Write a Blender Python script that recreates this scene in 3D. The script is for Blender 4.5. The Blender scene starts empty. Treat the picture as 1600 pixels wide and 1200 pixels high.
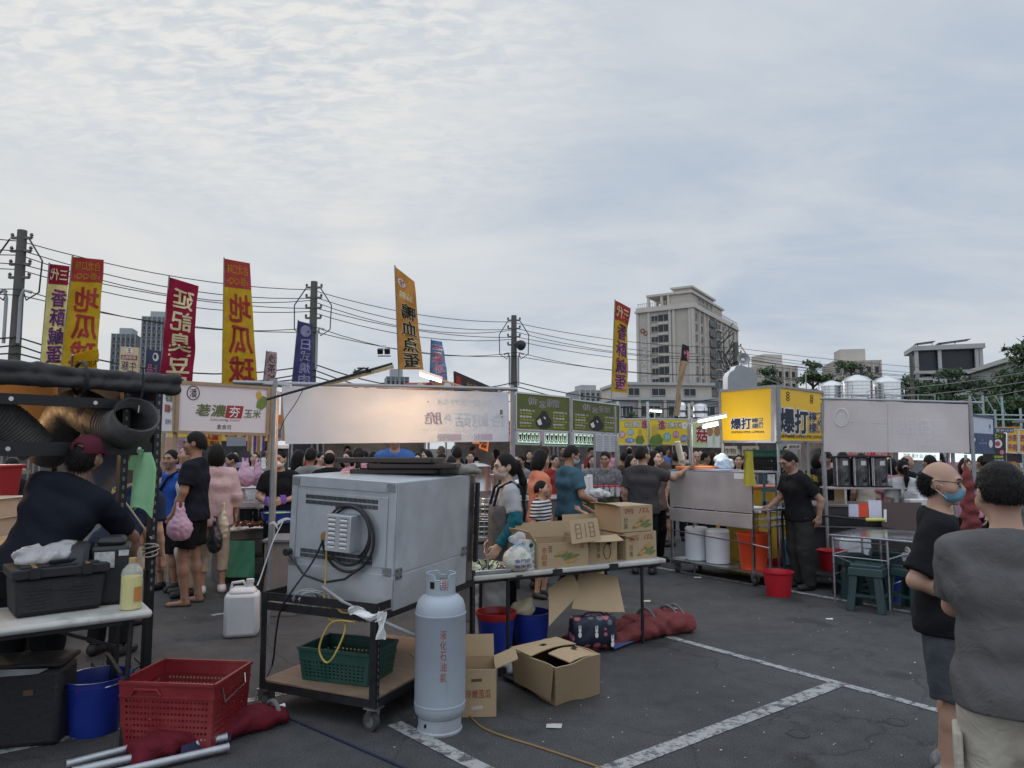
import bpy, math, random
import numpy as np
from mathutils import Vector, Matrix
R = math.radians
random.seed(7); RNG = np.random.default_rng(7)
scn = bpy.context.scene
COL = scn.collection
# ------------------------------------------------------------------ camera
HC, F, CX, CY = 1.66, 1110.0, 800.0, 600.0
PITCH = math.atan(100.0 / F)
cd = bpy.data.cameras.new('camera'); cam = bpy.data.objects.new('camera', cd); COL.objects.link(cam)
cam.location = (0, 0, HC); cam.rotation_euler = (math.pi / 2 + PITCH, 0, 0)
cd.sensor_width = 36; cd.lens = 36 * F / 1600; cd.clip_end = 2000; cd.clip_start = .05
scn.camera = cam
scn.view_settings.view_transform = 'Standard'; scn.view_settings.look = 'None'
scn.view_settings.exposure = 0; scn.view_settings.gamma = 1
FW = Vector((0, math.cos(PITCH), math.sin(PITCH))); UP = Vector((0, -math.sin(PITCH), math.cos(PITCH))); RT = Vector((1, 0, 0))
def ray(px, py): return FW + RT * ((px - CX) / F) + UP * ((CY - py) / F)
def P(px, py, d):                      # point of the place at depth d (metres along y)
    r = ray(px, py); return Vector((0, 0, HC)) + r * (d / r.y)
def G(px, py, z=0.0):                  # point on the ground
    r = ray(px, py); t = (z - HC) / r.z; return Vector((0, 0, HC)) + r * t
def S(r, g, b):
    f = lambda c: (c / 255 / 12.92) if c <= 10 else ((c / 255 + .055) / 1.055) ** 2.4
    return (f(r), f(g), f(b), 1)
# ------------------------------------------------------------------ world
SUN_EL, SUN_AZ = R(16), R(-35)
W = bpy.data.worlds.new('World'); scn.world = W; W.use_nodes = True
def build_world():
    nt = W.node_tree; N = nt.nodes; L = nt.links
    bg = N['Background']; bg.inputs['Strength'].default_value = .1
    sky = N.new('ShaderNodeTexSky'); sky.sky_type = 'NISHITA'; sky.sun_disc = False
    sky.sun_elevation = SUN_EL; sky.sun_rotation = SUN_AZ; sky.air_density = 1.5; sky.dust_density = 2
    tc = N.new('ShaderNodeTexCoord'); sp = N.new('ShaderNodeSeparateXYZ'); L.new(tc.outputs['Generated'], sp.inputs[0])
    def m(op, a, b=None, c=None, clamp=False):
        n = N.new('ShaderNodeMath'); n.operation = op; n.use_clamp = clamp
        for i, v in enumerate((a, b, c)):
            if v is None: continue
            if isinstance(v, (int, float)): n.inputs[i].default_value = v
            else: L.new(v, n.inputs[i])
        return n.outputs[0]
    X, Y, Z = sp.outputs
    zc = m('MAXIMUM', Z, 0.0); den = m('ADD', zc, .16)
    u = m('DIVIDE', X, den); v = m('DIVIDE', Y, den)
    cb = N.new('ShaderNodeCombineXYZ'); L.new(u, cb.inputs[0]); L.new(v, cb.inputs[1])
    def noise(sx, sy, scale, detail, rough, dist, rz=0, off=0):
        mp = N.new('ShaderNodeMapping'); mp.inputs['Scale'].default_value = (sx, sy, 1); mp.inputs['Rotation'].default_value = (0, 0, rz)
        mp.inputs['Location'].default_value = (off, off * .7, off)
        L.new(cb.outputs[0], mp.inputs[0])
        n = N.new('ShaderNodeTexNoise'); n.inputs['Scale'].default_value = scale; n.inputs['Detail'].default_value = detail
        n.inputs['Roughness'].default_value = rough; n.inputs['Distortion'].default_value = dist
        L.new(mp.outputs[0], n.inputs['Vector']); return n.outputs[0]
    def ramp(x, a, b):
        r = N.new('ShaderNodeMapRange'); r.interpolation_type = 'SMOOTHSTEP'; L.new(x, r.inputs[0])
        r.inputs[1].default_value = a; r.inputs[2].default_value = b; return r.outputs[0]
    def mix(f, a, b):
        n = N.new('ShaderNodeMix'); n.data_type = 'RGBA'
        if isinstance(f, (int, float)): n.inputs[0].default_value = f
        else: L.new(f, n.inputs[0])
        for i, c in ((6, a), (7, b)):
            if isinstance(c, tuple): n.inputs[i].default_value = c
            else: L.new(c, n.inputs[i])
        return n.outputs[2]
    def blob(px, py, r0, r1):
        d = ray(px, py).normalized()
        n = N.new('ShaderNodeVectorMath'); n.operation = 'DOT_PRODUCT'; L.new(tc.outputs['Generated'], n.inputs[0]); n.inputs[1].default_value = d
        return ramp(n.outputs['Value'], math.cos(R(r1)), math.cos(R(r0)))
    big = ramp(noise(1, 1, .75, 8, .58, .6, R(35), 3.1), .36, .66)
    streak = ramp(noise(.55, 1.5, 1.5, 9, .62, .5, R(-28), 1.7), .38, .70)
    rip = ramp(noise(.7, 1.5, 21, 5, .6, .5, R(24), 5.0), .36, .66)
    ripm = m('MULTIPLY', rip, m('MULTIPLY', m('MULTIPLY', blob(330, -60, 6, 32), ramp(Z, .22, .5)), ramp(noise(1, 1, 1.6, 4, .5, .3, 0, 9.0), .3, .55)))
    c = mix(big, S(174, 187, 203), S(200, 206, 213))
    c = mix(m('MULTIPLY', streak, .5), c, S(209, 213, 217))
    c = mix(m('MULTIPLY', ripm, .75), c, S(233, 231, 226))
    c = mix(m('MULTIPLY', m('MULTIPLY', blob(420, 210, 3, 27), ramp(noise(1, .7, 1.3, 9, .6, .6, R(60), 8.3), .25, .7)), .55), c, S(229, 228, 224))
    c = mix(m('MULTIPLY', blob(560, 365, .2, 4.2), m('MULTIPLY_ADD', streak, .4, .18)), c, S(230, 226, 220))
    lowl = m('MULTIPLY', blob(60, 660, 3, 20), .5); c = mix(lowl, c, S(216, 217, 215))
    hor = ramp(Z, .14, .0); c = mix(m('MULTIPLY', hor, .5), c, S(204, 211, 219))
    cum = m('MULTIPLY', ramp(noise(1, 1, 3.2, 8, .6, .2, 0, 2.2), .42, .6), m('MULTIPLY', ramp(Z, .21, .12), blob(880, 540, 3, 15)))
    c = mix(m('MULTIPLY', cum, .6), c, S(212, 216, 220))
    sc = N.new('ShaderNodeVectorMath'); sc.operation = 'SCALE'; L.new(c, sc.inputs[0]); sc.inputs['Scale'].default_value = 10.6
    zen = m('MULTIPLY_ADD', ramp(Z, .54, .88), 1.0, 1.0); beh = m('MULTIPLY_ADD', ramp(Y, .25, -.5), .45, 1.0)   # overcast: zenith and the unseen sky behind the camera boosted to light surfaces
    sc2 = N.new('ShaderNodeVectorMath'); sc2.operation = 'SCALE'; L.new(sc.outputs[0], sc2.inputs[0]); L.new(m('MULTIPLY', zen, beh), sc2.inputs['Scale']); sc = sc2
    sk = N.new('ShaderNodeVectorMath'); sk.operation = 'SCALE'; L.new(sky.outputs[0], sk.inputs[0]); sk.inputs['Scale'].default_value = .006
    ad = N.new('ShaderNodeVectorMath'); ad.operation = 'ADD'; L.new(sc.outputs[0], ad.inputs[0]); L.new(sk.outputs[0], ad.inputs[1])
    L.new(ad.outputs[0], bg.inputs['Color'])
build_world()
sl = bpy.data.lights.new('sun', 'SUN'); sl.energy = .6; sl.angle = R(25); sl.color = (1, .9, .8)
so = bpy.data.objects.new('sun', sl); COL.objects.link(so)
so.rotation_euler = (math.pi / 2 - SUN_EL, 0, math.pi - SUN_AZ + math.pi)
sd = Vector((math.sin(SUN_AZ) * math.cos(SUN_EL), math.cos(SUN_AZ) * math.cos(SUN_EL), math.sin(SUN_EL)))
so.rotation_euler = sd.to_track_quat('Z', 'Y').to_euler(); so.location = sd * 50
# ------------------------------------------------------------------ materials
MATS = {}
def pm(name, col, rough=.6, metal=0.0, var=.12, scale=6, bump=0.0, bscale=60, dirt=0.0, emit=0, trans=0, alpha=1, rvar=.12, stretch=None, tint=None):
    if name in MATS: return MATS[name]
    mt = bpy.data.materials.new(name); mt.use_nodes = True; N = mt.node_tree.nodes; L = mt.node_tree.links
    b = N['Principled BSDF']; b.inputs['Roughness'].default_value = rough; b.inputs['Metallic'].default_value = metal
    if name.startswith('cloth_') or 'hair' in name: b.inputs['Specular IOR Level'].default_value = .12
    tc = N.new('ShaderNodeTexCoord'); src = tc.outputs['Object']
    if stretch:
        mp = N.new('ShaderNodeMapping'); mp.inputs['Scale'].default_value = stretch; L.new(src, mp.inputs[0]); src = mp.outputs[0]
    n = N.new('ShaderNodeTexNoise'); n.inputs['Scale'].default_value = scale; n.inputs['Detail'].default_value = 7; n.inputs['Roughness'].default_value = .62
    L.new(src, n.inputs['Vector'])
    r = N.new('ShaderNodeMapRange'); L.new(n.outputs[0], r.inputs[0]); r.inputs[1].default_value = .28; r.inputs[2].default_value = .72
    r.inputs[3].default_value = 1 - var; r.inputs[4].default_value = 1 + var
    vm = N.new('ShaderNodeVectorMath'); vm.operation = 'SCALE'; vm.inputs[0].default_value = col[:3]; L.new(r.outputs[0], vm.inputs['Scale'])
    out = vm.outputs[0]
    if dirt:
        n2 = N.new('ShaderNodeTexNoise'); n2.inputs['Scale'].default_value = scale * .45; n2.inputs['Detail'].default_value = 9; n2.inputs['Roughness'].default_value = .7
        L.new(src, n2.inputs['Vector'])
        r2 = N.new('ShaderNodeMapRange'); L.new(n2.outputs[0], r2.inputs[0]); r2.inputs[1].default_value = .5; r2.inputs[2].default_value = .68; r2.inputs[4].default_value = dirt
        mx = N.new('ShaderNodeMix'); mx.data_type = 'RGBA'; L.new(r2.outputs[0], mx.inputs[0]); L.new(out, mx.inputs[6]); mx.inputs[7].default_value = tint or (.07, .06, .05, 1)
        out = mx.outputs[2]
    L.new(out, b.inputs['Base Color'])
    if rvar:
        r3 = N.new('ShaderNodeMapRange'); L.new(n.outputs[0], r3.inputs[0]); r3.inputs[1].default_value = .3; r3.inputs[2].default_value = .7
        r3.inputs[3].default_value = max(.03, rough - rvar); r3.inputs[4].default_value = min(1, rough + rvar); L.new(r3.outputs[0], b.inputs['Roughness'])
    if bump:
        n4 = N.new('ShaderNodeTexNoise'); n4.inputs['Scale'].default_value = bscale; n4.inputs['Detail'].default_value = 5; n4.inputs['Distortion'].default_value = 1.3 if name.startswith('cloth_') else 0; L.new(src, n4.inputs['Vector'])
        bp = N.new('ShaderNodeBump'); bp.inputs['Strength'].default_value = bump; bp.inputs['Distance'].default_value = .02
        L.new(n4.outputs[0], bp.inputs['Height']); L.new(bp.outputs[0], b.inputs['Normal'])
    if emit:
        L.new(out, b.inputs['Emission Color']); b.inputs['Emission Strength'].default_value = emit
    if trans: b.inputs['Transmission Weight'].default_value = trans; b.inputs['IOR'].default_value = 1.3
    if alpha < 1: b.inputs['Alpha'].default_value = alpha
    MATS[name] = mt; return mt
def cloth_translucent(name, col, amt=.5, var=.08, scale=5, bump=.2):
    mt = pm(name, col, .75, 0, var, scale, bump, 14)
    if 'done' in mt: return mt
    mt['done'] = 1
    N = mt.node_tree.nodes; L = mt.node_tree.links; b = N['Principled BSDF']; out = N['Material Output']
    t = N.new('ShaderNodeBsdfTranslucent'); src = b.inputs['Base Color'].links[0].from_socket; L.new(src, t.inputs['Color'])
    mx = N.new('ShaderNodeMixShader'); mx.inputs[0].default_value = amt; L.new(b.outputs[0], mx.inputs[1]); L.new(t.outputs[0], mx.inputs[2]); L.new(mx.outputs[0], out.inputs['Surface'])
    return mt
def emitter(name, col, strength):
    if name in MATS: return MATS[name]
    mt = bpy.data.materials.new(name); mt.use_nodes = True; b = mt.node_tree.nodes['Principled BSDF']
    b.inputs['Base Color'].default_value = col; b.inputs['Emission Color'].default_value = col; b.inputs['Emission Strength'].default_value = strength
    MATS[name] = mt; return mt
# ------------------------------------------------------------------ mesh builder
TXT = {}
def text_mesh(s, bold):
    k = (s, bold)
    if k in TXT: return TXT[k]
    c = bpy.data.curves.new('t', 'FONT'); c.body = s; c.size = 1; c.offset = bold; c.resolution_u = 2; c.fill_mode = 'FRONT'; c.align_x = 'LEFT'
    o = bpy.data.objects.new('t', c); COL.objects.link(o)
    dg = bpy.context.evaluated_depsgraph_get(); me = o.evaluated_get(dg).to_mesh()
    v = np.array([x.co[:2] for x in me.vertices]) if len(me.vertices) else np.zeros((0, 2)); f = [tuple(p.vertices) for p in me.polygons]
    o.evaluated_get(dg).to_mesh_clear(); bpy.data.objects.remove(o); bpy.data.curves.remove(c)
    TXT[k] = (v, f); return TXT[k]
class Surf:                            # bilinear panel with optional waves; u to the right, v down
    def __init__(s, tl, tr, br, bl, wave=None):
        s.c = [Vector(x) for x in (tl, tr, br, bl)]; s.w = wave
        s.n = (s.c[3] - s.c[0]).cross(s.c[1] - s.c[0]).normalized()
    def __call__(s, u, v, out=0.0):
        a = s.c[0].lerp(s.c[1], u); b = s.c[3].lerp(s.c[2], u); p = a.lerp(b, v)
        return p + s.n * (out + (s.w(u, v) if s.w else 0))
class MB:
    def __init__(s): s.v = []; s.f = []; s.m = []; s.mats = []
    def mi(s, m):
        if m not in s.mats: s.mats.append(m)
        return s.mats.index(m)
    def add(s, vs, fs, m):
        b = len(s.v); k = s.mi(m); s.v.extend([tuple(x) for x in vs]); s.f.extend([tuple(i + b for i in f) for f in fs]); s.m.extend([k] * len(fs)); return s
    def box(s, c, d, m, rz=0, rot=None, taper=1.0):
        M = rot if rot is not None else Matrix.Rotation(rz, 3, 'Z'); c = Vector(c); vs = []
        for z in (-.5, .5):
            k = taper if z < 0 else 1
            for x, y in ((-.5, -.5), (.5, -.5), (.5, .5), (-.5, .5)): vs.append(c + M @ Vector((x * d[0] * k, y * d[1] * k, z * d[2])))
        return s.add(vs, [(3, 2, 1, 0), (4, 5, 6, 7), (0, 1, 5, 4), (1, 2, 6, 5), (2, 3, 7, 6), (3, 0, 4, 7)], m)
    def beam(s, a, b, w, h, m, up=(0, 0, 1)):
        a = Vector(a); b = Vector(b); y = (b - a); l = y.length; y.normalize(); x = y.cross(Vector(up))
        if x.length < 1e-4: x = y.cross(Vector((1, 0, 0)))
        x.normalize(); z = x.cross(y)
        return s.box((a + b) / 2, (w, l, h), m, rot=Matrix((x, y, z)).transposed())
    def tube(s, pts, r, m, n=8, caps=True, closed=False):
        pts = [Vector(p) for p in pts]; k = len(pts); vs = []; fs = []; t0 = (pts[1] - pts[0]).normalized()
        a = t0.orthogonal().normalized()
        for i, p in enumerate(pts):
            t = (pts[min(i + 1, k - 1)] - pts[max(i - 1, 0)]).normalized(); a = (a - t * a.dot(t)); a.normalize(); b = t.cross(a)
            rr = r[i] if isinstance(r, (list, tuple)) else r
            for j in range(n): an = 2 * math.pi * j / n; vs.append(p + (a * math.cos(an) + b * math.sin(an)) * rr)
        for i in range(k - 1):
            for j in range(n): q = (j + 1) % n; fs.append((i * n + j, i * n + q, (i + 1) * n + q, (i + 1) * n + j))
        if caps: fs.append(tuple(range(n - 1, -1, -1))); fs.append(tuple((k - 1) * n + j for j in range(n)))
        return s.add(vs, fs, m)
    def cyl(s, a, b, r, m, r2=None, n=16): return s.tube([a, b], [r, r if r2 is None else r2], m, n)
    def lathe(s, prof, c, m, n=24, sx=1, sy=1, rot=None, caps=True):
        vs = []; fs = []; c = Vector(c); k = len(prof)
        for (r, z) in prof:
            for j in range(n):
                an = 2 * math.pi * j / n; p = Vector((r * math.cos(an) * sx, r * math.sin(an) * sy, z)); vs.append(c + (rot @ p if rot else p))
        for i in range(k - 1):
            for j in range(n): q = (j + 1) % n; fs.append((i * n + j, i * n + q, (i + 1) * n + q, (i + 1) * n + j))
        if caps and tuple(prof[0]) == tuple(prof[-1]): caps = False
        if caps and prof[0][0] > 1e-5: fs.append(tuple(range(n - 1, -1, -1)))
        if caps and prof[-1][0] > 1e-5: fs.append(tuple((k - 1) * n + j for j in range(n)))
        return s.add(vs, fs, m)
    def quad(s, a, b, c, d, m): return s.add([a, b, c, d], [(0, 1, 2, 3)], m)
    def sheet(s, fn, nu, nv, m, th=.004):
        vs = []; fs = []; w = nu + 1
        for o in (0, -th):
            for j in range(nv + 1):
                for i in range(nu + 1): vs.append(fn(i / nu, j / nv, o))
        h = w * (nv + 1)
        for j in range(nv):
            for i in range(nu):
                a = j * w + i; fs.append((a, a + w, a + w + 1, a + 1)); fs.append((h + a, h + a + 1, h + a + w + 1, h + a + w))
        bd = [i for i in range(w)] + [j * w + nu for j in range(1, nv + 1)] + [nv * w + i for i in range(nu - 1, -1, -1)] + [j * w for j in range(nv - 1, 0, -1)]
        for i in range(len(bd)): a, b = bd[i], bd[(i + 1) % len(bd)]; fs.append((a, b, h + b, h + a))
        return s.add(vs, fs, m)
    def patch(s, fn, bx, m, out=.003, nu=1, nv=1):    # coloured area of a panel
        u0, v0, u1, v1 = bx; vs = []; fs = []
        for j in range(nv + 1):
            for i in range(nu + 1): vs.append(fn(u0 + (u1 - u0) * i / nu, v0 + (v1 - v0) * j / nv, out))
        for j in range(nv):
            for i in range(nu): a = j * (nu + 1) + i; fs.append((a, a + nu + 1, a + nu + 2, a + 1))
        return s.add(vs, fs, m)
    def shape(s, fn, pts, m, out=.003):               # flat outline in panel coordinates
        n = len(pts); cu = sum(p[0] for p in pts) / n; cv = sum(p[1] for p in pts) / n
        return s.add([fn(u, v, out) for u, v in pts] + [fn(cu, cv, out)], [(i, (i + 1) % n, n) for i in range(n)], m)
    def oval(s, fn, bx, m, out=.003, n=20, a0=0, a1=2 * math.pi):
        u0, v0, u1, v1 = bx
        return s.shape(fn, [((u0 + u1) / 2 + (u1 - u0) / 2 * math.cos(2 * math.pi * i / n), (v0 + v1) / 2 + (v1 - v0) / 2 * math.sin(2 * math.pi * i / n)) for i in range(n)], m, out)
    def text(s, fn, t, bx, m, bold=.0, mirror=False, out=.006, edge=None, ebold=.05, slant=0, vert=False):
        if vert:
            n = len(t); u0, v0, u1, v1 = bx
            for i, ch in enumerate(t):
                a = v0 + (v1 - v0) * (i + .06) / n; b = v0 + (v1 - v0) * (i + .94) / n; s.text(fn, ch, (u0, a, u1, b), m, bold, mirror, out, edge, ebold, slant)
            return s
        v, f = text_mesh(t, 0.0)
        if len(v) == 0: return s
        lo = v.min(0); hi = v.max(0); sp_ = np.maximum(hi - lo, 1e-6); u0, v0, u1, v1 = bx
        def put(dx, dy, ou, mm):
            q = (v + np.array([dx, dy]) - lo) / sp_; q[:, 0] += slant * (q[:, 1] - .5)
            if mirror: q[:, 0] = 1 - q[:, 0]
            s.add([fn(u0 + (u1 - u0) * a, v1 + (v0 - v1) * b, ou) for a, b in q], f, mm)
        dirs = [(math.cos(k * .7854), math.sin(k * .7854)) for k in range(8)]
        if edge:
            e = (max(bold, 0) + ebold) * .62
            for k, (a, b) in enumerate(dirs): put(a * e, b * e, out - .003 + .0002 * k, edge)
        if bold <= .004: put(0, 0, out, m)
        else:
            for k, (a, b) in enumerate(dirs[::2] if bold < .025 else dirs): put(a * bold * .62, b * bold * .62, out + .0002 * k, m)
        return s
    def build(s, name, parent=None, world=False, bevel=0, sharp=35, kind=None, solid=0):
        me = bpy.data.meshes.new(name); v = s.v
        if world and parent is not None:
            iv = parent.matrix_basis.inverted(); v = [tuple(iv @ Vector(p)) for p in v]
        off = None
        if world and parent is None and len(v):
            a = np.array(v); off = Vector(((a[:, 0].min() + a[:, 0].max()) / 2, (a[:, 1].min() + a[:, 1].max()) / 2, a[:, 2].min())); v = [tuple(x) for x in a - np.array(off)]
        me.from_pydata(v, [], s.f)
        for m in s.mats: me.materials.append(m)
        me.polygons.foreach_set('material_index', s.m); me.polygons.foreach_set('use_smooth', [True] * len(me.polygons))
        me.set_sharp_from_angle(angle=R(sharp)); me.update()
        o = bpy.data.objects.new(name, me); COL.objects.link(o)
        if off is not None: o.location = off
        if parent is not None: o.parent = parent
        if kind: o['kind'] = kind
        if solid: md = o.modifiers.new('s', 'SOLIDIFY'); md.thickness = solid
        if bevel: md = o.modifiers.new('b', 'BEVEL'); md.width = bevel; md.segments = 2; md.limit_method = 'ANGLE'; md.angle_limit = R(40)
        return o
def tag(o, label, cat, group=None):
    o['label'] = label; o['category'] = cat
    if group: o['group'] = group
    return o
def thing(name, label, cat, loc=(0, 0, 0), rz=0, group=None):
    o = bpy.data.objects.new(name, None); o.empty_display_size = .1; COL.objects.link(o)
    loc = Vector(loc); o.matrix_basis = Matrix.Translation(loc) @ Matrix.Rotation(rz, 4, 'Z')
    return tag(o, label, cat, group)
def dup(root, loc, rz, label, group=None):
    r = root.copy(); COL.objects.link(r); r.matrix_basis = Matrix.Translation(Vector(loc)) @ Matrix.Rotation(rz, 4, 'Z'); r['label'] = label
    if group: r['group'] = group
    for ch in list(root.children):
        c = ch.copy(); COL.objects.link(c); c.parent = r
        for g in ch.children: d = g.copy(); COL.objects.link(d); d.parent = c
    return r
def lamp(loc, power, col=(1, .95, .88), r=.06, kind='POINT'):
    l = bpy.data.lights.new('lamp_light', kind); l.energy = power; l.color = col
    if kind == 'POINT': l.shadow_soft_size = r
    o = bpy.data.objects.new('lamp_light', l); COL.objects.link(o); o.location = loc; return o
BLACKM = pm('black_metal', (.018, .018, .02, 1), .5, .3, .3, 12)
STEEL = pm('stainless_steel', (.55, .55, .56, 1), .32, 1, .1, 4, 0, 60, .25, tint=(.3, .29, .28, 1))
GALV = pm('galvanised_steel', (.48, .50, .53, 1), .5, .6, .15, 2.2, .1, 5, .55, tint=(.25, .24, .23, 1))
POLEM = pm('weathered_pole_steel', (.30, .30, .31, 1), .5, .6, .2, 8)
WHITE = pm('white_plastic', (.75, .75, .75, 1), .5, 0, .06, 5)
# ------------------------------------------------------------------ setting
def asphalt():
    mt = bpy.data.materials.new('asphalt'); mt.use_nodes = True; N = mt.node_tree.nodes; L = mt.node_tree.links; b = N['Principled BSDF']
    tc = N.new('ShaderNodeTexCoord')
    def noise(s, d=6, r=.6):
        n = N.new('ShaderNodeTexNoise'); n.inputs['Scale'].default_value = s; n.inputs['Detail'].default_value = d; n.inputs['Roughness'].default_value = r; L.new(tc.outputs['Object'], n.inputs['Vector']); return n.outputs[0]
    def mr(x, a, c, lo, hi):
        r = N.new('ShaderNodeMapRange'); L.new(x, r.inputs[0]); r.inputs[1].default_value = a; r.inputs[2].default_value = c; r.inputs[3].default_value = lo; r.inputs[4].default_value = hi; return r.outputs[0]
    def mul(x, y):
        n = N.new('ShaderNodeMath'); n.operation = 'MULTIPLY'; L.new(x, n.inputs[0])
        if isinstance(y, float): n.inputs[1].default_value = y
        else: L.new(y, n.inputs[1])
        return n.outputs[0]
    big = mr(noise(.6, 8, .65), .3, .7, .75, 1.22); mid = mr(noise(7, 6), .3, .7, .84, 1.16); fine = mr(noise(120, 3), .36, .66, .45, 1.6)
    vo = N.new('ShaderNodeTexVoronoi'); vo.feature = 'DISTANCE_TO_EDGE'; vo.inputs['Scale'].default_value = .55
    nn = N.new('ShaderNodeTexNoise'); nn.inputs['Scale'].default_value = 1.7; nn.inputs['Detail'].default_value = 6; L.new(tc.outputs['Object'], nn.inputs['Vector'])
    va = N.new('ShaderNodeVectorMath'); va.operation = 'MULTIPLY_ADD'; L.new(nn.outputs[1], va.inputs[0]); va.inputs[1].default_value = (1.1, 1.1, 0); L.new(tc.outputs['Object'], va.inputs[2]); L.new(va.outputs[0], vo.inputs['Vector'])
    crack = mr(vo.outputs['Distance'], .0, .007, .6, 1)
    sp = mr(noise(420, 1), .68, .76, 1, 2.6)
    stain = mr(noise(.9, 7, .6), .56, .63, 1, .62)
    val = mul(mul(mul(mul(big, mid), mul(fine, crack)), sp), stain)
    vm = N.new('ShaderNodeVectorMath'); vm.operation = 'SCALE'; vm.inputs[0].default_value = (.064, .0625, .063); L.new(val, vm.inputs['Scale']); L.new(vm.outputs[0], b.inputs['Base Color'])
    L.new(mr(noise(1.3, 5, .5), .4, .7, .88, .62), b.inputs['Roughness']); b.inputs['Specular IOR Level'].default_value = .3
    bp = N.new('ShaderNodeBump'); bp.inputs['Strength'].default_value = .5; bp.inputs['Distance'].default_value = .006; L.new(fine, bp.inputs['Height']); L.new(bp.outputs[0], b.inputs['Normal'])
    return mt
def worn_paint():
    mt = bpy.data.materials.new('worn_white_paint'); mt.use_nodes = True; N = mt.node_tree.nodes; L = mt.node_tree.links; b = N['Principled BSDF']
    tc = N.new('ShaderNodeTexCoord')
    n = N.new('ShaderNodeTexNoise'); n.inputs['Scale'].default_value = 14; n.inputs['Detail'].default_value = 9; n.inputs['Roughness'].default_value = .75; L.new(tc.outputs['Object'], n.inputs['Vector'])
    r = N.new('ShaderNodeMapRange'); L.new(n.outputs[0], r.inputs[0]); r.inputs[1].default_value = .42; r.inputs[2].default_value = .52
    vo = N.new('ShaderNodeTexVoronoi'); vo.feature = 'DISTANCE_TO_EDGE'; vo.inputs['Scale'].default_value = 13; L.new(tc.outputs['Object'], vo.inputs['Vector'])
    r2 = N.new('ShaderNodeMapRange'); L.new(vo.outputs['Distance'], r2.inputs[0]); r2.inputs[1].default_value = .0; r2.inputs[2].default_value = .02; r2.inputs[3].default_value = .35
    m = N.new('ShaderNodeMath'); m.operation = 'MULTIPLY'; L.new(r.outputs[0], m.inputs[0]); L.new(r2.outputs[0], m.inputs[1])
    mx = N.new('ShaderNodeMix'); mx.data_type = 'RGBA'; L.new(m.outputs[0], mx.inputs[0]); mx.inputs[6].default_value = (.07, .07, .075, 1); mx.inputs[7].default_value = (.33, .33, .32, 1)
    L.new(mx.outputs[2], b.inputs['Base Color']); b.inputs['Roughness'].default_value = .8; return mt
g = MB(); g.quad((-900, -300, 0), (900, -300, 0), (900, 1200, 0), (-900, 1200, 0), asphalt()); g.build('ground', kind='structure')
PAINT = worn_paint()
def road_line(a, b, w):
    a = Vector(a); b = Vector(b); d = (b - a).normalized(); n = Vector((-d.y, d.x, 0)) * w / 2; z = Vector((0, 0, .004)); m = MB()
    m.quad(a - n + z, b - n + z, b + n + z, a + n + z, PAINT); m.build('road_marking', kind='structure')
e1 = Vector((.80, .60, 0)); e2 = Vector((-.60, .80, 0))
XJ = G(1310, 1068)
road_line(XJ - e2 * 3.2, XJ + e2 * 2.6, .075); road_line(XJ - e1 * 3.4, XJ - e1 * .045, .11)
LC = G(1305, 936); road_line(LC - e2 * 3.6, LC + e2 * 3.4, .09); road_line(LC + e2 * 3.0 + e1 * .05, LC + e2 * 3.0 + e1 * 1.5, .09)
LD = G(616, 1131); road_line(LD, LD + (G(750, 1200) - LD) * 2.2, .10)
LE = G(450, 1082); road_line(LE - e1 * 2.6, LE + e1 * .25, .08)
LF = G(1040, 886); road_line(G(330, 962), G(395, 952), .07)
# manhole-like small covers
for px, py in ((1400, 1129), (1247, 1147)):
    m = MB(); c = G(px, py); m.lathe([(0, .005), (.045, .005), (.047, .002), (.05, .002), (.052, .006), (.062, .005), (.066, .0)], (0, 0, .002), pm('cast_iron', (.06, .06, .06, 1), .6, .6, .3, 20), 20); o = m.build('drain_cap', bevel=0); o.location = c
    tag(o, 'small round iron cap set into the asphalt ' + ('near the bald man in shorts' if px == 1400 else 'under the end of the painted corner line'), 'drain cap')
def scraps(n, seed, area, sz, name, mat):
    rg = random.Random(seed); m = MB()
    for i in range(n):
        px = rg.uniform(area[0], area[2]); py = rg.uniform(area[1], area[3]); c = G(px, py); s = rg.uniform(.3, 1) * sz; a = rg.uniform(0, 6.3); k = rg.randint(4, 6)
        vs = [c + Vector((math.cos(a + 6.283 * j / k) * s * rg.uniform(.5, 1), math.sin(a + 6.283 * j / k) * s * rg.uniform(.3, .8), .006 + rg.uniform(0, .004))) for j in range(k)]
        m.add(vs, [tuple(range(k))], mat)
    m.build(name, kind='stuff')
LITM = pm('pale_litter', (.55, .54, .5, 1), .8)
scraps(110, 3, (900, 880, 1440, 1190), .011, 'litter', LITM)
scraps(50, 5, (240, 900, 1000, 1180), .010, 'litter', LITM)
for i, (px, py, s, c, lab) in enumerate(((1009, 940, .055, (.5, .44, .3, 1), 'torn scrap of brown paper lying beside the folding table leg'), (1296, 968, .035, (.6, .6, .58, 1), 'white crumpled scrap on the asphalt in front of the green stools'), (1090, 903, .05, (.5, .5, .5, 1), 'pale flat scrap lying just in front of the steel cart'), (866, 1136, .05, (.45, .44, .42, 1), 'flattened whitish stain of paper on the asphalt below the sealed carton'))):
    m = MB(); m.add([(-s, -s * .5, .006), (s * .8, -s * .7, .007), (s, s * .4, .012), (0, s * .8, .006), (-s * .9, s * .5, .009)], [(0, 1, 2, 3, 4)], pm('scrap_%d' % i, c, .8)); o = m.build('paper_scrap'); o.location = G(px, py); tag(o, lab, 'paper scrap')
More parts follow.
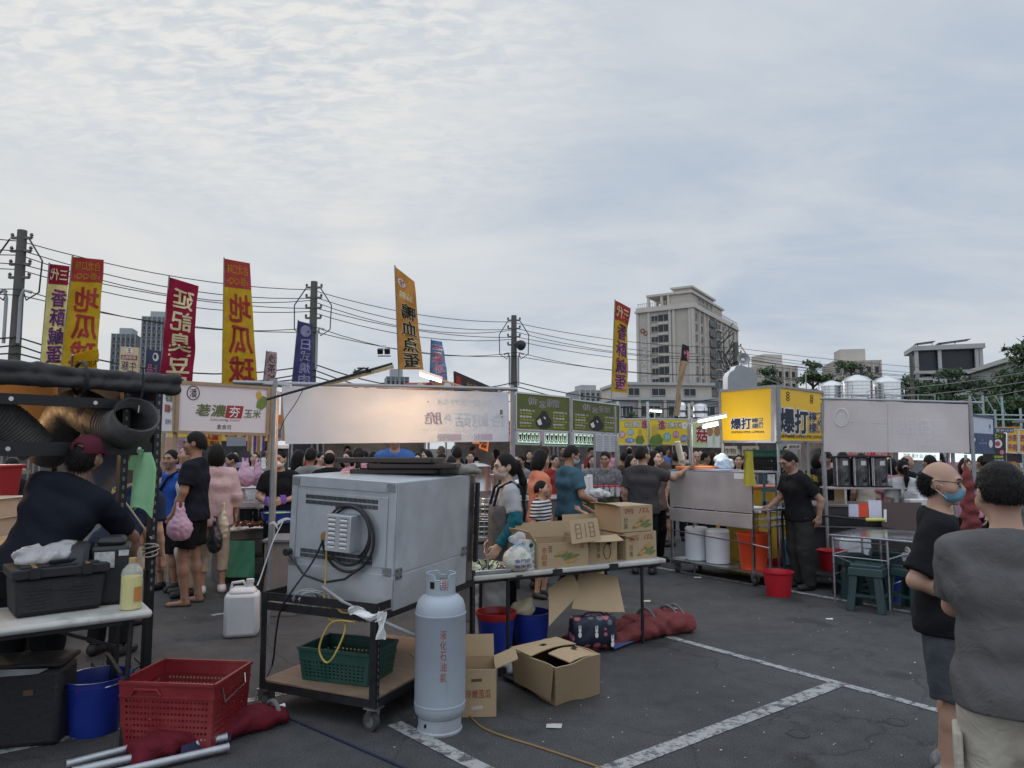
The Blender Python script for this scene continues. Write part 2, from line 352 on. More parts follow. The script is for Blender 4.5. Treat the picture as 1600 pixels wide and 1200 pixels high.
# ------------------------------------------------------------------ buildings
GLASS = pm('dark_window_glass', (.012, .014, .018, 1), .35, 0, .5, .3)
CONC = pm('tower_stone', (.42, .375, .33, 1), .8, 0, .1, .25, 0, 1, .25, tint=(.2, .19, .18, 1))
CONC2 = pm('tower_trim', (.48, .44, .39, 1), .8, 0, .08, .3)
CONCD = pm('grey_render', (.24, .245, .25, 1), .85, 0, .12, .3)
CONCL = pm('pale_render', (.38, .38, .37, 1), .85, 0, .12, .3)
def wmesh(name, w, h, dep, frame, glass, mull=1):
    m = MB(); m.box((0, -.05 * dep, 0), (w, .1, h), glass); t = .12
    for sx in (-1, 1): m.box((sx * (w / 2 + t / 2), -.1, 0), (t, .28, h + 2 * t), frame)
    m.box((0, -.1, h / 2 + t / 2), (w, .26, t), frame); m.box((0, -.16, -h / 2 - t / 2), (w + .3, .4, t), frame)
    for i in range(mull): m.box(((i + 1) / (mull + 1) * w - w / 2, -.12, 0), (.09, .1, h), frame)
    return m
class Block:                           # one building: local x along the face, y into the building
    def __init__(s, name, label, corner, adir, wmat, cat='building'):
        s.a = Vector(adir).normalized(); s.rz = math.atan2(s.a.y, s.a.x); s.o = thing(name, label, cat, corner, s.rz); s.w = wmat; s.cache = {}
    def mass(s, x0, x1, y0, y1, z0, z1, name='wall', mat=None):
        m = MB(); m.box(((x0 + x1) / 2, (y0 + y1) / 2, (z0 + z1) / 2), (x1 - x0, y1 - y0, z1 - z0), mat or s.w); return m.build(name, s.o)
    def win(s, face, u, z, w, h, mull=1, frame=None, glass=None, y=0, name='window'):
        k = (w, h, mull, frame, glass)
        if k not in s.cache: o = wmesh(name, w, h, 1, frame or CONC2, glass or GLASS, mull).build(name, s.o); s.cache[k] = o
        else: o = s.cache[k].copy(); COL.objects.link(o); o.parent = s.o
        if face == 'a': o.location = (u, y, z); o.rotation_euler = (0, 0, 0)
        else: o.location = (y, u, z); o.rotation_euler = (0, 0, -math.pi / 2 if face == 'l' else math.pi / 2)
        return o
# hotel tower: local x runs from its left corner to its near corner, right face at x = la
nc = Vector((64.4, 250, 0)); la, lb = 20.8, 60.0; ad = Vector((.848, -.53, 0))
T = Block('hotel_tower', 'tall beige stone tower with stacked windows and terraced roof behind the market', nc - ad * la, ad, CONC, 'tower')
z1 = 51.5
T.mass(0, la, 0, lb, 0, z1)
T.mass(-.9, la + .9, -.9, lb + .9, z1, z1 + .7, 'cornice', CONC2); T.mass(-.5, la + .5, -.5, lb + .5, z1 + .702, z1 + 1.9, 'cornice', CONC2)
m = MB()
for i in range(26): m.box((.3 + i * (la - .6) / 25, -.2, z1 + 2.6), (.16, .16, 1.4), CONC2)
m.box((la / 2, -.2, z1 + 3.35), (la, .2, .14), CONC2)
for i in range(40): m.box((la + .2, i * lb / 39, z1 + 2.6), (.16, .16, 1.4), CONC2)
m.box((la + .2, lb / 2, z1 + 3.35), (.2, lb, .14), CONC2); m.build('parapet_railing', T.o)
T.mass(11.5, la - 1.5, 3, lb * .72, z1 + 1.9, z1 + 6.2, 'penthouse'); T.mass(2.5, la - .8, 2.3, lb * .74, z1 + 6.2, z1 + 7.0, 'roof_slab', CONC2)
m = MB()
for x in (3.2, 8.4, 11.0): m.box((x, 3.0, z1 + 4.05), (.9, .9, 4.3), CONC2); m.box((x, 12, z1 + 4.05), (.9, .9, 4.3), CONC2)
m.box((7, 12, z1 + 3.2), (8, .4, 2.6), CONC); m.build('pergola', T.o)
T.mass(12, la - 2, 5, lb * .55, z1 + 7.0, z1 + 8.5, 'penthouse'); T.mass(11.3, la - 1.2, 4.2, lb * .57, z1 + 8.5, z1 + 9.2, 'roof_slab', CONC2)
for (yy, hh) in ((12, 5), (17, 5), (22, 5), (27, 5)): T.win('r', yy, z1 + 4.1, 3.4, 3.4, 0, y=la - 1.45)
m = MB()
for x in (0, 4.4, 12.4, 13.9, la - 1.0, la): m.box((x, -.25, z1 / 2), (.9, .5, z1), CONC2)
for y in (.1, 7, 12.8, 17.4, 27, 35.2, 43, lb): m.box((la + .25, y, z1 / 2), (.5, .9, z1), CONC2)
m.build('pilasters', T.o)
fl = 3.2
for i in range(9):
    z = z1 - 2.6 - i * fl * 1.21
    T.win('a', 6.6, z, 2.5, 2.0, 1); T.win('a', 10.0, z, 4.0, 2.5, 1)
    for (yy, ww) in ((2.6, 2.4), (7.2, 2.6), (27.5, 3.2), (34, 2.6), (38.6, 2.6)): T.win('r', yy * 1.39, z, ww, 2.4, 1, y=la)
    T.win('r', 22, z, 8, 2.7, 3, frame=pm('bay_trim', (.17, .17, .17, 1), .7), y=la + .9)
    T.win('r', 31, z, 6.4, 2.6, 0, y=la)
    T.mass(10.0 - 2.2, 10 + 2.2, -.5, -.02, z - 2.4, z - 1.5, 'floor_band', CONC2)
    T.mass(la + .02, la + 1.4, 27.6, 34.6, z - 1.75, z - 1.35, 'balcony_slab', CONC2)
m = MB(); f = Surf((1.0, 0, z1 - 5), (3.9, 0, z1 - 5), (3.9, 0, 4), (1.0, 0, 4))
HS = pm('hotel_letter_steel', (.55, .55, .55, 1), .4, .3); HR = pm('hotel_emblem_red', (.22, .05, .03, 1), .5)
m.lathe([(.5, -.05), (.9, -.05), (.9, .05), (.5, .05), (.5, -.05)], (1.9, -.15, z1 - 6.7), HR, 16, rot=Matrix.Rotation(R(90), 3, 'X')); m.lathe([(.5, -.05), (.9, -.05), (.9, .05), (.5, .05), (.5, -.05)], (3.1, -.15, z1 - 7.7), HR, 16, rot=Matrix.Rotation(R(90), 3, 'X'))
m.text(Surf((1, -.1, z1 - 10), (3.9, -.1, z1 - 10), (3.9, -.1, z1 - 27), (1, -.1, z1 - 27)), '以客大飯店', (.1, 0, .9, 1), HS, .02, vert=True, out=.1)
m.build('sign_letters', T.o)
# podium wings in front of the tower
pd = Block('podium_block', 'low grey terraced apartment block with balconies at the foot of the tower', P(963, 700, 150) * 1, (1, .12, 0), CONCD); 
pd.o.matrix_basis = Matrix.Translation(Vector((22, 150, 0))) @ Matrix.Rotation(R(7), 4, 'Z')
pd.mass(0, 25, 0, 18, 0, 12.4); pd.mass(1.5, 22, 2, 18, 12.4, 15.2, 'upper_storey', CONC); pd.mass(-.4, 25.4, -.5, 18, 11.8, 12.41, 'roof_slab', CONCL); pd.mass(1, 22.6, 1.4, 18, 15.2, 15.8, 'roof_slab', CONCL)
for x, w in ((2.5, 2.2), (7.5, 4.2), (13.5, 4.2), (20, 3.4)):
    for z in (9.4, 5.6): pd.win('a', x, z, w, 2.3, 2, CONCL); pd.mass(x - w / 2 - .3, x + w / 2 + .3, -1.1, -.04, z - 1.9, z - 1.4, 'balcony_slab', CONCL)
for x, w in ((4.5, 2.4), (10, 3), (17, 2.6)): pd.win('a', x, 13.7, w, 1.5, 1, CONCL, y=2)
for x in (5, 10.6, 16.6, 23.4): pd.mass(x - .3, x + .3, -.5, -.03, 0, 11.7, 'column', CONC)
pw = Block('terrace_wing', 'grey rounded terrace wing right of the low balcony block', (47.6, 156, 0), (1, -.1, 0), CONCD)
pw.mass(0, 9, 0, 14, 0, 11.8); pw.mass(-.5, 9.5, -.6, 14, 11.8, 12.5, 'roof_slab', CONCL); pw.mass(1, 7, 2, 12, 12.5, 14.6, 'upper_storey', CONC)
for z in (10, 6.4): pw.win('a', 3, z, 3, 1.9, 1, CONCL); pw.win('a', 7, z, 2, 1.9, 1, CONCL)
# far towers at the left
def slab_tower(name, label, px0, px1, ytop, d, depth, floors, cols, wm, fr, adir=(1, .25, 0)):
    c = P(px0, 700, d); c.z = 0; w = (px1 - px0) / F * d; h = P(px0, ytop, d).z
    b = Block(name, label, c, adir, wm); b.mass(0, w, 0, depth, 0, h); st = (h * .55) / floors
    for i in range(floors):
        for k in range(cols):
            z = h - st * (i + .75); x = w * (k + .5) / cols; b.win('a', x, z, w / cols * .5, st * .5, 0, fr)
    m = MB()
    for k in range(cols + 1): m.box((w * k / cols, -.3, h / 2), (w / cols * .16, .6, h), fr)
    m.build('wall_fins', b.o); b.mass(w * .2, w * .75, depth * .2, depth * .7, h, h + st, 'roof_housing', fr); return b
DK = pm('charcoal_tower', (.14, .15, .165, 1), .8, 0, .1, .2); DKF = pm('pale_tower_fin', (.33, .34, .35, 1), .8)
slab_tower('apartment_tower', 'dark grey apartment tower with pale fins, tallest of the pair at the far left', 213, 256, 494, 300, 16, 11, 6, DK, DKF)
slab_tower('apartment_tower', 'dark grey apartment tower, shorter one half hidden by the yellow sweet potato flag', 166, 200, 521, 310, 18, 9, 5, DK, DKF)
slab_tower('apartment_tower', 'small grey apartment tower far beyond the white glowing banner', 602, 637, 588, 330, 14, 5, 5, DK, DKF)
slab_tower('apartment_block', 'small pale apartment block left of the beige tower foot', 906, 950, 609, 230, 14, 6, 5, CONCD, CONCL)
slab_tower('office_block', 'low pale office block beyond the trees behind the loudspeaker', 1196, 1256, 570, 220, 14, 4, 5, CONC, CONC2)
slab_tower('office_block', 'wide low beige office block behind the steel water tanks', 1308, 1376, 564, 200, 14, 4, 6, CONC, CONC2, (1, -.2, 0))
cb_ = Block('rooftop_block', 'pale concrete block with open top storey and roof solar panels', Vector((P(1437, 700, 140).x, 140, 0)), (1, -.35, 0), CONCL)
hh = P(1437, 541, 140).z; cb_.mass(0, 11.6, 0, 9, 0, hh - 6.2); cb_.mass(-.4, 12, -.4, 9, hh - .9, hh, 'roof_slab'); cb_.mass(-.3, 11.9, -.3, 9, hh - 5.6, hh - 5, 'floor_slab')
cb_.mass(.6, 11, 1.2, 8.5, hh - 5, hh - .91, 'dark_storey', GLASS)
for x in (.3, 4.3, 10.6, 11.3): cb_.mass(x - .3, x + .3, -.1, .6, hh - 6.2, hh - .9, 'column')
for x in (.5, 4.5): m = MB(); m.box((x + 1.8 + (1 if x > 1 else 0), 3, hh + .9), (3.4 if x < 1 else 5.6, 3, .12), GLASS, rot=Matrix.Rotation(R(-6), 3, 'Y')); m.box((x + .6, 3, hh + .4), (.12, .12, .9), CONCD); m.box((x + 3.2, 3, hh + .4), (.12, .12, .9), CONCD); m.build('solar_panel', cb_.o)
for x in (2, 6.5, 9.5): cb_.win('a', x, hh - 8, 1.8, 2.4, 1, CONC2)
eb = Block('concrete_house', 'plain grey concrete house behind the tree at the far right', (46, 62, 0), (1, -.3, 0), CONCD); eb.mass(-2, 16, 0, 10, 0, 9.2); eb.mass(-2.4, 16, -.5, 10, 9.2, 9.6, 'roof_slab', CONCL)
for x in (1.5, 6, 11): eb.win('a', x, 6.8, 1.8, 1.8, 1, CONCL)
# ------------------------------------------------------------------ trees
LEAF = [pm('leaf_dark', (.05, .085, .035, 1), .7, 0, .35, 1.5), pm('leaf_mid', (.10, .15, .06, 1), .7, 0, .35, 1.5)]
BARK = pm('bark', (.06, .05, .04, 1), .9, 0, .3, 6)
def leaf_cloud(centres, radii, n, size, rng, flat=.5):
    cs = np.array(centres); rs = np.array(radii); w = rs ** 2; idx = rng.choice(len(cs), n, p=w / w.sum())
    d = rng.normal(size=(n, 3)); d /= np.linalg.norm(d, axis=1)[:, None]; rad = rng.random(n) ** .45
    p = cs[idx] + d * rad[:, None] * rs[idx][:, None] * np.array([1, 1, flat])
    p += rng.normal(size=(n, 3)) * size * .8
    a = rng.normal(size=(n, 3)); a /= np.linalg.norm(a, axis=1)[:, None]; b = np.cross(a, rng.normal(size=(n, 3))); b /= np.linalg.norm(b, axis=1)[:, None]
    s = size * (.5 + rng.random(n))[:, None]
    v = np.stack([p - a * s, p - b * s * .45, p + a * s, p + b * s * .45], 1).reshape(-1, 3)
    return v, n
def tree(label, base, h, spread, layers, n, size, seed, light=.3, group='trees beyond the stalls', flat=.35, name='tree'):
    rng = np.random.default_rng(seed); o = thing(name, label, 'tree', base, 0, group)
    m = MB(); m.tube([(0, 0, 0), (.1, .05, h * .4), (-.05, .1, h * .75), (0, 0, h * .95)], [h * .028, h * .022, h * .013, h * .004], BARK, 8); cs = []; rs = []
    for k in range(layers):
        t = .35 + .62 * k / max(1, layers - 1); nb = 6; rr = spread * (1.0 - .72 * (k / max(1, layers - 1)) ** 1.4)
        for j in range(nb):
            an = 6.283 * (j + rng.random() * .7) / nb + k; q = rr * (.55 + .45 * rng.random()); e = Vector((math.cos(an) * q, math.sin(an) * q, h * t + rng.normal() * h * .03))
            m.tube([(0, 0, h * (t - .08)), (e.x * .5, e.y * .5, h * (t - .03)), e], [h * .009, h * .006, h * .002], BARK, 5)
            cs.append(e); rs.append(rr * (.32 + .2 * rng.random())); cs.append(e * .55 + Vector((0, 0, h * t * .45))); rs.append(rr * .36)
    m.build('trunk', o); v, n = leaf_cloud([tuple(c) for c in cs], rs, int(n * 1.9), size * .7, rng, flat)
    me = bpy.data.meshes.new('crown'); me.from_pydata(v.tolist(), [], np.arange(4 * n).reshape(-1, 4).tolist())
    for l in LEAF: me.materials.append(l)
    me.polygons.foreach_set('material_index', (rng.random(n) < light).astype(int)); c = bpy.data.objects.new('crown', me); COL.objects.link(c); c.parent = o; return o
def tb(px, d): p = P(px, 700, d); p.z = 0; return p
def th(py, d): return P(0, py, d).z
TR = [('dark layered tree crossing the right edge of the photo', 1640, 46, 524, 3.9, 6, 9000, .22, .2), ('broad dark tree before the roof with solar panels', 1490, 66, 578, 4.6, 5, 9000, .27, .12), ('dark tree left of the lone concrete pole', 1420, 70, 594, 4.4, 5, 7000, .27, .12),
      ('mid green spreading tree behind the middle steel tank', 1335, 80, 566, 4.6, 5, 7000, .27, .4), ('green tree with a raised tuft left of the low beige office', 1275, 85, 563, 3.6, 5, 6000, .27, .45), ('rounded green tree behind the yellow lemon sign', 1205, 80, 572, 3.4, 5, 6000, .27, .4),
      ('dark tree hiding the lower wall of the grey concrete house', 1545, 55, 600, 3.0, 5, 6000, .22, .15)]
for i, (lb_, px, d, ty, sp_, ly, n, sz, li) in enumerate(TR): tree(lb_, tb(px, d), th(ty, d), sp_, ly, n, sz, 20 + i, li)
for i, px in enumerate((985, 1020, 1062, 1100)): tree(('trimmed bush beside the lit corn signs', 'low bush under the balcony block windows', 'low bush behind the wrapped tan flag', 'low bush left of the yellow lemon sign')[i], tb(px, 60), th(648, 60) + .2 * (i % 2), 1.7, 4, 2500, .16, 60 + i, .4, 'low bushes below the balcony block', .6, 'bush')
# ------------------------------------------------------------------ utility poles and wires
POLC = pm('pole_concrete', (.105, .098, .088, 1), .9, 0, .15, 3, 0, 1, .4, tint=(.1, .09, .08, 1)); INS = pm('insulator', (.12, .11, .11, 1), .4); WIRE = pm('black_cable', (.012, .012, .013, 1), .5)
K = .85
PO = [(36, 360, 25.6 * K), (491, 440, 33.5 * K), (803, 493, 42 * K), (1150, 535, 53 * K), (1423, 553, 70 * K)]
POLES = []
for i, (px, py, d) in enumerate(PO):
    top = P(px, py, d); b = Vector((top.x - (.0 if i else .02), top.y, 0))
    o = thing('utility_pole', ('thick grey concrete utility pole at the far left above the black stall', 'grey concrete utility pole rising behind the purple flag', 'grey concrete utility pole above the tea stall corner', 'dark cable-hung pole beside the horn loudspeaker', 'lone bare concrete pole among the dark trees')[i], 'utility pole', b, 0, 'concrete utility poles')
    m = MB(); m.cyl((0, 0, 0), (0, 0, top.z), .20, POLC, .135, 16); m.build('shaft', o); POLES.append(top)
    if i < 4:
        m = MB()
        for k in range(4): z = top.z - .25 - k * .42; m.box((0, -.02, z), (.62, .1, .07), INS); [m.lathe([(.0, 0), (.06, .02), (.03, .06), (.06, .1), (.03, .16), (0, .17)], (sx * .3, 0, z), INS, 8) for sx in (-1, 1)]
        m.build('insulator_bracket', o)
        m = MB()
        for sx in (-1, 1):
            m.tube([(sx * .3, -.1, top.z - .3), (sx * .75, -.1, top.z - 1.0), (sx * .72, -.12, top.z - 2.0), (sx * .35, -.14, top.z - 2.25), (sx * .25, -.16, top.z - 1.95)], .025, WIRE, 6)
            m.tube([(sx * .5, -.12, top.z - 2.0), (sx * .3, -.2, top.z - 1.95), (sx * .22, -.2, top.z - 2.2), (sx * .22, -.2, top.z - 3.6)], .05, pm('grey_conduit', (.3, .31, .32, 1), .5), 8)
        m.build('drop_cable', o)
ext = [POLES[0] + Vector((-9, -6.5, .6))] + POLES[:4] + [Vector((46, 62, POLES[3].z + .2))]
off = [(-.25, .3), (.28, .72), (-.28, .74), (.28, 1.15), (-.28, 1.2), (.2, 1.9), (.2, 2.1), (.15, 3.4), (.22, 3.65), (.2, 3.9), (.25, 4.3)]
nm = ('topmost', 'second', 'third', 'fourth', 'fifth', 'sixth', 'seventh', 'eighth', 'ninth', 'tenth', 'lowest')
for k, (dx, dz) in enumerate(off):
    pts = []; sag = .35 + .12 * (k % 3) + (.25 if k > 6 else 0)
    for i in range(len(ext) - 1):
        a = ext[i] + Vector((dx * .7, -dx * .7, -dz)); b = ext[i + 1] + Vector((dx * .7, -dx * .7, -dz))
        for j in range(10 + (i == len(ext) - 2)): t = j / 10; q = a.lerp(b, t); q.z -= sag * 4 * t * (1 - t); pts.append(q)
    m = MB(); m.tube(pts, .016 if k < 7 else .026, WIRE, 5); o = m.build('power_cable', world=True); tag(o, 'black overhead cable strung along the poles, %s of the eleven' % nm[k], 'cable', 'overhead cables between the poles')
rw = [((1160, 560), (1600, 606), 42, 50), ((1280, 612), (1640, 575), 48, 34), ((1290, 622), (1640, 590), 46, 34), ((1300, 640), (1640, 602), 44, 32), ((1170, 580), (1380, 640), 44, 38)]
for k, (a, b, d0, d1) in enumerate(rw):
    A = P(*a, d0); B = P(*b, d1); m = MB(); m.tube([A.lerp(B, t / 12) - Vector((0, 0, .8 * 4 * (t / 12) * (1 - t / 12) * .4)) for t in range(13)], .022, pm('grey_cable', (.2, .2, .21, 1), .5) if k else WIRE, 5)
    tag(m.build('service_cable', world=True), ('black cable running right from the loudspeaker pole', 'upper grey cable rising across the dark trees', 'middle grey cable rising across the dark trees', 'lower grey cable rising across the dark trees', 'grey cable dropping from the loudspeaker pole to the tanks')[k], 'cable', 'service cables before the trees')
# floodlight and camera on poles
o = thing('floodlight', 'small black floodlight clamped on the pole above the tea stall', 'lamp', P(814, 540, 35.2)); m = MB(); m.lathe([(.02, -.2), (.2, -.15), (.26, .1), (.1, .24), (.03, .26)], (0, 0, 0), BLACKM, 12, rot=Matrix.Rotation(R(70), 3, 'X')); m.build('housing', o); m = MB(); m.beam((0, 0, 0), (-.35, .4, .1), .06, .06, BLACKM); m.build('arm', o)
o = thing('floodlight', 'tiny black double floodlight hanging on the cables left of the duck blood flag', 'lamp', P(600, 548, 28)); m = MB(); [m.box((sx * .14, -.05, -.03), (.2, .16, .2), BLACKM, rot=Matrix.Rotation(R(25), 3, 'X')) for sx in (-1, 1)]; m.box((0, 0, .12), (.14, .14, .2), WHITE); m.build('housing', o); m = MB(); m.box((0, .1, -.2), (.5, .04, .04), BLACKM); m.build('bracket', o)
# horn loudspeaker, steel tanks
o = thing('horn_loudspeaker', 'grey horn loudspeaker facing the market above the grey cloud shaped sign back', 'loudspeaker', P(1160, 563, 38)); m = MB(); rt = Matrix.Rotation(R(78), 3, 'X'); m.lathe([(.04, -.3), (.08, -.25), (.1, -.05), (.2, .1), (.34, .22), (.35, .23), (.32, .22), (.12, .02), (.0, .0)], (0, 0, 0), pm('horn_grey', (.3, .3, .31, 1), .5), 20, rot=rt); m.build('horn', o)
m = MB(); m.lathe([(.0, .02), (.09, .02), (.09, .1), (.0, .16)], (0, 0, 0), WHITE, 12, rot=rt); m.build('driver', o); m = MB(); m.beam((0, .1, 0), (-.4, .6, -.1), .06, .06, BLACKM); m.build('bracket', o)
o = thing('support_pole', 'slim dark post carrying the horn loudspeaker', 'pole', Vector((P(1150, 600, 38.6).x, 38.6, 0))); m = MB(); m.cyl((0, 0, 0), (0, 0, P(0, 535, 38.6).z), .16, POLC, .12); m.build('shaft', o)
m = MB(); rg = random.Random(4)
for i in range(7): z = 5.6 + i * .28; m.tube([(-.1, -.15, z + 1.2), (-.5 - rg.random() * .6, -.2, z + rg.random() * .6), (-.3 - rg.random() * .5, -.2, z - .6), (-.1, -.15, z - .9 - rg.random() * .8)], .03, WIRE, 5)
m.build('cable_bundle', o)
TANK = pm('polished_tank_steel', (.62, .62, .62, 1), .16, 1, .1, 3, .1, 3)
for i, (x0, x1, yt, d, lb_) in enumerate(((1282, 1320, 595, 46, 'left of the three'), (1319, 1363, 586, 44, 'tallest, in the middle of the three'), (1366, 1410, 588, 45, 'right of the three'))):
    w = (x1 - x0) / F * d / 2; b = P((x0 + x1) / 2, 640, d); zt = P(0, yt, d).z; zb = P(0, 645, d).z; H = zt - zb
    o = thing('water_tank', 'shiny ribbed stainless steel water tank with domed lid, ' + lb_, 'water tank', (b.x, d, zb), 0, 'steel water tanks on a rooftop')
    m = MB(); pr = [(w, 0)]
    for k in range(9): z = H * .8 * k / 9; pr += [(w, z + .01), (w, z + H * .07), (w * 1.025, z + H * .075), (w * 1.025, z + H * .085)]
    pr += [(w, H * .8)]; m.lathe(pr, (0, 0, 0), TANK, 28); m.build('barrel', o)
    m = MB(); m.lathe([(w * 1.04, H * .8), (w * 1.04, H * .83), (w * .7, H * .94), (w * .25, H * .99), (w * .22, H), (0, H)], (0, 0, 0), TANK, 28); m.build('lid', o)
b = Block('tank_house', 'low flat-roofed house carrying the steel water tanks', Vector((P(1262, 700, 42).x, 42.5, 0)), (1, 0, 0), CONCD); zr = P(0, 645, 44).z; b.mass(0, 8, 0, 8, 0, zr - .02)
m = MB(); m.box((4, .1, zr + 1.0), (8, .06, .06), POLEM); m.box((4, .1, zr + .5), (8, .05, .05), POLEM)
for i in range(9): m.box((i, .1, zr + .5), (.05, .05, 1.1), POLEM)
m.box((.3, .1, zr + 1.6), (.05, .05, 1.4), POLEM); m.build('roof_railing', b.o)
for x in (2, 5): b.win('a', x, 3, 1.4, 1.3, 1, CONCL)
# small pair of tanks left of the yellow sign
for i, (x0, x1, yt, d, lb_) in enumerate(((1060, 1072, 628, 40, 'narrow green and silver tank half hidden by the wrapped tan flag'), (1083, 1106, 630, 40, 'small reflective tank above the red lettered mushroom sign'))):
    w = (x1 - x0) / F * d / 2; b = P((x0 + x1) / 2, 640, d); zb = P(0, 662, d).z; H = P(0, yt, d).z - zb; o = thing('water_tank', lb_, 'water tank', (b.x, d, zb), 0)
    m = MB(); m.lathe([(w, 0), (w, H * .3), (w * 1.03, H * .32), (w, H * .34), (w, H * .6), (w * 1.03, H * .62), (w, H * .64), (w, H * .85)], (0, 0, 0), TANK, 20); m.build('barrel', o); m = MB(); m.lathe([(w * 1.04, H * .85), (w * .6, H * .96), (0, H)], (0, 0, 0), TANK, 20); m.build('lid', o)
    o2 = thing('tank_stand', 'steel frame stand under the ' + ('narrow green and silver' if i == 0 else 'small reflective') + ' tank', 'stand', (b.x, d, 0)); m = MB(); [m.beam((sx * w * .7, sy * w * .7, 0), (sx * w * .7, sy * w * .7, zb - .05), .07, .07, POLEM) for sx in (-1, 1) for sy in (-1, 1)]; m.box((0, 0, zb - .03), (2 * w, 2 * w, .05), POLEM); m.build('frame', o2)
# ------------------------------------------------------------------ people: smooth bodies grown from joints
def nets(D, h, o):
    I = D < 0; n = np.array(D.shape) - 1; c = np.zeros(n, int); sl_ = lambda d: tuple(slice(d[i], n[i] + d[i]) for i in range(3))
    cs = [(i, j, k) for i in (0, 1) for j in (0, 1) for k in (0, 1)]
    for d in cs: c += I[sl_(d)]
    act = (c > 0) & (c < 8); vid = -np.ones(n, int); idx = np.argwhere(act); vid[act] = np.arange(len(idx)); acc = np.zeros((len(idx), 3)); cnt = np.zeros(len(idx))
    ii = tuple(idx.T)
    for d in cs:
        for ax in range(3):
            if d[ax]: continue
            e = list(d); e[ax] = 1; a = D[tuple(idx[:, q] + d[q] for q in range(3))]; b = D[tuple(idx[:, q] + e[q] for q in range(3))]
            x = (a < 0) != (b < 0); t = np.where(x, a / np.where(a - b == 0, 1, a - b), 0); p = np.tile(np.array(d, float), (len(idx), 1)); p[:, ax] += t
            acc += np.where(x[:, None], p, 0); cnt += x
    v = (idx + acc / np.maximum(cnt, 1)[:, None]) * h + o; F_ = []
    for ax in range(3):
        a1, a2 = (ax + 1) % 3, (ax + 2) % 3; s0 = [slice(None)] * 3; s1 = [slice(None)] * 3; s0[ax] = slice(0, -1); s1[ax] = slice(1, None)
        x = I[tuple(s0)] != I[tuple(s1)]; w = np.argwhere(x); w = w[(w[:, a1] > 0) & (w[:, a2] > 0) & (w[:, a1] < n[a1]) & (w[:, a2] < n[a2])]
        ins = I[tuple(w.T)]; q = []
        for (u, s) in ((0, 0), (1, 0), (1, 1), (0, 1)): y = w.copy(); y[:, a1] -= u; y[:, a2] -= s; q.append(vid[tuple(y.T)])
        q = np.stack(q, 1); q = q[(q >= 0).all(1)] if False else q; q[~ins] = q[~ins][:, ::-1]; F_.append(q)
    f = np.concatenate(F_); f = f[(f >= 0).all(1)]; return v, f
def sd_cone(p, a, b, ra, rb):
    ba = b - a; L2 = max(ba @ ba, 1e-9); t = np.clip(((p - a) @ ba) / L2, 0, 1); return np.linalg.norm(p - a - t[..., None] * ba, axis=-1) - (ra + (rb - ra) * t)
def sd_flat(p, a, b, ra, rb):          # cone with flat ends
    ba = b - a; L_ = np.linalg.norm(ba); u = ba / L_; s = (p - a) @ u; t = np.clip(s / L_, 0, 1); r = np.linalg.norm(p - a - s[..., None] * u, axis=-1)
    return np.maximum(r - (ra + (rb - ra) * t), np.maximum(-s - ra * .5, s - L_))
def sd_ell(p, c, r, M=None):
    q = p - c
    if M is not None: q = q @ M
    k0 = np.linalg.norm(q / r, axis=-1); k1 = np.linalg.norm(q / (r * r), axis=-1); return k0 * (k0 - 1) / np.maximum(k1, 1e-6)
def smin(a, b, k):
    if k <= 0: return np.minimum(a, b)
    h = np.clip(.5 + .5 * (b - a) / k, 0, 1); return b * (1 - h) + a * h - k * h * (1 - h)
def grow(prims, h, cuts=(), wr=0, seed=0, wf=1.0):
    lo = np.array([1e9] * 3); hi = -lo
    for q in prims:
        if q[0] == 'sub': continue
        if q[0] == 'e': r = np.max(q[2]); lo = np.minimum(lo, q[1] - r); hi = np.maximum(hi, q[1] + r)
        else: r = max(q[3], q[4]); lo = np.minimum(lo, np.minimum(q[1], q[2]) - r); hi = np.maximum(hi, np.maximum(q[1], q[2]) + r)
    lo -= 3 * h; hi += 3 * h; n = np.ceil((hi - lo) / h).astype(int) + 1
    g = np.stack(np.meshgrid(*[lo[i] + h * np.arange(n[i]) for i in range(3)], indexing='ij'), -1); D = np.full(n, 1.0)
    for q in prims:
        if q[0] == 'e': a = q[1] - np.max(q[2]); b = q[1] + np.max(q[2]); k = q[4]
        elif q[0] == 'sub': a, b, k = lo, hi, 0
        else: rr = max(q[3], q[4]); a = np.minimum(q[1], q[2]) - rr; b = np.maximum(q[1], q[2]) + rr; k = q[5]
        mg = k + 3 * h + .01; i0 = np.clip(np.floor((a - mg - lo) / h).astype(int), 0, n); i1 = np.clip(np.ceil((b + mg - lo) / h).astype(int) + 1, 0, n)
        s = tuple(slice(i0[i], i1[i]) for i in range(3)); p = g[s]
        if p.size == 0: continue
        if q[0] == 'e': d = sd_ell(p, q[1], q[2], q[3])
        elif q[0] == 'f': d = sd_flat(p, *q[1:5])
        elif q[0] == 'sub': D[s] = np.maximum(D[s], -q[1](p)); continue
        else: d = sd_cone(p, *q[1:5])
        D[s] = smin(D[s], d, k)
    if wr:
        x, y, z = g[..., 0] * wf, g[..., 1] * wf, g[..., 2] * wf; ph = seed * 1.7
        D = D + wr * (np.sin(23 * z + 9 * x + 5 * np.sin(7 * y + 6 * x + ph) + ph) * np.sin(8 * x - 11 * y + 3 * np.sin(9 * z + ph)) + .5 * np.sin(41 * z - 22 * x + 15 * y + 2 * np.sin(14 * x + ph)))
    for (pt, nm) in cuts: D = np.maximum(D, (g - np.array(pt)) @ np.array(nm))
    return nets(D, h, lo)
A = lambda *x: np.array(x, float)
def rotx(a): c, s = math.cos(a), math.sin(a); return np.array([[1, 0, 0], [0, c, -s], [0, s, c]])
def rotz(a): c, s = math.cos(a), math.sin(a); return np.array([[c, -s, 0], [s, c, 0], [0, 0, 1]])
def roty(a): c, s = math.cos(a), math.sin(a); return np.array([[c, 0, s], [0, 1, 0], [-s, 0, c]])
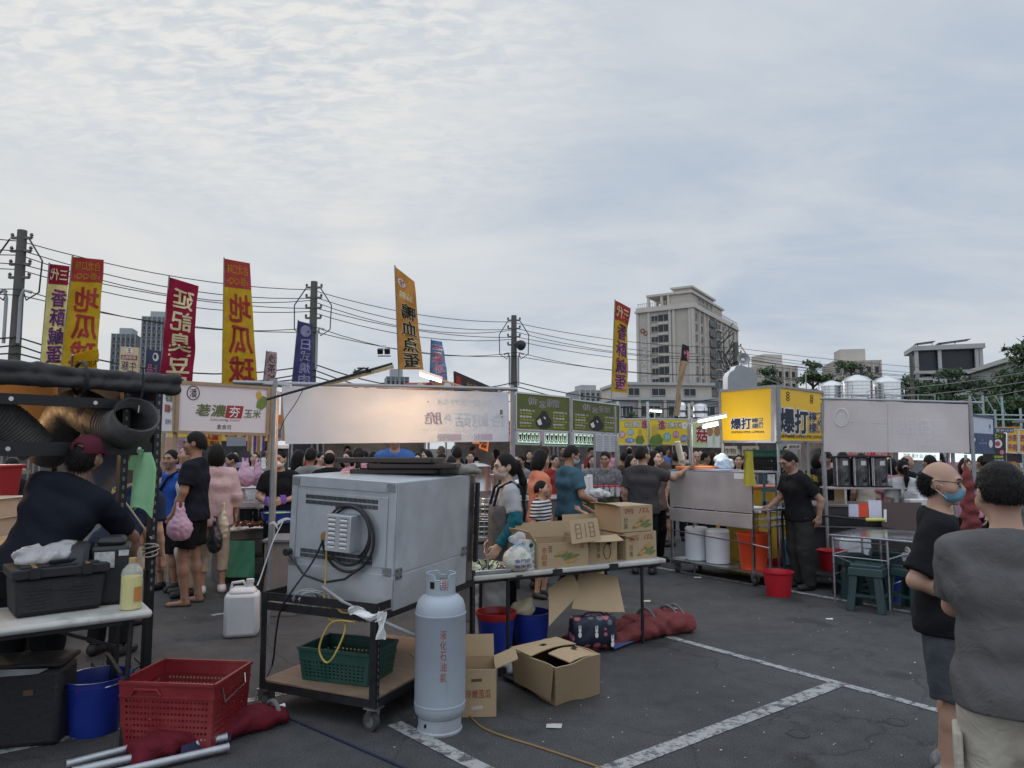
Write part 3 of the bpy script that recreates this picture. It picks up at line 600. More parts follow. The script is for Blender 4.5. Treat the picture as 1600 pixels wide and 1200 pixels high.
def mesh_obj(name, v, f, mat, parent, extra=None):
    me = bpy.data.meshes.new(name)
    if extra is not None: f = np.concatenate([f, extra[1] + len(v)]); v = np.concatenate([v, extra[0]])
    me.from_pydata(v.tolist(), [], [q[:3] if q[2] == q[3] else q for q in f.tolist()]); me.materials.append(mat); me.polygons.foreach_set('use_smooth', [True] * len(me.polygons)); me.update()
    o = bpy.data.objects.new(name, me); COL.objects.link(o); o.parent = parent; return o
SKIN = [pm('skin_warm', (.40, .235, .165, 1), .55, 0, .06, 14, .06, 90), pm('skin_tan', (.30, .17, .115, 1), .55, 0, .07, 14, .06, 90), pm('skin_pale', (.50, .33, .25, 1), .55, 0, .05, 14, .06, 90)]
HAIRM = pm('black_hair', (.012, .010, .010, 1), .45, 0, .4, 60, .5, 130, stretch=(1, 1, .25))
EYEM = pm('eye_dark', (.02, .015, .012, 1), .2)
def cloth(name, r, g, b, bump=.25, rough=.85): return pm('cloth_' + name, (r, g, b, 1), rough, 0, .14, 9, bump * 1.6, 11)
NAVY = cloth('navy', .012, .014, .022); BLACKC = cloth('black', .012, .012, .014); CHAR = cloth('charcoal', .035, .035, .038); DKBL = cloth('dark_blue', .02, .03, .06); WHITEC = cloth('white', .6, .6, .6); PINKC = cloth('pale_pink', .5, .36, .37)
SHOE = pm('dark_shoe', (.02, .02, .02, 1), .6); GREYC = cloth('grey', .22, .22, .23)
def finger_hand(prims, w, d, nrm, side, s, curl=.6, spread=.0):
    d = d / np.linalg.norm(d); nrm = nrm - d * (nrm @ d); nrm /= np.linalg.norm(nrm); l = np.cross(d, nrm) * side
    rot = lambda a: d * math.cos(a) + nrm * math.sin(a)
    for i in range(4):
        o = (i - 1.5) * .0205 * s; k = w + d * .035 * s * .2 + l * o * .7; kn = w + d * (.088 - .006 * abs(i - 1.2)) * s + l * o
        prims.append(('c', k, kn, .0155 * s, .0125 * s, .012)); ln = (.040, .046, .042, .032)[i] * s; e = kn; a = 0
        for j, q in enumerate((1, .7, .5)):
            a += curl * (.75 + .12 * i); n_ = e + (rot(a) + l * spread * (i - 1.5)) * ln * q; prims.append(('c', e, n_, (.0098 - .0012 * j) * s, (.009 - .0012 * j) * s, .003)); e = n_
    b = w + d * .03 * s - l * .026 * s; m_ = b + (d * .6 - l * .62 + nrm * .35) * .042 * s; prims.append(('c', w + d * .012 * s - l * .014 * s, b, .016 * s, .014 * s, .012)); prims.append(('c', b, m_, .0135 * s, .0115 * s, .006)); prims.append(('c', m_, m_ + (d * .85 - l * .1 + nrm * .55 * (.4 + curl)) * .034 * s, .011 * s, .009 * s, .004))
def person(label, loc, rz, H=1.72, build=1.0, lean=0.0, head=(0, 0), arms={}, legs={}, top=(NAVY, .55, .82), bottom=(BLACKC, .10), shoes=SHOE, hair='short', skin=0, res=.014, group=None, fit=.016, eyes=True, wr=.003, seed=1, extra=None, sidelean=0, hairm=None, lower=True, rh=None, belly=0, hemr=.116):
    s = H / 1.735; sk = SKIN[skin]; root = thing('person', label, 'person', loc, rz, group)
    Rl = rotx(lean) @ roty(sidelean); hip = A(0, 0, .93)
    U = lambda p: (hip + Rl @ (p - hip)) * s
    J = {}
    for sd, q in (('L', 1), ('R', -1)):
        sh = U(A(q * .172, .005, 1.382)); J['sh' + sd] = sh
        J['el' + sd] = A(*arms['el' + sd]) * s if 'el' + sd in arms else sh + A(q * .055, .025, -.285) * s
        J['wr' + sd] = A(*arms['wr' + sd]) * s if 'wr' + sd in arms else J['el' + sd] + A(-q * .005, -.075, -.235) * s
        J['hp' + sd] = A(q * .092, 0, .90) * s
        J['kn' + sd] = A(*legs.get('kn' + sd, (q * .105, -.02, .48))) * s; J['an' + sd] = A(*legs.get('an' + sd, (q * .11, .03, .085))) * s
    b = build; torso = lambda i: [('c', A(-.075, 0, .93) * s, A(.075, 0, .93) * s, (.105 * b + i) * s, (.105 * b + i) * s, .06), ('c', U(A(-.055 * b, -belly * .4, 1.08)), U(A(.055 * b, -belly * .4, 1.08)), (.103 * b + i + belly) * s, (.103 * b + i + belly) * s, .07), ('c', U(A(-.085 * b, .0, 1.25)), U(A(.085 * b, 0, 1.25)), (.108 * b + i) * s, (.108 * b + i) * s, .07), ('c', U(A(0, .012, 1.412)), U(A(.142, .008, 1.362)), (.060 * b + i * .8) * s, (.056 * b + i * .8) * s, .05), ('c', U(A(0, .012, 1.412)), U(A(-.142, .008, 1.362)), (.060 * b + i * .8) * s, (.056 * b + i * .8) * s, .05)]
    pv = A(0, .005, 1.52); Rh = Rl @ rotz(head[0]) @ rotx(head[1]); 
    if rh is not None: Rh = rotz(head[0]) @ rotx(head[1])
    pvw = U(pv); Hd = lambda p: pvw + Rh @ ((p - pv) * s)
    body = torso(-.008) + [('c', U(A(0, .02, 1.39)), Hd(A(0, .0, 1.56)), .06 * s * b ** .5, .05 * s, .03)]
    headp = [('e', Hd(A(0, .005, 1.635)), A(.077, .097, .104) * s, Rh, .01), ('e', Hd(A(0, -.04, 1.575)), A(.058, .062, .066) * s, Rh, .03), ('c', Hd(A(0, -.093, 1.632)), Hd(A(0, -.116, 1.598)), .009 * s, .0155 * s, .012), ('e', Hd(A(0, -.088, 1.655)), A(.05, .016, .012) * s, Rh, .02), ('c', Hd(A(-.018, -.098, 1.563)), Hd(A(.018, -.098, 1.563)), .0075 * s, .0075 * s, .008), ('e', Hd(A(0, -.086, 1.528)), A(.024, .02, .018) * s, Rh, .02)]
    for q in (-1, 1): headp += [('e', Hd(A(q * .079, .012, 1.612)), A(.011, .024, .034) * s, Rh, .008), ('e', Hd(A(q * .05, -.06, 1.60)), A(.025, .03, .025) * s, Rh, .03)]
    body += headp; hands = []
    for sd, q in (('L', 1), ('R', -1)):
        S_, E, W_ = J['sh' + sd], J['el' + sd], J['wr' + sd]
        body += [('c', S_, E, .050 * s * b ** .5, .041 * s * b ** .5, .04), ('c', E, E + (W_ - E) * .35, .041 * s, .041 * s * b ** .5, .02), ('c', E + (W_ - E) * .35, W_, .040 * s, .027 * s, .02)]
        hp = [('c', W_ - (W_ - E) * .12, W_, .0265 * s, .025 * s, .01)]; n = A(*arms.get('pn' + sd, (-q, 0, -.1))); d_ = A(*arms['hd' + sd]) if 'hd' + sd in arms else (W_ - E)
        finger_hand(hp, W_, d_, n, q, s, arms.get('cu' + sd, .45)); hands.append(grow(hp, .0062 if res > .009 else .0045))
        body += [('c', W_, W_ + d_ / np.linalg.norm(d_) * .03 * s, .024 * s, .02 * s, .01)]
        if lower:
            body += [('c', J['hp' + sd], J['kn' + sd], .078 * s * b, .052 * s, .05), ('c', J['kn' + sd], J['kn' + sd] + (J['an' + sd] - J['kn' + sd]) * .35, .05 * s, .054 * s, .02), ('c', J['kn' + sd] + (J['an' + sd] - J['kn' + sd]) * .3, J['an' + sd], .052 * s, .034 * s, .03)]
            an = J['an' + sd]; body += [('c', an, A(an[0], an[1] + .02 * s, .035 * s), .036 * s, .032 * s, .02), ('c', A(an[0], an[1] + .01, .032 * s), A(an[0] + q * .02, an[1] - .15 * s, .022 * s), .034 * s, .024 * s, .02)]
    v, f = grow(body, res); ex = (np.concatenate([hands[0][0], hands[1][0]]), np.concatenate([hands[0][1], hands[1][1] + len(hands[0][0])]))
    bo = mesh_obj('body', v, f, sk, root, ex)
    # clothes
    tm, sl, hem = top[:3]; pr = torso(fit)
    pr += [('c', U(A(-.07, 0, hem + .01)), U(A(.07, 0, hem + .01)), (hemr * b + fit + belly * .5) * s, (.118 * b + fit + belly * .5) * s, .08), ('c', U(A(-.055, .015, 1.425)), U(A(.055, .015, 1.425)), .062 * s, .062 * s, .07)]
    arm_m = []
    for sd in 'LR':
        S_, E, W_ = J['sh' + sd], J['el' + sd], J['wr' + sd]
        if sl <= 1: e = S_ + (E - S_) * (sl + .12); pr.append(('c', S_, S_ + (E - S_) * .25, (.062 * b ** .5 + fit * .5) * s, (.063 * b ** .5 + fit * .6) * s, .05)); pr.append(('f', S_ + (E - S_) * .1, e, (.06 * b ** .5 + fit * .6) * s, (.062 * b ** .5 + fit * .9) * s, .025))
        else: pr += [('c', S_, E, (.06 + fit * .7) * s, (.052 + fit * .7) * s, .04), ('f', E, E + (W_ - E) * min(1, sl - 1), (.052 + fit * .7) * s, (.042 + fit * .6) * s, .03)]
    hn = Rl @ A(0, 0, -1); hc = U(A(0, 0, hem)); nk = U(A(0, .0, 1.462)); nn = Rl @ A(0, -.35, 1)
    v, f = grow(pr, res, [(hc, hn), (nk, nn / np.linalg.norm(nn))], wr * s, seed); mesh_obj('shirt', v, f, tm, root)
    if lower:
        bm, ln = bottom[:2]; pr = [('c', A(-.075, 0, .94) * s, A(.075, 0, .94) * s, (.112 * b + .006) * s, (.112 * b + .006) * s, .06)]; loose = bottom[2] if len(bottom) > 2 else .02
        for sd in 'LR':
            h0, k0, a0 = J['hp' + sd], J['kn' + sd], J['an' + sd]
            if ln > .30: t = (.9 - ln) / .42; pr.append(('f', h0, h0 + (k0 - h0) * t if t <= 1 else k0 + (a0 - k0) * ((.48 - ln) / .395), (.086 * b + loose) * s, (.07 + loose * 1.5) * s, .04))
            else: pr += [('c', h0, k0, (.086 * b + loose) * s, (.06 + loose) * s, .04), ('f', k0, k0 + (a0 - k0) * min(1.1, (.48 - ln) / .395), (.06 + loose) * s, (.048 + loose) * s, .04)]
        v, f = grow(pr, res, [((0, 0, (hem + .05) * s), (0, 0, 1))], wr * s, seed + 3); mesh_obj('shorts' if ln > .25 else 'trousers', v, f, bm, root)
        if shoes is not None:
            for sd, q in (('L', 1), ('R', -1)):
                an = J['an' + sd]; pr = [('c', A(an[0], an[1] + .03 * s, .045 * s), A(an[0] + q * .02, an[1] - .15 * s, .036 * s), .045 * s, .042 * s, .02), ('c', A(an[0], an[1] + .01, .05 * s), A(an[0], an[1], .09 * s), .042 * s, .043 * s, .03)]
                v, f = grow(pr, max(.007, res * .7), [((0, 0, .003), (0, 0, -1)), ((0, 0, .10 * s), (0, 0, 1))]); mesh_obj('shoe', v, f, shoes, root)
    hm = hairm or HAIRM; hc_ = lambda c, r, k=.02, M=Rh: ('e', Hd(c), np.asarray(r) * s, M, k)
    def half(pt, n):                    # the half-space in front of the hairline, in head coordinates
        pw = Hd(pt); nw = Rh @ (n / np.linalg.norm(n)); return ('sub', lambda p: (pw - p) @ nw)
    hp = None; hr = max(.006, res * .6)
    if hair in ('short', 'bob', 'pony', 'long'):
        hp = [hc_(A(0, .012, 1.645), (.083, .101, .106)), hc_(A(0, .05, 1.60), (.074, .07, .085), .03)]
        if hair == 'bob': hp += [hc_(A(q * .06, .03, 1.57), (.035, .07, .10), .03) for q in (-1, 1)] + [hc_(A(0, .07, 1.56), (.07, .045, .10), .03)]
        if hair in ('long',): hp += [hc_(A(q * .065, .03, 1.53), (.032, .06, .15), .03) for q in (-1, 1)] + [hc_(A(0, .08, 1.50), (.085, .04, .17), .03)]
        if hair == 'pony': hp += [hc_(A(0, .115, 1.635), (.03, .03, .03), .02), ('c', Hd(A(0, .13, 1.62)), Hd(A(0, .155, 1.45)), .03 * s, .034 * s, .03), ('c', Hd(A(0, .155, 1.45)), Hd(A(.01, .14, 1.28)), .034 * s, .012 * s, .03)]
        hp.append(half(A(0, -.062, 1.675), A(0, -1, -.30) if hair == 'short' else A(0, -1, -.12)))
        if hair == 'short': hp.append(half(A(0, .03, 1.585), A(0, -.5, -1)))
    elif hair == 'bald': hp = [hc_(A(0, .012, 1.636), (.080, .100, .104)), half(A(0, .0, 1.65), A(0, -1, .12)), half(A(0, .04, 1.655), A(0, -.25, 1)), half(A(0, .03, 1.565), A(0, -.5, -1))]
    elif hair == 'cap': hp = [hc_(A(0, .02, 1.62), (.081, .098, .09)), hc_(A(0, .05, 1.59), (.07, .065, .07), .03), half(A(0, .0, 1.60), A(0, -1, -.1)), half(A(0, .0, 1.70), A(0, 0, 1))]
    if hp:
        v, f = grow(hp, hr, wr=.0009 * s, seed=seed, wf=4.2)
        nst = 5200 if res < .0095 else 1500 if res < .0125 else 500 if res < .0145 else 0
        ho = mesh_obj('hair', v, f, hm, root, strands(v, f, nst, s, seed, Rh, .013 if hair == 'short' else .03) if nst else None)
    if eyes:
        m = MB()
        for q in (-1, 1):
            c = Hd(A(q * .031, -.0865, 1.632)); m.lathe([(0, -.006 * s), (.012 * s, 0), (0, .006 * s)], c, EYEM, 8, rot=Matrix(Rh.tolist()))
            a_, b_ = Hd(A(q * .014, -.101, 1.654)), Hd(A(q * .05, -.088, 1.655)); m.tube([a_, (a_ + b_) / 2 + Rh @ A(0, -.004, .006), b_], .0045 * s, HAIRM, 5)
        c = [Hd(A(-.024, -.103, 1.562)), Hd(A(0, -.108, 1.5635)), Hd(A(.024, -.103, 1.562))]; m.tube(c, .004 * s, pm('lips', (.22, .09, .075, 1), .5), 5); m.build('face', root)
    info = dict(root=root, J=J, Hd=Hd, Rh=Rh, s=s, U=U)
    return info
def face_mask(p, mat, strap=True):
    Hd, s = p['Hd'], p['s']; v, f = grow([('e', Hd(A(0, -.045, 1.572)), A(.068, .075, .061) * s, p['Rh'], .01), ('c', Hd(A(0, -.10, 1.61)), Hd(A(0, -.112, 1.595)), .010 * s, .014 * s, .02)], .006 * s, [(Hd(A(0, -.028, 1.57)), p['Rh'] @ A(0, 1, 0)), (Hd(A(0, 0, 1.621)), p['Rh'] @ A(0, 0, 1))], .0012, 2, 4)
    o = mesh_obj('face_mask', v, f, mat, p['root'])
    if strap:
        m = MB()
        for q in (-1, 1):
            for z0, z1 in ((1.60, 1.63), (1.545, 1.59)): m.tube([Hd(A(q * .06, -.05, z0)), Hd(A(q * .077, -.02, (z0 + z1) / 2)), Hd(A(q * .083, .012, z1))], .0022 * s, WHITE, 4)
        m.build('ear_loop', o)
def glasses(p, col=None):
    Hd, s = p['Hd'], p['s']; m = MB(); bm = col or BLACKM
    for q in (-1, 1):
        pts = [Hd(A(q * .036 + .026 * math.cos(t), -.108 + .01 * abs(math.cos(t)), 1.632 + .019 * math.sin(t))) for t in np.linspace(0, 6.283, 15)]; m.tube(pts, .0024 * s, bm, 5); m.tube([Hd(A(q * .062, -.098, 1.638)), Hd(A(q * .084, -.05, 1.64)), Hd(A(q * .087, .012, 1.635)), Hd(A(q * .085, .03, 1.615))], .0026 * s, bm, 5)
    m.tube([Hd(A(-.011, -.11, 1.637)), Hd(A(0, -.115, 1.641)), Hd(A(.011, -.11, 1.637))], .0022 * s, bm, 5); m.build('glasses', p['root'])
def strands(v, f, n, s, seed, Rh, ln):
    g = np.random.default_rng(seed); q = f[g.integers(0, len(f), n)]; w = g.dirichlet((1, 1, 1, 1), n); p = (v[q] * w[..., None]).sum(1); nr = np.cross(v[q[:, 2]] - v[q[:, 0]], v[q[:, 3]] - v[q[:, 1]]); nr /= np.linalg.norm(nr, axis=1)[:, None] + 1e-9
    cb = np.array([0, .25, -.95]) if ln > .02 else np.array([.12, .12, -.95]); d = nr * (.22 if ln < .02 else .1) + Rh @ cb * .8 + g.normal(size=(n, 3)) * (.16 if ln < .02 else .28); d /= np.linalg.norm(d, axis=1)[:, None]; sd = np.cross(d, nr + g.normal(size=(n, 3)) * .3); sd /= np.linalg.norm(sd, axis=1)[:, None] + 1e-9
    L_ = (ln * s * (.5 + g.random(n)))[:, None]; a = p - nr * .002; t = a + d * L_; m_ = a + d * L_ * .5 + nr * .002; wd = .0011 * s
    vs = np.stack([a - sd * wd, a + sd * wd, m_ + sd * wd * .8, m_ - sd * wd * .8, t], 1).reshape(-1, 3); i = np.arange(n)[:, None] * 5; return vs, np.concatenate([i + np.array([[0, 1, 2, 3]]), i + np.array([[3, 2, 4, 4]])])
def at(px, py, d, z=0): q = P(px, py, d); return Vector((q.x, d, z))
# ------------------------------------------------------------------ the people one can point at
def hgt(py, d): return P(CX, py, d).z
D2 = R
# bald man in mask, near right
bald = person('bald man in a black T-shirt, grey shorts and blue face mask', at(1462, 700, 3.74), R(62), 1.585, 1.12, head=(R(-12), R(8)), hair='bald', skin=0, res=.009, top=(BLACKC, .74, .80), bottom=(cloth('slate', .065, .07, .08), .46, .03), shoes=pm('grey_sneaker', (.2, .2, .21, 1), .7, 0, .5, 30), fit=.02, wr=.004,
              arms=dict(elL=(.27, .0, 1.10), wrL=(.12, -.2, 1.06), elR=(-.26, .14, 1.10), wrR=(-.12, -.12, 1.0), hdL=(-1, -.2, 0), hdR=(1, -.2, 0), cuL=.6, cuR=.6), belly=.015, eyes=True)
face_mask(bald, pm('blue_mask', (.13, .26, .36, 1), .8, 0, .08, 20, .3, 60)); glasses(bald)
# man in grey T-shirt from behind, nearest
KHAKI = cloth('khaki', .42, .38, .32, .3)
man = person('man in a loose charcoal T-shirt and pale khaki trousers seen from behind', at(1566, 700, 2.62), R(150), 1.605, 1.07, head=(R(16), R(20)), hair='short', skin=0, res=.009, top=(cloth('washed_charcoal', .112, .107, .106, .3), .62, .79), bottom=(KHAKI, .05, .03), hemr=.132, fit=.018, wr=.0042, seed=4,
             arms=dict(elL=(.19, -.17, 1.13), wrL=(.08, -.36, 1.10), elR=(-.22, -.14, 1.13), wrR=(-.08, -.34, 1.10)), eyes=True)
m = MB(); m.box((.1, .0, .56), (.03, .15, .17), KHAKI); m.build('cargo_pocket', man['root'], bevel=.01).location = (.09, .0, 0)
m = MB(); m.tube([(-.18, .09, .72), (-.20, .1, .66), (-.19, .12, .62), (-.17, .13, .66), (-.17, .12, .72)], .008, KHAKI, 6); m.build('strap_loop', man['root'])
m = MB(); sf = Surf((.05, .13, .80), (.09, .13, .80), (.09, .135, .785), (.05, .135, .785)); m.sheet(sf, 2, 1, BLACKM, .003); m.build('clothing_tag', man['root'])
# man at the lemon cart
cart = person('man in a black T-shirt with yellow back lettering frying at the steel cart', at(1246, 700, 8.6), R(-78), hgt(704, 8.6), 1.1, lean=R(8), head=(0, R(22)), top=(BLACKC, .6, .86), bottom=(cloth('grey_black', .03, .03, .03), .06, .035), hair='short', skin=1, res=.013,
              arms=dict(elL=(.27, .12, 1.12), wrL=(.25, .1, .92), elR=(-.22, -.12, 1.13), wrR=(-.2, -.33, 1.0), cuR=.9), wr=.004)
glasses(cart); m = MB(); sf = Surf((.12, .155, 1.33), (-.10, .155, 1.36), (-.10, .17, 1.27), (.12, .17, 1.24)); m.text(sf, '爆打', (0, 0, .9, .9), pm('yellow_ink', (.6, .42, .05, 1), .6), .02, out=.01); m.text(sf, '檸檬', (.95, 0, 1.5, .9), pm('yellow_ink', (.6, .42, .05, 1), .6), .02, out=.01); m.build('back_lettering', cart['root'])
# maroon cap man leaning in the black stall
capm = person('man in a maroon cap and navy T-shirt bending over the counter of the black stall', at(60, 700, 4.40), R(192), 1.78, 1.05, lean=R(13), sidelean=R(-19), head=(R(-8), R(-16)), hair='cap', skin=1, res=.010, top=(NAVY, .62, .86), bottom=(BLACKC, .06), fit=.02, wr=.0045,
              arms=dict(elR=(-.40, -.50, 1.02), wrR=(-.36, -.62, .80), elL=(.26, -.62, 1.0), wrL=(.25, -.8, .85)), seed=2)
CAPM = cloth('maroon_cap', .09, .02, .032); Hd, Rh, s = capm['Hd'], capm['Rh'], capm['s']
v, f = grow([('e', Hd(A(0, .008, 1.655)), A(.09, .107, .10) * s, Rh, .02), ('sub', lambda p, a=Hd(A(0, .085, 1.665)), r=.036 * s: np.linalg.norm((p - a), axis=-1) - r)], .007, [(Hd(A(0, 0, 1.655)), Rh @ A(0, -.12, -1))]); cp = mesh_obj('cap', v, f, CAPM, capm['root'])
m = MB(); m.tube([Hd(A(.09 * math.cos(t), -.008 - .16 * math.sin(t) * .9 - .02, 1.655 - .012 * math.sin(t))) for t in np.linspace(.15, 2.99, 11)], .006, CAPM, 6); pts = [Hd(A(.088 * math.cos(t), -.03 - .14 * math.sin(t), 1.655)) for t in np.linspace(.1, 3.04, 12)]; m.add(pts + [Hd(A(0, -.02, 1.662))], [(i, i + 1, 12) for i in range(11)], CAPM); m.build('brim', cp)
person('person in dark navy bending beside the maroon cap man', at(186, 700, 5.9), R(170), 1.66, 1.0, lean=R(38), top=(DKBL, .6, .84), hair='short', eyes=False, res=.016)
# shoppers at the left
dark = person('tall man in glasses, dark navy T-shirt and black shorts holding a pink bag', at(306, 700, 7.75), R(-84), 1.83, 1.0, head=(0, R(6)), hair='short', skin=1, res=.012, top=(NAVY, .62, .84), bottom=(BLACKC, .58, .025), shoes=None, fit=.02, wr=.004,
              arms=dict(elL=(.22, -.03, 1.14), wrL=(.18, -.14, .90), elR=(-.22, -.03, 1.14), wrR=(-.18, -.14, .90), cuL=1.1, cuR=1.1), legs=dict(knL=(.09, -.06, .48), anL=(.09, -.02, .085), knR=(-.10, .0, .48), anR=(-.10, .05, .085)))
glasses(dark)
m = MB()
for x, y in ((.09, -.02), (-.10, .05)): m.lathe([(0, 0), (.05, 0), (.05, .018), (0, .018)], (x, y - .07, .0), SHOE, 16, 1, 2.7); m.tube([(x - .04, y - .05, .02), (x, y - .14, .055), (x + .04, y - .05, .02)], .007, SHOE, 5)
m.build('flip_flops', dark['root'])
blue = person('man in a bright blue polo with a dark sling strap beside the corn stall', at(268, 700, 8.5), R(-18), hgt(704, 8.5), 1.05, head=(R(12), R(4)), top=(cloth('royal_blue', .02, .075, .32), .62, .84), bottom=(BLACKC, .46), shoes=SHOE, skin=1, res=.013, arms=dict(elR=(-.27, .02, 1.10), wrR=(-.34, -.12, .90), cuR=1.0), hair='short')
m = MB(); m.tube([blue['U'](A(*q)) for q in ((.12, .0, 1.47), (.08, -.12, 1.40), (-.02, -.15, 1.24), (-.12, -.14, 1.08), (-.16, -.02, .98))], .016, BLACKC, 6); m.build('sling_strap', blue['root'])
person('man in a pale grey shirt half hidden behind the tall man in glasses', at(296, 700, 8.2), R(-60), 1.70, 1.0, top=(cloth('pale_grey', .42, .43, .45), 1.9, .82), bottom=(KHAKI, .1), eyes=False)
pink = person('woman in a loose pale pink shirt carrying two bags behind the tall man', at(338, 700, 8.35), R(-150), 1.70, 1.0, top=(PINKC, 1.55, .78), bottom=(cloth('beige', .45, .38, .3), .25), hair='bob', eyes=False, fit=.03, shoes=WHITE, arms=dict(elR=(-.24, .03, 1.12), wrR=(-.25, -.03, .90), elL=(.24, .02, 1.12), wrL=(.26, -.02, .9)))
person('person in a tan top turned toward the black stall behind the green bags', at(212, 700, 6.9), R(150), 1.60, 1.0, top=(cloth('tan', .36, .25, .17), .6, .8), bottom=(KHAKI, .55), hair='short', eyes=False)
sell = person('stall seller in a black apron, white mask and purple gloves by the hanging pink bags', at(439, 700, 8.9), R(5), hgt(702, 8.9), 1.0, head=(R(-10), R(16)), top=(BLACKC, .6, .84), hair='short', arms=dict(elL=(.26, -.02, 1.12), wrL=(.1, -.26, 1.08), elR=(-.26, -.02, 1.12), wrR=(-.08, -.27, 1.06)))
face_mask(sell, WHITE); m = MB(); [m.lathe([(0, -.05), (.04, -.03), (.045, .03), (.035, .07)], sell['J']['wr' + q] , pm('purple_glove', (.16, .07, .38, 1), .5), 12) for q in 'LR']; m.build('gloves', sell['root'])
m = MB(); m.lathe([(.094, 1.66), (.098, 1.70), (.06, 1.75), (0, 1.755)], (0, .01, -.005), WHITE, 16); m.build('hair_net', sell['root'])
# the oven stall and tea stall
LG = cloth('light_grey', .33, .33, .34)
apr = person('woman in glasses and a grey shirt with dark apron straps and teal sleeves, ponytail', at(792, 700, 6.35), R(-78), hgt(710, 6.35), .96, head=(R(8), R(10)), top=(LG, .6, .8), bottom=(BLACKC, .08), hair='pony', res=.012, arms=dict(elL=(.26, .03, 1.12), wrL=(.23, -.12, .90), elR=(-.27, .0, 1.12), wrR=(-.24, -.1, .90)), skin=2)
face_mask(apr, pm('pink_mask', (.5, .36, .33, 1), .8)); glasses(apr)
TEAL = cloth('teal', .015, .10, .13, .5); U = apr['U']; s = apr['s']
for sd in 'LR': a, b = apr['J']['el' + sd], apr['J']['wr' + sd]; S_ = apr['J']['sh' + sd]; v, f = grow([('f', S_ + (a - S_) * .82, a, .06, .058, .02), ('f', a, a + (b - a) * .97, .058, .046, .03)], .011, (), .004, 3, 2); mesh_obj('sleeve_cover', v, f, TEAL, apr['root'])
m = MB(); [m.tube([U(A(q * .10, .13, .98)), U(A(q * .1, .155, 1.2)), U(A(q * .105, .12, 1.42)), U(A(q * .10, .02, 1.475)), U(A(q * .1, -.1, 1.42)), U(A(q * .1, -.145, 1.25))], .014, NAVY, 6) for q in (-1, 1)]; m.tube([U(A(.14 * math.sin(t) * 1.15, .155 * math.cos(t), 1.02)) for t in np.linspace(0, 6.28, 18)], .014, NAVY, 6); m.build('apron_straps', apr['root'])
v, f = grow([('c', U(A(-.075, -.02, z)), U(A(.075, -.02, z)), .128 * s, .128 * s, .10) for z in (1.22, 1.1, .98, .86, .74)], .014, [(U(A(0, -.035, 0)), (0, 1, 0)), (U(A(0, 0, 1.26)), (0, 0, 1)), (U(A(0, 0, .72)), (0, 0, -1))], .003); mesh_obj('apron', v, f, cloth('apron_grey', .10, .095, .09), apr['root'])
ORG = cloth('coral', .50, .19, .12)
person('woman with bobbed black hair in a coral orange T-shirt', at(843, 700, 8.5), R(105), hgt(703, 8.5), 1.05, head=(R(8), R(12)), top=(ORG, .62, .82), bottom=(BLACKC, .1), hair='bob', res=.013)
def stripes(name, c1, c2, freq, axis='Z', duty=.5):
    if name in MATS: return MATS[name]
    mt = bpy.data.materials.new(name); mt.use_nodes = True; N = mt.node_tree.nodes; L = mt.node_tree.links; b = N['Principled BSDF']; b.inputs['Roughness'].default_value = .85
    tc = N.new('ShaderNodeTexCoord'); sp = N.new('ShaderNodeSeparateXYZ'); L.new(tc.outputs['Object'], sp.inputs[0]); mm = N.new('ShaderNodeMath'); mm.operation = 'MULTIPLY'; L.new(sp.outputs[axis], mm.inputs[0]); mm.inputs[1].default_value = freq
    fr = N.new('ShaderNodeMath'); fr.operation = 'FRACT'; L.new(mm.outputs[0], fr.inputs[0]); gt = N.new('ShaderNodeMath'); gt.operation = 'GREATER_THAN'; L.new(fr.outputs[0], gt.inputs[0]); gt.inputs[1].default_value = duty
    mx = N.new('ShaderNodeMix'); mx.data_type = 'RGBA'; L.new(gt.outputs[0], mx.inputs[0]); mx.inputs[6].default_value = c1; mx.inputs[7].default_value = c2; L.new(mx.outputs[2], b.inputs['Base Color']); MATS[name] = mt; return mt
STR = stripes('striped_cloth', (.02, .02, .025, 1), (.55, .55, .55, 1), 27)
person('small boy in a black and white striped T-shirt beside the coral woman', at(846, 700, 8.1), R(60), hgt(752, 8.1), .92, top=(STR, .6, .8), bottom=(BLACKC, .5), hair='short', head=(R(20), 0), wr=.001)
teal = person('man in a teal blue T-shirt with glasses handing something down to a child', at(889, 700, 8.8), R(118), hgt(696, 8.8), 1.08, head=(R(-10), R(20)), top=(cloth('teal_blue', .045, .105, .145), .6, .84), bottom=(NAVY, .1), hair='short', skin=1, res=.013, arms=dict(elL=(.26, -.04, 1.12), wrL=(.2, -.25, .98), elR=(-.26, -.02, 1.12), wrR=(-.22, -.3, 1.02)))
glasses(teal); face_mask(teal, pm('pale_blue_mask', (.35, .45, .52, 1), .8))
person('small child in a red shirt reaching up toward the teal man', at(938, 700, 8.6), R(-100), hgt(779, 8.6), .95, top=(cloth('red', .36, .02, .03), .6, .7), bottom=(BLACKC, .4), hair='short', eyes=False, arms=dict(elR=(-.3, -.2, 1.45), wrR=(-.3, -.42, 1.6), elL=(.28, -.2, 1.4), wrL=(.22, -.4, 1.52)))
person('heavy man in a charcoal T-shirt holding one arm out over the steel cart', at(1003, 700, 9.6), R(165), hgt(698, 9.6), 1.2, head=(R(-40), R(5)), top=(cloth('charcoal_tee', .05, .047, .05), .62, .82), bottom=(BLACKC, .1), hair='short', skin=1, res=.013, eyes=True, arms=dict(elR=(-.42, -.06, 1.30), wrR=(-.62, -.12, 1.44), hdR=(-1, 0, .4), cuR=.8))
person('woman in a striped T-shirt stretching one arm across the steel cart', at(1136, 700, 9.9), R(110), hgt(713, 9.9), 1.0, head=(R(-10), 0), top=(STR, .6, .8), hair='short', eyes=False, wr=.001, arms=dict(elR=(-.32, .16, 1.34), wrR=(-.33, .42, 1.37), hdR=(0, 1, .15), cuR=.5))
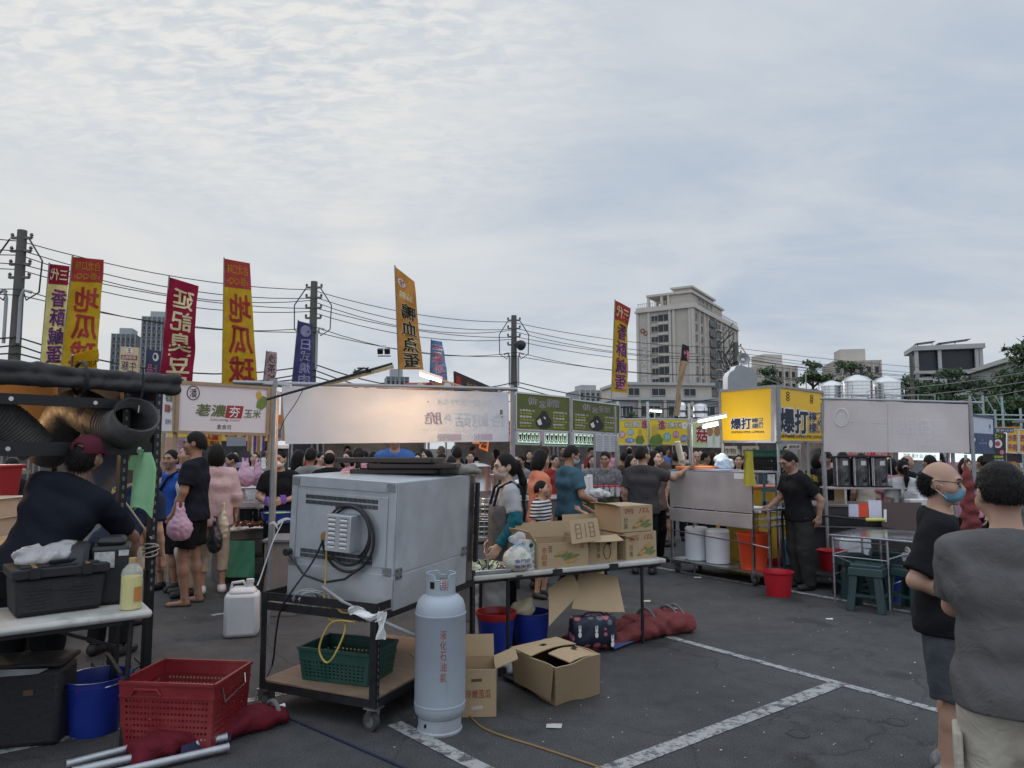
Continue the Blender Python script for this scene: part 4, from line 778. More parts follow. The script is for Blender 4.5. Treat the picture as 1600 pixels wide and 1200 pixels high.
person('woman with long dark hair smiling toward the camera between two stalls', at(1153, 700, 12), R(-10), hgt(711, 12), .95, top=(cloth('cream', .45, .38, .33), .6, .8), hair='long', skin=2)
person('woman with brown bobbed hair beside the heavy charcoal man', at(1023, 700, 10.6), R(40), hgt(705, 10.6), 1.0, top=(cloth('brown_grey', .14, .10, .09), .6, .8), hair='bob', skin=2)
TEAP = pm('patterned_cloth', (.11, .11, .12, 1), .85, 0, .8, 30)
person('tea seller in glasses and a dark patterned shirt behind the counter', at(946, 700, 11.0), R(-20), hgt(706, 11.0), 1.1, head=(0, R(15)), top=(TEAP, .6, .84), skin=1, arms=dict(elL=(.28, 0, 1.1), wrL=(.12, -.25, 1.05), elR=(-.28, 0, 1.1), wrR=(-.12, -.25, 1.05)))
pw_ = person('young woman in a white shirt with a ponytail tied by a pale scrunchie', at(1408, 700, 9.6), R(172), hgt(719, 9.6), .95, top=(WHITEC, .7, .82), hair='pony', eyes=False)
m = MB(); m.tube([pw_['Hd'](A(.03 * math.cos(t), .128 + .02 * math.sin(t), 1.625 + .02 * math.sin(t))) for t in np.linspace(0, 6.28, 12)], .014, PINKC, 6); m.build('scrunchie', pw_['root'])
# ------------------------------------------------------------------ foreground: the oven on its rack
CARD = pm('cardboard', (.36, .26, .155, 1), .85, 0, .09, 3, .08, 30, .12, tint=(.28, .19, .11, 1)); CARDI = pm('cardboard_inside', (.30, .22, .14, 1), .9, 0, .08, 3); CARDE = pm('cardboard_edge', (.25, .18, .11, 1), .9)
INKR = pm('red_print', (.26, .045, .02, 1), .8); INKB = pm('brown_print', (.09, .055, .03, 1), .8); INKG = pm('green_print', (.13, .17, .06, 1), .85, 0, .3, 20); INKO = pm('ochre_print', (.42, .22, .08, 1), .85, 0, .2, 20)
PLY = pm('plywood', (.22, .15, .10, 1), .8, 0, .25, 5, .1, 30, .3, stretch=(1, 8, 1)); BLUEP = pm('blue_plastic', (.012, .03, .24, 1), .4, 0, .15, 5, 0, 1, .4, tint=(.06, .09, .25, 1)); REDP = pm('red_plastic', (.36, .018, .018, 1), .45, 0, .12, 5)
TABW = pm('worn_table_plastic', (.42, .41, .38, 1), .6, 0, .16, 5, .08, 40, .75, tint=(.13, .115, .10, 1)); RZ1 = math.atan2(.6, .8)
def angle_bar(m, a, b, w, t, mat, fa, fb):  # steel angle with bolt slots
    a = Vector(a); b = Vector(b); fa = Vector(fa); fb = Vector(fb); m.beam(a + fa * w / 2, b + fa * w / 2, w, t, mat, fb); m.beam(a + fb * w / 2 + fa * t, b + fb * w / 2 + fa * t, t, w - t * 2, mat, fb)
def slot_bar(m, a, b, w, mat, n):           # slotted face strip: holes as darker pits
    pass
HOLE = pm('hole_dark', (.003, .003, .003, 1), .9)
def caster(parent, x, y, r=.055, yaw=.6):
    m = MB(); c, s_ = math.cos(yaw), math.sin(yaw); ax = Vector((c, s_, 0)); fw = Vector((-s_, c, 0)); p = Vector((x, y, 0)) + fw * .02
    m.box((x, y, r * 2 + .025), (.09, .09, .006), STEEL); [m.beam(Vector((x, y, r * 2 + .02)) + ax * q * .028, p + ax * q * .028 + Vector((0, 0, r)), .004, .05, STEEL, ax) for q in (-1, 1)]; o = m.build('caster', parent)
    m = MB(); M_ = Matrix((fw, Vector((0, 0, 1)), ax)).transposed(); m.lathe([(r * .55, -.018), (r, -.018), (r, .018), (r * .55, .018)], p + Vector((0, 0, r)), pm('tyre_rubber', (.05, .05, .05, 1), .7), 20, rot=M_); m.lathe([(0, -.02), (r * .62, -.02), (r * .62, .02), (0, .02)], p + Vector((0, 0, r)), pm('wheel_grey', (.16, .16, .16, 1), .5), 16, rot=M_); m.build('wheel', o)
Lc = Vector((-1.606, 4.67, 0)); RZO = math.atan2(-.41, .91)
rack = thing('oven_trolley', 'black slotted steel trolley on casters with plywood shelves carrying the grey oven', 'trolley', Lc, RZO)
w, l, h = .885, 1.27, .74
for x, y, fx, fy in ((0, 0, 1, 1), (w, 0, -1, 1), (w, l, -1, -1), (0, l, 1, -1)):
    m = MB(); angle_bar(m, (x, y, .13), (x, y, h), .045, .004, BLACKM, (fx, 0, 0), (0, fy, 0))
    for i in range(15):
        z = .16 + i * .039; m.box((x + fx * .022, y - fy * .0008, z), (.008, .002, .02), pm('slot_light', (.10, .10, .10, 1), .6)); m.box((x - fx * .0008, y + fy * .022, z), (.002, .008, .02), MATS['slot_light'])
    m.build('upright', rack)
for z, nm_ in ((.16, 'lower_frame'), (.655, 'upper_frame'), (.715, 'top_rail')):
    m = MB()
    for a, b in (((.046, .003), (w - .046, .003)), ((.046, l - .003), (w - .046, l - .003)), ((.003, .046), (.003, l - .046)), ((w - .003, .046), (w - .003, l - .046))): m.beam((*a, z), (*b, z), .005, .05, BLACKM)
    m.build(nm_, rack)
for z in (.187, .665): m = MB(); m.box((w / 2, l / 2, z), (w - .02, l - .02, .014), PLY); m.build('shelf', rack)
for x, y in ((.03, .03), (w - .03, .03), (w - .03, l - .03), (.03, l - .03)): caster(rack, x, y, .055, .5 + x)
oven = thing('deck_oven', 'big grey metal deck oven with vent slots and a power box on its back', 'oven', Lc + Matrix.Rotation(RZO, 3, 'Z') @ Vector((.07, .155, .675)), RZO)
oven.matrix_basis = Matrix.Translation(oven.matrix_basis.translation) @ Matrix.Rotation(RZO, 4, 'Z') @ Matrix.Rotation(R(2.3), 4, 'Y') @ Matrix.Rotation(R(.8), 4, 'X'); oven.location.z += .022
ow, ol, oh, sz = .815, .96, .785, .215
m = MB(); m.box((ow / 2, ol / 2, oh / 2), (ow, ol, oh), GALV); m.build('casing', oven, bevel=.004)
m = MB(); m.box((ow / 2, -.0035, (sz + oh) / 2 - .03), (ow - .11, .005, oh - sz - .14), GALV)
for x0, x1 in ((.0, .045), (ow - .045, ow)): m.box(((x0 + x1) / 2, -.0035, oh / 2 + .1), (x1 - x0, .005, oh - sz), GALV)
m.box((ow / 2, -.0035, oh - .035), (ow, .006, .066), GALV); m.box((ow / 2, -.0035, sz / 2), (ow, .006, sz - .004), GALV); m.box((ow + .003, ol / 2, (oh + sz) / 2), (.005, ol - .02, oh - sz - .01), GALV); m.box((ow + .003, ol / 2, sz / 2 - .002), (.005, ol - .02, sz - .006), GALV); m.build('cover_panel', oven, bevel=.0015)
m = MB()
for z in (.62, .655, .305, .275):
    for i in range(58): m.box((.10 + i * .0098 + (.025 if z > .5 else 0), -.0075, z), (.0045, .003, .025), HOLE)
m.build('vent_slots', oven)
for x, z in ((.035, .75), (ow - .035, .75), (ow - .04, sz + .02), (.03, sz + .01)):
    m = MB(); m.box((x, -.009, z), (.06, .004, .05), pm('bracket_zinc', (.28, .29, .3, 1), .4, .8)); [m.lathe([(.004, 0), (.004, .003), (0, .004)], (x + sx * .02, -.011, z + sz_ * .016), STEEL, 6, rot=Matrix.Rotation(R(90), 3, 'X')) for sx in (-1, 1) for sz_ in (-1, 1)]; m.build('corner_bracket', oven)
for y, z in ((.05, sz + .005), (ol - .05, sz + .02)): m = MB(); m.box((ow + .008, y, z), (.004, .075, .07), MATS['bracket_zinc']); [m.box((ow + .012, y + sx * .022, z + q * .02), (.004, .008, .008), HOLE) for sx in (-1, 1) for q in (-1, 1)]; m.build('hinge_plate', oven)
m = MB(); m.box((ow / 2, ol + .045, oh / 2 + .0), (ow + .01, .09, oh - .01), pm('oven_door_steel', (.22, .2, .19, 1), .35, .9)); m.build('door', oven, bevel=.004); m = MB(); m.box((ow + .03, ol + .085, oh * .55), (.03, .03, oh * .75), BLACKM); m.build('door_handle', oven, bevel=.004)
pb = MB(); pb.box((.475, -.062, .455), (.19, .115, .225), GALV); pbo = pb.build('power_box', oven, bevel=.004)
m = MB()
for i in range(7):
    for x in (.43, .52): m.box((x, -.122, .54 - i * .028), (.05, .004, .013), pm('louvre_white', (.8, .8, .8, 1), .4)); m.box((x, -.1225, .5485 - i * .028), (.054, .006, .004), HOLE)
m.build('louvres', pbo, bevel=.001)
CABB = pm('black_rubber_cable', (.015, .016, .017, 1), .45); CABY = pm('ochre_cable', (.22, .135, .05, 1), .5); CABU = pm('dark_blue_cable', (.012, .015, .05, 1), .5); CABG = pm('grey_hose', (.26, .26, .27, 1), .5)
def arc(c, rx, rz_, a0, a1, n, y0=-.03, dy=0): return [(c[0] + rx * math.cos(R(a0 + (a1 - a0) * i / n)), y0 + dy * i / n, c[1] + rz_ * math.sin(R(a0 + (a1 - a0) * i / n))) for i in range(n + 1)]
m = MB(); m.tube(arc((.50, .44), .17, .185, 150, -150, 26, -.05), .009, CABB, 8); m.tube(arc((.49, .42), .20, .21, 120, -175, 26, -.035), .009, CABB, 8); m.tube(arc((.50, .45), .15, .16, 160, -60, 22, -.03), .009, CABB, 8); m.tube([(.62, -.04, .26), (.50, -.06, .17), (.34, -.05, .13), (.18, -.06, .16), (.07, -.04, .24), (.02, -.03, .275)], .008, CABB, 8); m.lathe([(0, -.02), (.024, -.02), (.024, .02), (0, .02)], (.01, -.03, .285), CABB, 12, rot=Matrix.Rotation(R(90), 3, 'X')); m.build('coiled_cable', oven)
m = MB(); m.lathe([(0, -.02), (.033, -.02), (.036, 0), (.033, .02), (0, .022)], (.345, -.06, .42), pm('ochre_plug', (.26, .15, .05, 1), .5), 16, rot=Matrix.Rotation(R(90), 3, 'X')); m.box((.372, -.06, .42), (.014, .05, .09), MATS['ochre_plug']); m.lathe([(0, 0), (.01, 0), (.006, .03), (0, .035)], (.375, -.07, .475), WHITE, 8); m.build('plug', oven, bevel=.003)
def wob(p, q, n, a, seed):
    rg = random.Random(seed); p = Vector(p); q = Vector(q); return [p.lerp(q, i / n) + Vector((rg.uniform(-a, a), rg.uniform(-a, a), rg.uniform(-a, a))) for i in range(n + 1)]
OM = oven.matrix_basis
ow_ = lambda *p: OM @ Vector(p)
def cable(label, pts, r, mat, name='cable', n=8, group=None):
    pts = [Vector(p) for p in pts]; q = []
    for i in range(len(pts) - 1):   # catmull-rom
        p0, p1, p2, p3 = pts[max(0, i - 1)], pts[i], pts[i + 1], pts[min(len(pts) - 1, i + 2)]
        for k in range(5): t = k / 5; q.append(.5 * ((2 * p1) + (p2 - p0) * t + (2 * p0 - 5 * p1 + 4 * p2 - p3) * t * t + (3 * p1 - p0 - 3 * p2 + p3) * t ** 3))
    q.append(pts[-1]); m = MB(); m.tube(q, r, mat, n); return tag(m.build(name, world=True), label, 'cable', group)
cable('dark blue cable running from the ochre plug down past the trolley', [ow_(.335, -.08, .40), ow_(.27, -.10, .25), ow_(.14, -.19, 0), G(432, 985, .45), G(425, 1040, .12), G(400, 1098, .006), G(470, 1130, .006), G(620, 1195, .006), G(660, 1215, .006)], .0065, CABU)
cable('yellow cable hanging from the oven plug to the bundle of cords', [ow_(.365, -.08, .38), ow_(.375, -.09, .2), ow_(.40, -.12, .02), ow_(.46, -.14, -.06), ow_(.58, -.14, -.08), ow_(.57, -.2, -.22), ow_(.50, -.2, -.30), ow_(.44, -.2, -.22), ow_(.50, -.17, -.07), ow_(.66, -.15, -.05)], .006, pm('yellow_cable', (.42, .30, .06, 1), .5))
cable('ochre cord trailing from the cylinder foot across the asphalt', [G(640, 1020, .3), G(705, 1085, .02), G(728, 1112, .006), G(760, 1140, .006), G(850, 1170, .006), G(945, 1202, .006), G(990, 1222, .006)], .006, CABY)
rg = random.Random(9); o = thing('cord_bundle', 'tangle of grey and ochre cords tied with a white rag on the trolley edge', 'cord bundle', ow_(.42, -.1, -.02)); m = MB()
for i in range(9): c = ow_(.27 + rg.uniform(-.03, .05), -.10 + rg.uniform(-.02, .02), .03); rr = rg.uniform(.05, .085); m.tube([c + Vector((math.cos(t) * rr * 1.3, rg.uniform(-.01, .01), math.sin(t) * rr * .75)) for t in np.linspace(0, 6.1, 13)], .007, CABG, 6)
m.build('grey_loops', o, world=True); m = MB()
for i in range(11): m.tube([ow_(.42 + .016 * i * .4, -.10, .10 - i * .008), ow_(.47 + rg.uniform(-.01, .02), -.13, .03 + rg.uniform(-.03, .02)), ow_(.56, -.14 + rg.uniform(-.02, .02), -.02 + rg.uniform(-.03, .03)), ow_(.70 + rg.uniform(-.02, .03), -.14, -.02 + rg.uniform(-.025, .03)), ow_(.78, -.13, .0)], .006, CABY, 6)
m.build('ochre_loops', o, world=True); m = MB(); m.tube([ow_(.38, -.12, .12), ow_(.56, -.15, .06), ow_(.74, -.14, .02), ow_(.86, -.13, -.03), ow_(1.0, .0, -.12), ow_(1.15, .3, -.16)], .011, CABG, 8); m.build('hose', o, world=True)
m = MB(); rs = RNG.normal(0, .004, 40); fnr = lambda u, v, o_=0: ow_(.62 + .24 * u, -.165 - .012 * math.sin(9 * u + 5 * v) - o_, .035 - .05 * v + .018 * math.sin(7 * u)); m.sheet(fnr, 12, 5, WHITE, .006); fnr2 = lambda u, v, o_=0: ow_(.83 + .05 * u, -.165 - .015 * math.sin(8 * v + 4 * u) - o_, .04 - .16 * v); m.sheet(fnr2, 5, 9, WHITE, .006); m.build('white_rag', o, world=True)
# trays and towel on the oven
def slab_tray(name, label, c, rz, a, b, hh, mat, tilt=0):
    o = thing(name, label, 'tray', c, rz); m = MB(); m.box((0, 0, .006), (a, b, .012), mat, taper=.94); m.build('tray_base', o, bevel=.004)
    m = MB(); [m.box((sx * a / 2, 0, hh / 2 + .004), (.014, b + .014, hh), mat) for sx in (-1, 1)]; [m.box((0, sy * b / 2, hh / 2 + .004), (a - .016, .014, hh), mat) for sy in (-1, 1)]; m.build('tray_rim', o, bevel=.004); return o
TRAYM = pm('dark_brown_tray', (.035, .022, .018, 1), .45); OT = ow_(0, 0, oh)
for i, (px, d, zz, wd, lb_) in enumerate(((620, 5.25, .004, .60, 'bottom brown tray of the stack on the oven, offset to the left'), (650, 5.2, .045, .62, 'middle brown tray of the stack on the oven'), (612, 5.2, .085, .70, 'top brown tray of the stack on the oven, longest'))):
    p = P(px, 700, d); slab_tray('serving_tray', lb_, (p.x, d, ow_(.5, .6, oh).z + zz), R(3 - 5 * i), wd, .36, .032, TRAYM)
v, f = grow([('e', A(0, 0, .04), A(.13, .09, .045), None, .03), ('e', A(.10, .02, .03), A(.10, .08, .035), None, .04), ('e', A(-.11, 0, .03), A(.06, .07, .03), None, .04)], .009, [((0, 0, .004), (0, 0, -1))], .009, 5, 1.3)
o = bpy.data.objects.new('towel', None); bpy.data.objects.remove(o); o = mesh_obj('towel', v, f, cloth('towel_olive', .20, .19, .165, .5), None); o.location = (P(711, 700, 5.32).x, 5.32, ow_(.7, .85, oh).z - .004); tag(o, 'crumpled grey green towel lying on the oven beside the brown trays', 'towel')
# green crate on the lower shelf
def crate(name, label, c, rz, L_, W_, H_, mat, nx, nz, band, hole, cat='crate', taper=.90, group=None):
    o = thing(name, label, cat, c, rz, group); fl = (taper, 1.0)
    def wall(p0, p1, n):
        m = MB(); p0 = Vector(p0); p1 = Vector(p1); d = (p1 - p0)
        def pt(u, z): k = taper + (1 - taper) * z / H_; q = p0.lerp(p1, u); return Vector((q.x * k, q.y * k, z))
        zs = [0, band[0]] + [band[0] + (band[1] - band[0]) * (i + f_) / nz for i in range(nz) for f_ in (hole[1] * .5, 1 - hole[1] * .5)] + [band[1], H_]
        us = [0.0, .05] + [.05 + .9 * (i + f_) / n for i in range(n) for f_ in (hole[0] * .5, 1 - hole[0] * .5)] + [.95, 1.0]
        nrm = Vector((-d.y, d.x, 0)).normalized() * .004
        for j in range(len(zs) - 1):
            if zs[j + 1] - zs[j] < 1e-5: continue
            hr_ = 2 <= j < 2 + 2 * nz and (j - 2) % 2 == 0
            if not hr_: m.add([pt(us[0], zs[j]), pt(us[-1], zs[j]), pt(us[-1], zs[j + 1]), pt(us[0], zs[j + 1])], [(0, 1, 2, 3)], mat); m.add([pt(us[0], zs[j]) + nrm, pt(us[-1], zs[j]) + nrm, pt(us[-1], zs[j + 1]) + nrm, pt(us[0], zs[j + 1]) + nrm], [(3, 2, 1, 0)], mat); continue
            for i in range(len(us) - 1):
                if (2 <= i < 2 + 2 * n and (i - 2) % 2 == 0): continue
                q = [pt(us[i], zs[j]), pt(us[i + 1], zs[j]), pt(us[i + 1], zs[j + 1]), pt(us[i], zs[j + 1])]; m.add(q + [x + nrm for x in q], [(0, 1, 2, 3), (7, 6, 5, 4), (1, 5, 6, 2), (4, 0, 3, 7), (0, 4, 5, 1), (3, 2, 6, 7)], mat)
        k = taper + (1 - taper) * band[1] / H_
        for z_, t in ((band[1] + .01, .012), (H_ - .004, .016)): kk = taper + (1 - taper) * z_ / H_; m.beam((p0.x * kk, p0.y * kk, z_), (p1.x * kk, p1.y * kk, z_), t, t, mat)
        m.build('side_wall', o)
    a, b = L_ / 2, W_ / 2; wall((-a, -b, 0), (a, -b, 0), nx); wall((a, -b, 0), (a, b, 0), max(4, int(nx * W_ / L_))); wall((a, b, 0), (-a, b, 0), nx); wall((-a, b, 0), (-a, -b, 0), max(4, int(nx * W_ / L_)))
    m = MB(); m.box((0, 0, .008), (L_ * taper, W_ * taper, .012), mat); m.build('crate_base', o); return o
GRNP = pm('green_plastic', (.012, .06, .045, 1), .5, 0, .15, 6, 0, 1, .4, tint=(.06, .10, .085, 1))
cpos = Lc + Matrix.Rotation(RZO, 3, 'Z') @ Vector((.47, .29, .196)); crate('green_crate', 'green perforated plastic crate on the lower plywood shelf of the oven trolley', cpos, RZO + R(5), .52, .36, .20, GRNP, 15, 5, (.02, .125), (.5, .55))
m = MB(); fn = Surf(Vector((-.16, 0, 0)), (.2, 0, .0), (.22, .3, 0), (-.2, .3, 0), lambda u, v: .03 * math.sin(5 * u + 7 * v) + .03); 
# ------------------------------------------------------------------ gas cylinder
GASM = pm('grey_blue_enamel', (.34, .38, .43, 1), .45, .1, .08, 3, .05, 8, .5, tint=(.22, .19, .165, 1)); gc = G(687, 1139); gc.z = 0
gas = thing('gas_cylinder', 'pale grey blue gas cylinder with red lettering standing on the asphalt', 'gas cylinder', gc)
m = MB(); m.lathe([(.125, .085), (.148, .11), (.152, .14), (.152, .155), (.1535, .157), (.1535, .165), (.151, .167), (.151, .665), (.153, .668), (.153, .678), (.150, .68), (.147, .715), (.135, .75), (.112, .775), (.085, .787), (0, .79)], (0, 0, 0), GASM, 40); m.build('tank', gas)
m = MB(); m.lathe([(.132, .0), (.134, .012), (.128, .02), (.128, .085), (.124, .085), (.124, .0)], (0, 0, 0), GASM, 36); m.lathe([(.012, -.001), (.012, .002), (0, .002)], (-.07, -.107, .055), HOLE, 10, rot=Matrix.Rotation(R(90), 3, 'X') ); m.build('foot_ring', gas)
m = MB(); n = 36; vs = []; fs = []
def collar_z(a): a = (a + 180) % 360; d = abs(a - 100); d2 = abs(a - 262); return .905 - (.03 if d < 28 else 0) - (.025 if d2 < 20 else 0)
for r_ in (.088, .084):
    for i in range(n): a = 2 * math.pi * i / n; vs += [(r_ * math.cos(a), r_ * math.sin(a), .785), (r_ * math.cos(a), r_ * math.sin(a), collar_z(math.degrees(a)))]
for i in range(n): j = (i + 1) % n; a, b, c, d = 2 * i, 2 * j, 2 * j + 1, 2 * i + 1; fs += [(a, b, c, d), (2 * n + a, 2 * n + d, 2 * n + c, 2 * n + b), (d, c, 2 * n + c, 2 * n + d)]
m.add(vs, fs, GASM); m.tube([(.0865 * math.cos(t), .0865 * math.sin(t), collar_z(math.degrees(t)) + .002) for t in np.linspace(0, 6.283, 48)], .0045, GASM, 6)
cyl_s = lambda a0, a1, z0, z1, r: (lambda u, v, o_=0: Vector(((r + o_) * math.cos(a0 + (a1 - a0) * u), (r + o_) * math.sin(a0 + (a1 - a0) * u), z0 + (z1 - z0) * v)))
hw = cyl_s(R(230), R(250), .868, .828, .0885); m.patch(hw, (0, 0, 1, 1), HOLE, .001, 4, 1); co = m.build('collar', gas)
m = MB(); m.cyl((0, 0, .785), (0, 0, .84), .02, pm('brass', (.45, .33, .12, 1), .35, .9)); m.cyl((-.03, 0, .825), (.04, 0, .825), .011, MATS['brass']); m.build('valve', gas)
lb_s = cyl_s(R(272), R(304), .892, .822, .0885); m = MB(); m.patch(lb_s, (0, 0, 1, 1), pm('sticker_maroon', (.16, .03, .05, 1), .6), .001, 5, 1)
for i, t in enumerate(('瓦斯行不能退', '●2303456', '●2230972', '優良 安全 服務', '送瓦斯 23348')): m.text(lb_s, t, (.06, .05 + i * .19, .94, .2 + i * .19), WHITE, .01, out=.0022)
m.build('sticker', gas)
m = MB(); ts = cyl_s(R(275), R(289), .61, .31, .1512); m.text(ts, '液化石油氣', (0, 0, 1, 1), pm('faded_red_ink', (.30, .07, .06, 1), .7, 0, .5, 30), -.006, vert=True, out=.0012); m.build('lettering', gas)
m = MB(); m.tube([(.1515 * math.cos(R(290)), .1515 * math.sin(R(290)), .17 + .5 * i / 8) for i in range(9)], .0012, pm('weld_seam', (.28, .32, .37, 1), .5), 4); m.build('weld_seam', gas)
# ------------------------------------------------------------------ folding table with cartons, and what stands below
T0 = Vector((.0, 5.60, 0)); td = Vector((.883, .47, 0)); tn = Vector((-.47, .883, 0)); RZT = math.atan2(.47, .883)
ftab = thing('folding_table', 'white topped folding table carrying the bitter gourd cartons', 'table', T0, RZT); TZ = .70
for x0, x1 in ((-.33, .40), (.415, .95), (.965, 1.52)): m = MB(); m.box(((x0 + x1) / 2, .30, TZ - .02), (x1 - x0, .62, .04), TABW); m.build('tabletop', ftab, bevel=.012)
for x, w_, h_ in ((.06, .055, .012), (.407, .09, .05), (.957, .09, .05)): m = MB(); m.box((x, -.008, TZ - .028), (w_, .012, h_), BLACKM); m.build('hinge_clip', ftab)
for x, y in ((-.02, .03), (1.28, .03), (1.28, .56), (.0, .56)): m = MB(); m.cyl((x, y, 0), (x, y, TZ - .04), .014, BLACKM, n=10); m.build('leg', ftab)
m = MB(); m.cyl((.7, .03, TZ - .06), (.7, .56, TZ - .06), .012, BLACKM); m.beam((-.3, .05, TZ - .055), (1.5, .05, TZ - .055), .02, .025, BLACKM); m.beam((-.3, .56, TZ - .055), (1.5, .56, TZ - .055), .02, .025, BLACKM); m.build('apron_rail', ftab)
TP = lambda x, y, z=0: T0 + td * x + tn * y + Vector((0, 0, TZ + z))
def carton(label, c, rz, L_, W_, H_, flaps=(), prints=None, closed=True, group=None, holes=True):
    o = thing('cardboard_carton', label, 'carton', c, rz, group); a, b = L_ / 2, W_ / 2; m = MB(); t = .006
    for q, sx in (((-a, 0), -1), ((a, 0), 1)): m.box((q[0], 0, H_ / 2), (t, W_, H_), CARD)
    for sy in (-1, 1): m.box((0, sy * b, H_ / 2), (L_ - t * 1.2, t, H_), CARD)
    m.box((0, 0, .004), (L_ - .02, W_ - .02, .006), CARDI)
    if closed: m.box((-L_ / 4 - .001, 0, H_ + .001), (L_ / 2 - .004, W_ - .002, t), CARD); m.box((L_ / 4 + .001, 0, H_ + .001), (L_ / 2 - .004, W_ - .002, t), CARD)
    m.build('carton_body', o)
    for (sd, ang, ln) in flaps:
        m = MB(); an = R(ang); dz, do = math.sin(an) * ln, math.cos(an) * ln
        if sd in 'fb': s_ = -1 if sd == 'f' else 1; p = [(-a, s_ * b, H_), (a, s_ * b, H_), (a * .98, s_ * (b + do), H_ + dz), (-a * .98, s_ * (b + do), H_ + dz)]
        else: s_ = -1 if sd == 'l' else 1; p = [(s_ * a, -b, H_), (s_ * a, b, H_), (s_ * (a + do), b * .98, H_ + dz), (s_ * (a + do), -b * .98, H_ + dz)]
        m.sheet(Surf(p[3], p[2], p[1], p[0], lambda u, v: .006 * math.sin(3 * u)), 4, 3, CARD, .005); m.build('flap', o)
    if prints:
        m = MB(); fs_ = Surf((-a, -b - t * .5, H_), (a, -b - t * .5, H_), (a, -b - t * .5, 0), (-a, -b - t * .5, 0)); rs_ = Surf((a + t * .5, -b, H_), (a + t * .5, b, H_), (a + t * .5, b, 0), (a + t * .5, -b, 0)); prints(m, fs_, rs_); m.build('printing', o)
    return o
def gourd(m, s, bx, sd):
    rg = random.Random(sd); u0, v0, u1, v1 = bx
    for i in range(7): x = u0 + (u1 - u0) * rg.random() * .6; y = v0 + (v1 - v0) * rg.random() * .6; m.shape(s, [(x + (u1 - u0) * .28 * (1 + math.cos(t)) * .7, y + (v1 - v0) * (.12 * math.sin(t) * rg.uniform(.7, 1.2) + .2 * (1 - math.cos(t)) * .5 + .1)) for t in np.linspace(0, 5.9, 11)], INKG if i < 5 else INKO, .002 + .0006 * i)
def pr_a(m, f, r): m.text(f, '茭白筍', (.08, .15, .17, .9), INKR, 0, vert=True, out=.002); gourd(m, f, (.28, .3, .88, .85), 4); m.text(f, '苦', (.2, .1, .28, .36), INKB, out=.002); m.text(f, '瓜', (.82, .06, .92, .3), INKR, out=.002); [m.text(r, '苦瓜', (.2, .2, .8, .6), INKR, out=.002)]
def pr_b(m, f, r): m.text(f, '蔬菜箱', (.42, .2, .52, .85), INKB, 0, vert=True, out=.002); gourd(m, f, (.02, .2, .34, .75), 9); [m.tube([f(.72 + .10 * math.cos(t), .6 + .28 * math.sin(t), .003) for t in np.linspace(0, 6.28, 16)], .003, INKB, 4)]; m.shape(f, [(.66, .22), (.84, .24), (.83, .36), (.70, .34)], HOLE, .002); m.text(f, '瓜', (.36, .1, .42, .3), INKB, out=.002)
def pr_c(m, f, r): m.text(f, '苦 瓜', (.1, .08, .9, .28), INKR, out=.002); gourd(m, f, (.35, .35, .98, .95), 5); m.text(f, '台南', (.1, .4, .22, .9), INKB, vert=True, out=.002)
BG = 'produce cartons on the folding table'
carton('open carton with tall raised back flaps and gourd print, leftmost on the folding table', TP(.48, .2), RZT, .48, .36, .20, (('b', 80, .13), ('l', 55, .12)), pr_a, False, BG)
carton('open carton with a circle print and one flap folded down, between two others', TP(.90, .26), RZT - R(8), .33, .36, .225, (('b', 75, .15), ('r', -12, .2), ('f', -14, .14)), pr_b, False, BG)
carton('lower carton of the right hand stack with green gourd print', TP(1.30, .26), RZT + R(6), .36, .36, .225, (), pr_c, True, BG)
carton('upper carton of the right hand stack with hand hole in its left side', TP(1.28, .28, .235), RZT + R(2), .36, .36, .22, (('l', 20, .06),), lambda m, f, r: (pr_c(m, f, r), m.shape(f, [(-.02, 0), (.03, .3), (.0, .4)], CARD, .001)), True, BG)
m = MB(); sf = Surf(TP(.53, .01, .37), TP(.84, .05, .38), TP(.83, -.02, .20), TP(.52, -.05, .19), lambda u, v: .01 * math.sin(4 * u)); m.sheet(sf, 6, 3, CARD, .006)
for k in range(4): m.tube([sf(.16, .2 + k * .2, .004), sf(.8, .18 + k * .2, .004)], .002, INKB, 4)
for k in range(5): m.tube([sf(.16 + k * .16, .2, .004), sf(.16 + k * .16, .8, .004)], .002, INKB, 4)
tag(m.build('cardboard_sheet', world=True), 'loose cardboard flap with a ruled box print propped over the open cartons', 'cardboard')
# milk-tea like patterned box, puffed corn bag, vegetable tray
o = thing('drink_carton', 'white and dark green patterned box standing beside the bag of puffed corn', 'box', TP(.19, .09), RZT + R(10)); m = MB(); m.box((0, 0, .115), (.105, .08, .23), pm('carton_white', (.6, .62, .6, 1), .6)); m.build('carton_body', o, bevel=.002)
m = MB(); GD = pm('dark_green_print', (.02, .06, .05, 1), .6)
for sf in (Surf((-.0525, -.042, .23), (.0525, -.042, .23), (.0525, -.042, 0), (-.0525, -.042, 0)), Surf((-.0545, .04, .23), (-.0545, -.04, .23), (-.0545, -.04, 0), (-.0545, .04, 0))):
    for (cx_, cy_) in ((.5, .35), (.5, .62), (.25, .48), (.75, .48), (.25, .75), (.75, .75), (.5, .88), (.12, .9), (.88, .9), (.1, .62), (.9, .62), (.1, .3), (.9, .3)): m.tube([sf(cx_ + .1 * x, cy_ + .06 * y, .001) for x, y in ((0, -1), (1, 0), (0, 1), (-1, 0), (0, -1))], .002, GD, 4)
    m.oval(sf, (.3, .1, .7, .26), GD, .002); m.patch(sf, (.25, .42, .75, .66), MATS['carton_white'], .002); m.text(sf, '綠茶', (.35, .46, .65, .6), GD, out=.004)
m.build('printing', o)
PLAS = pm('clear_plastic', (.75, .77, .78, 1), .25, 0, .05, 8, .4, 25, alpha=.33); PLASW = pm('milky_plastic', (.62, .63, .65, 1), .35, 0, .06, 8, .5, 18, alpha=.78)
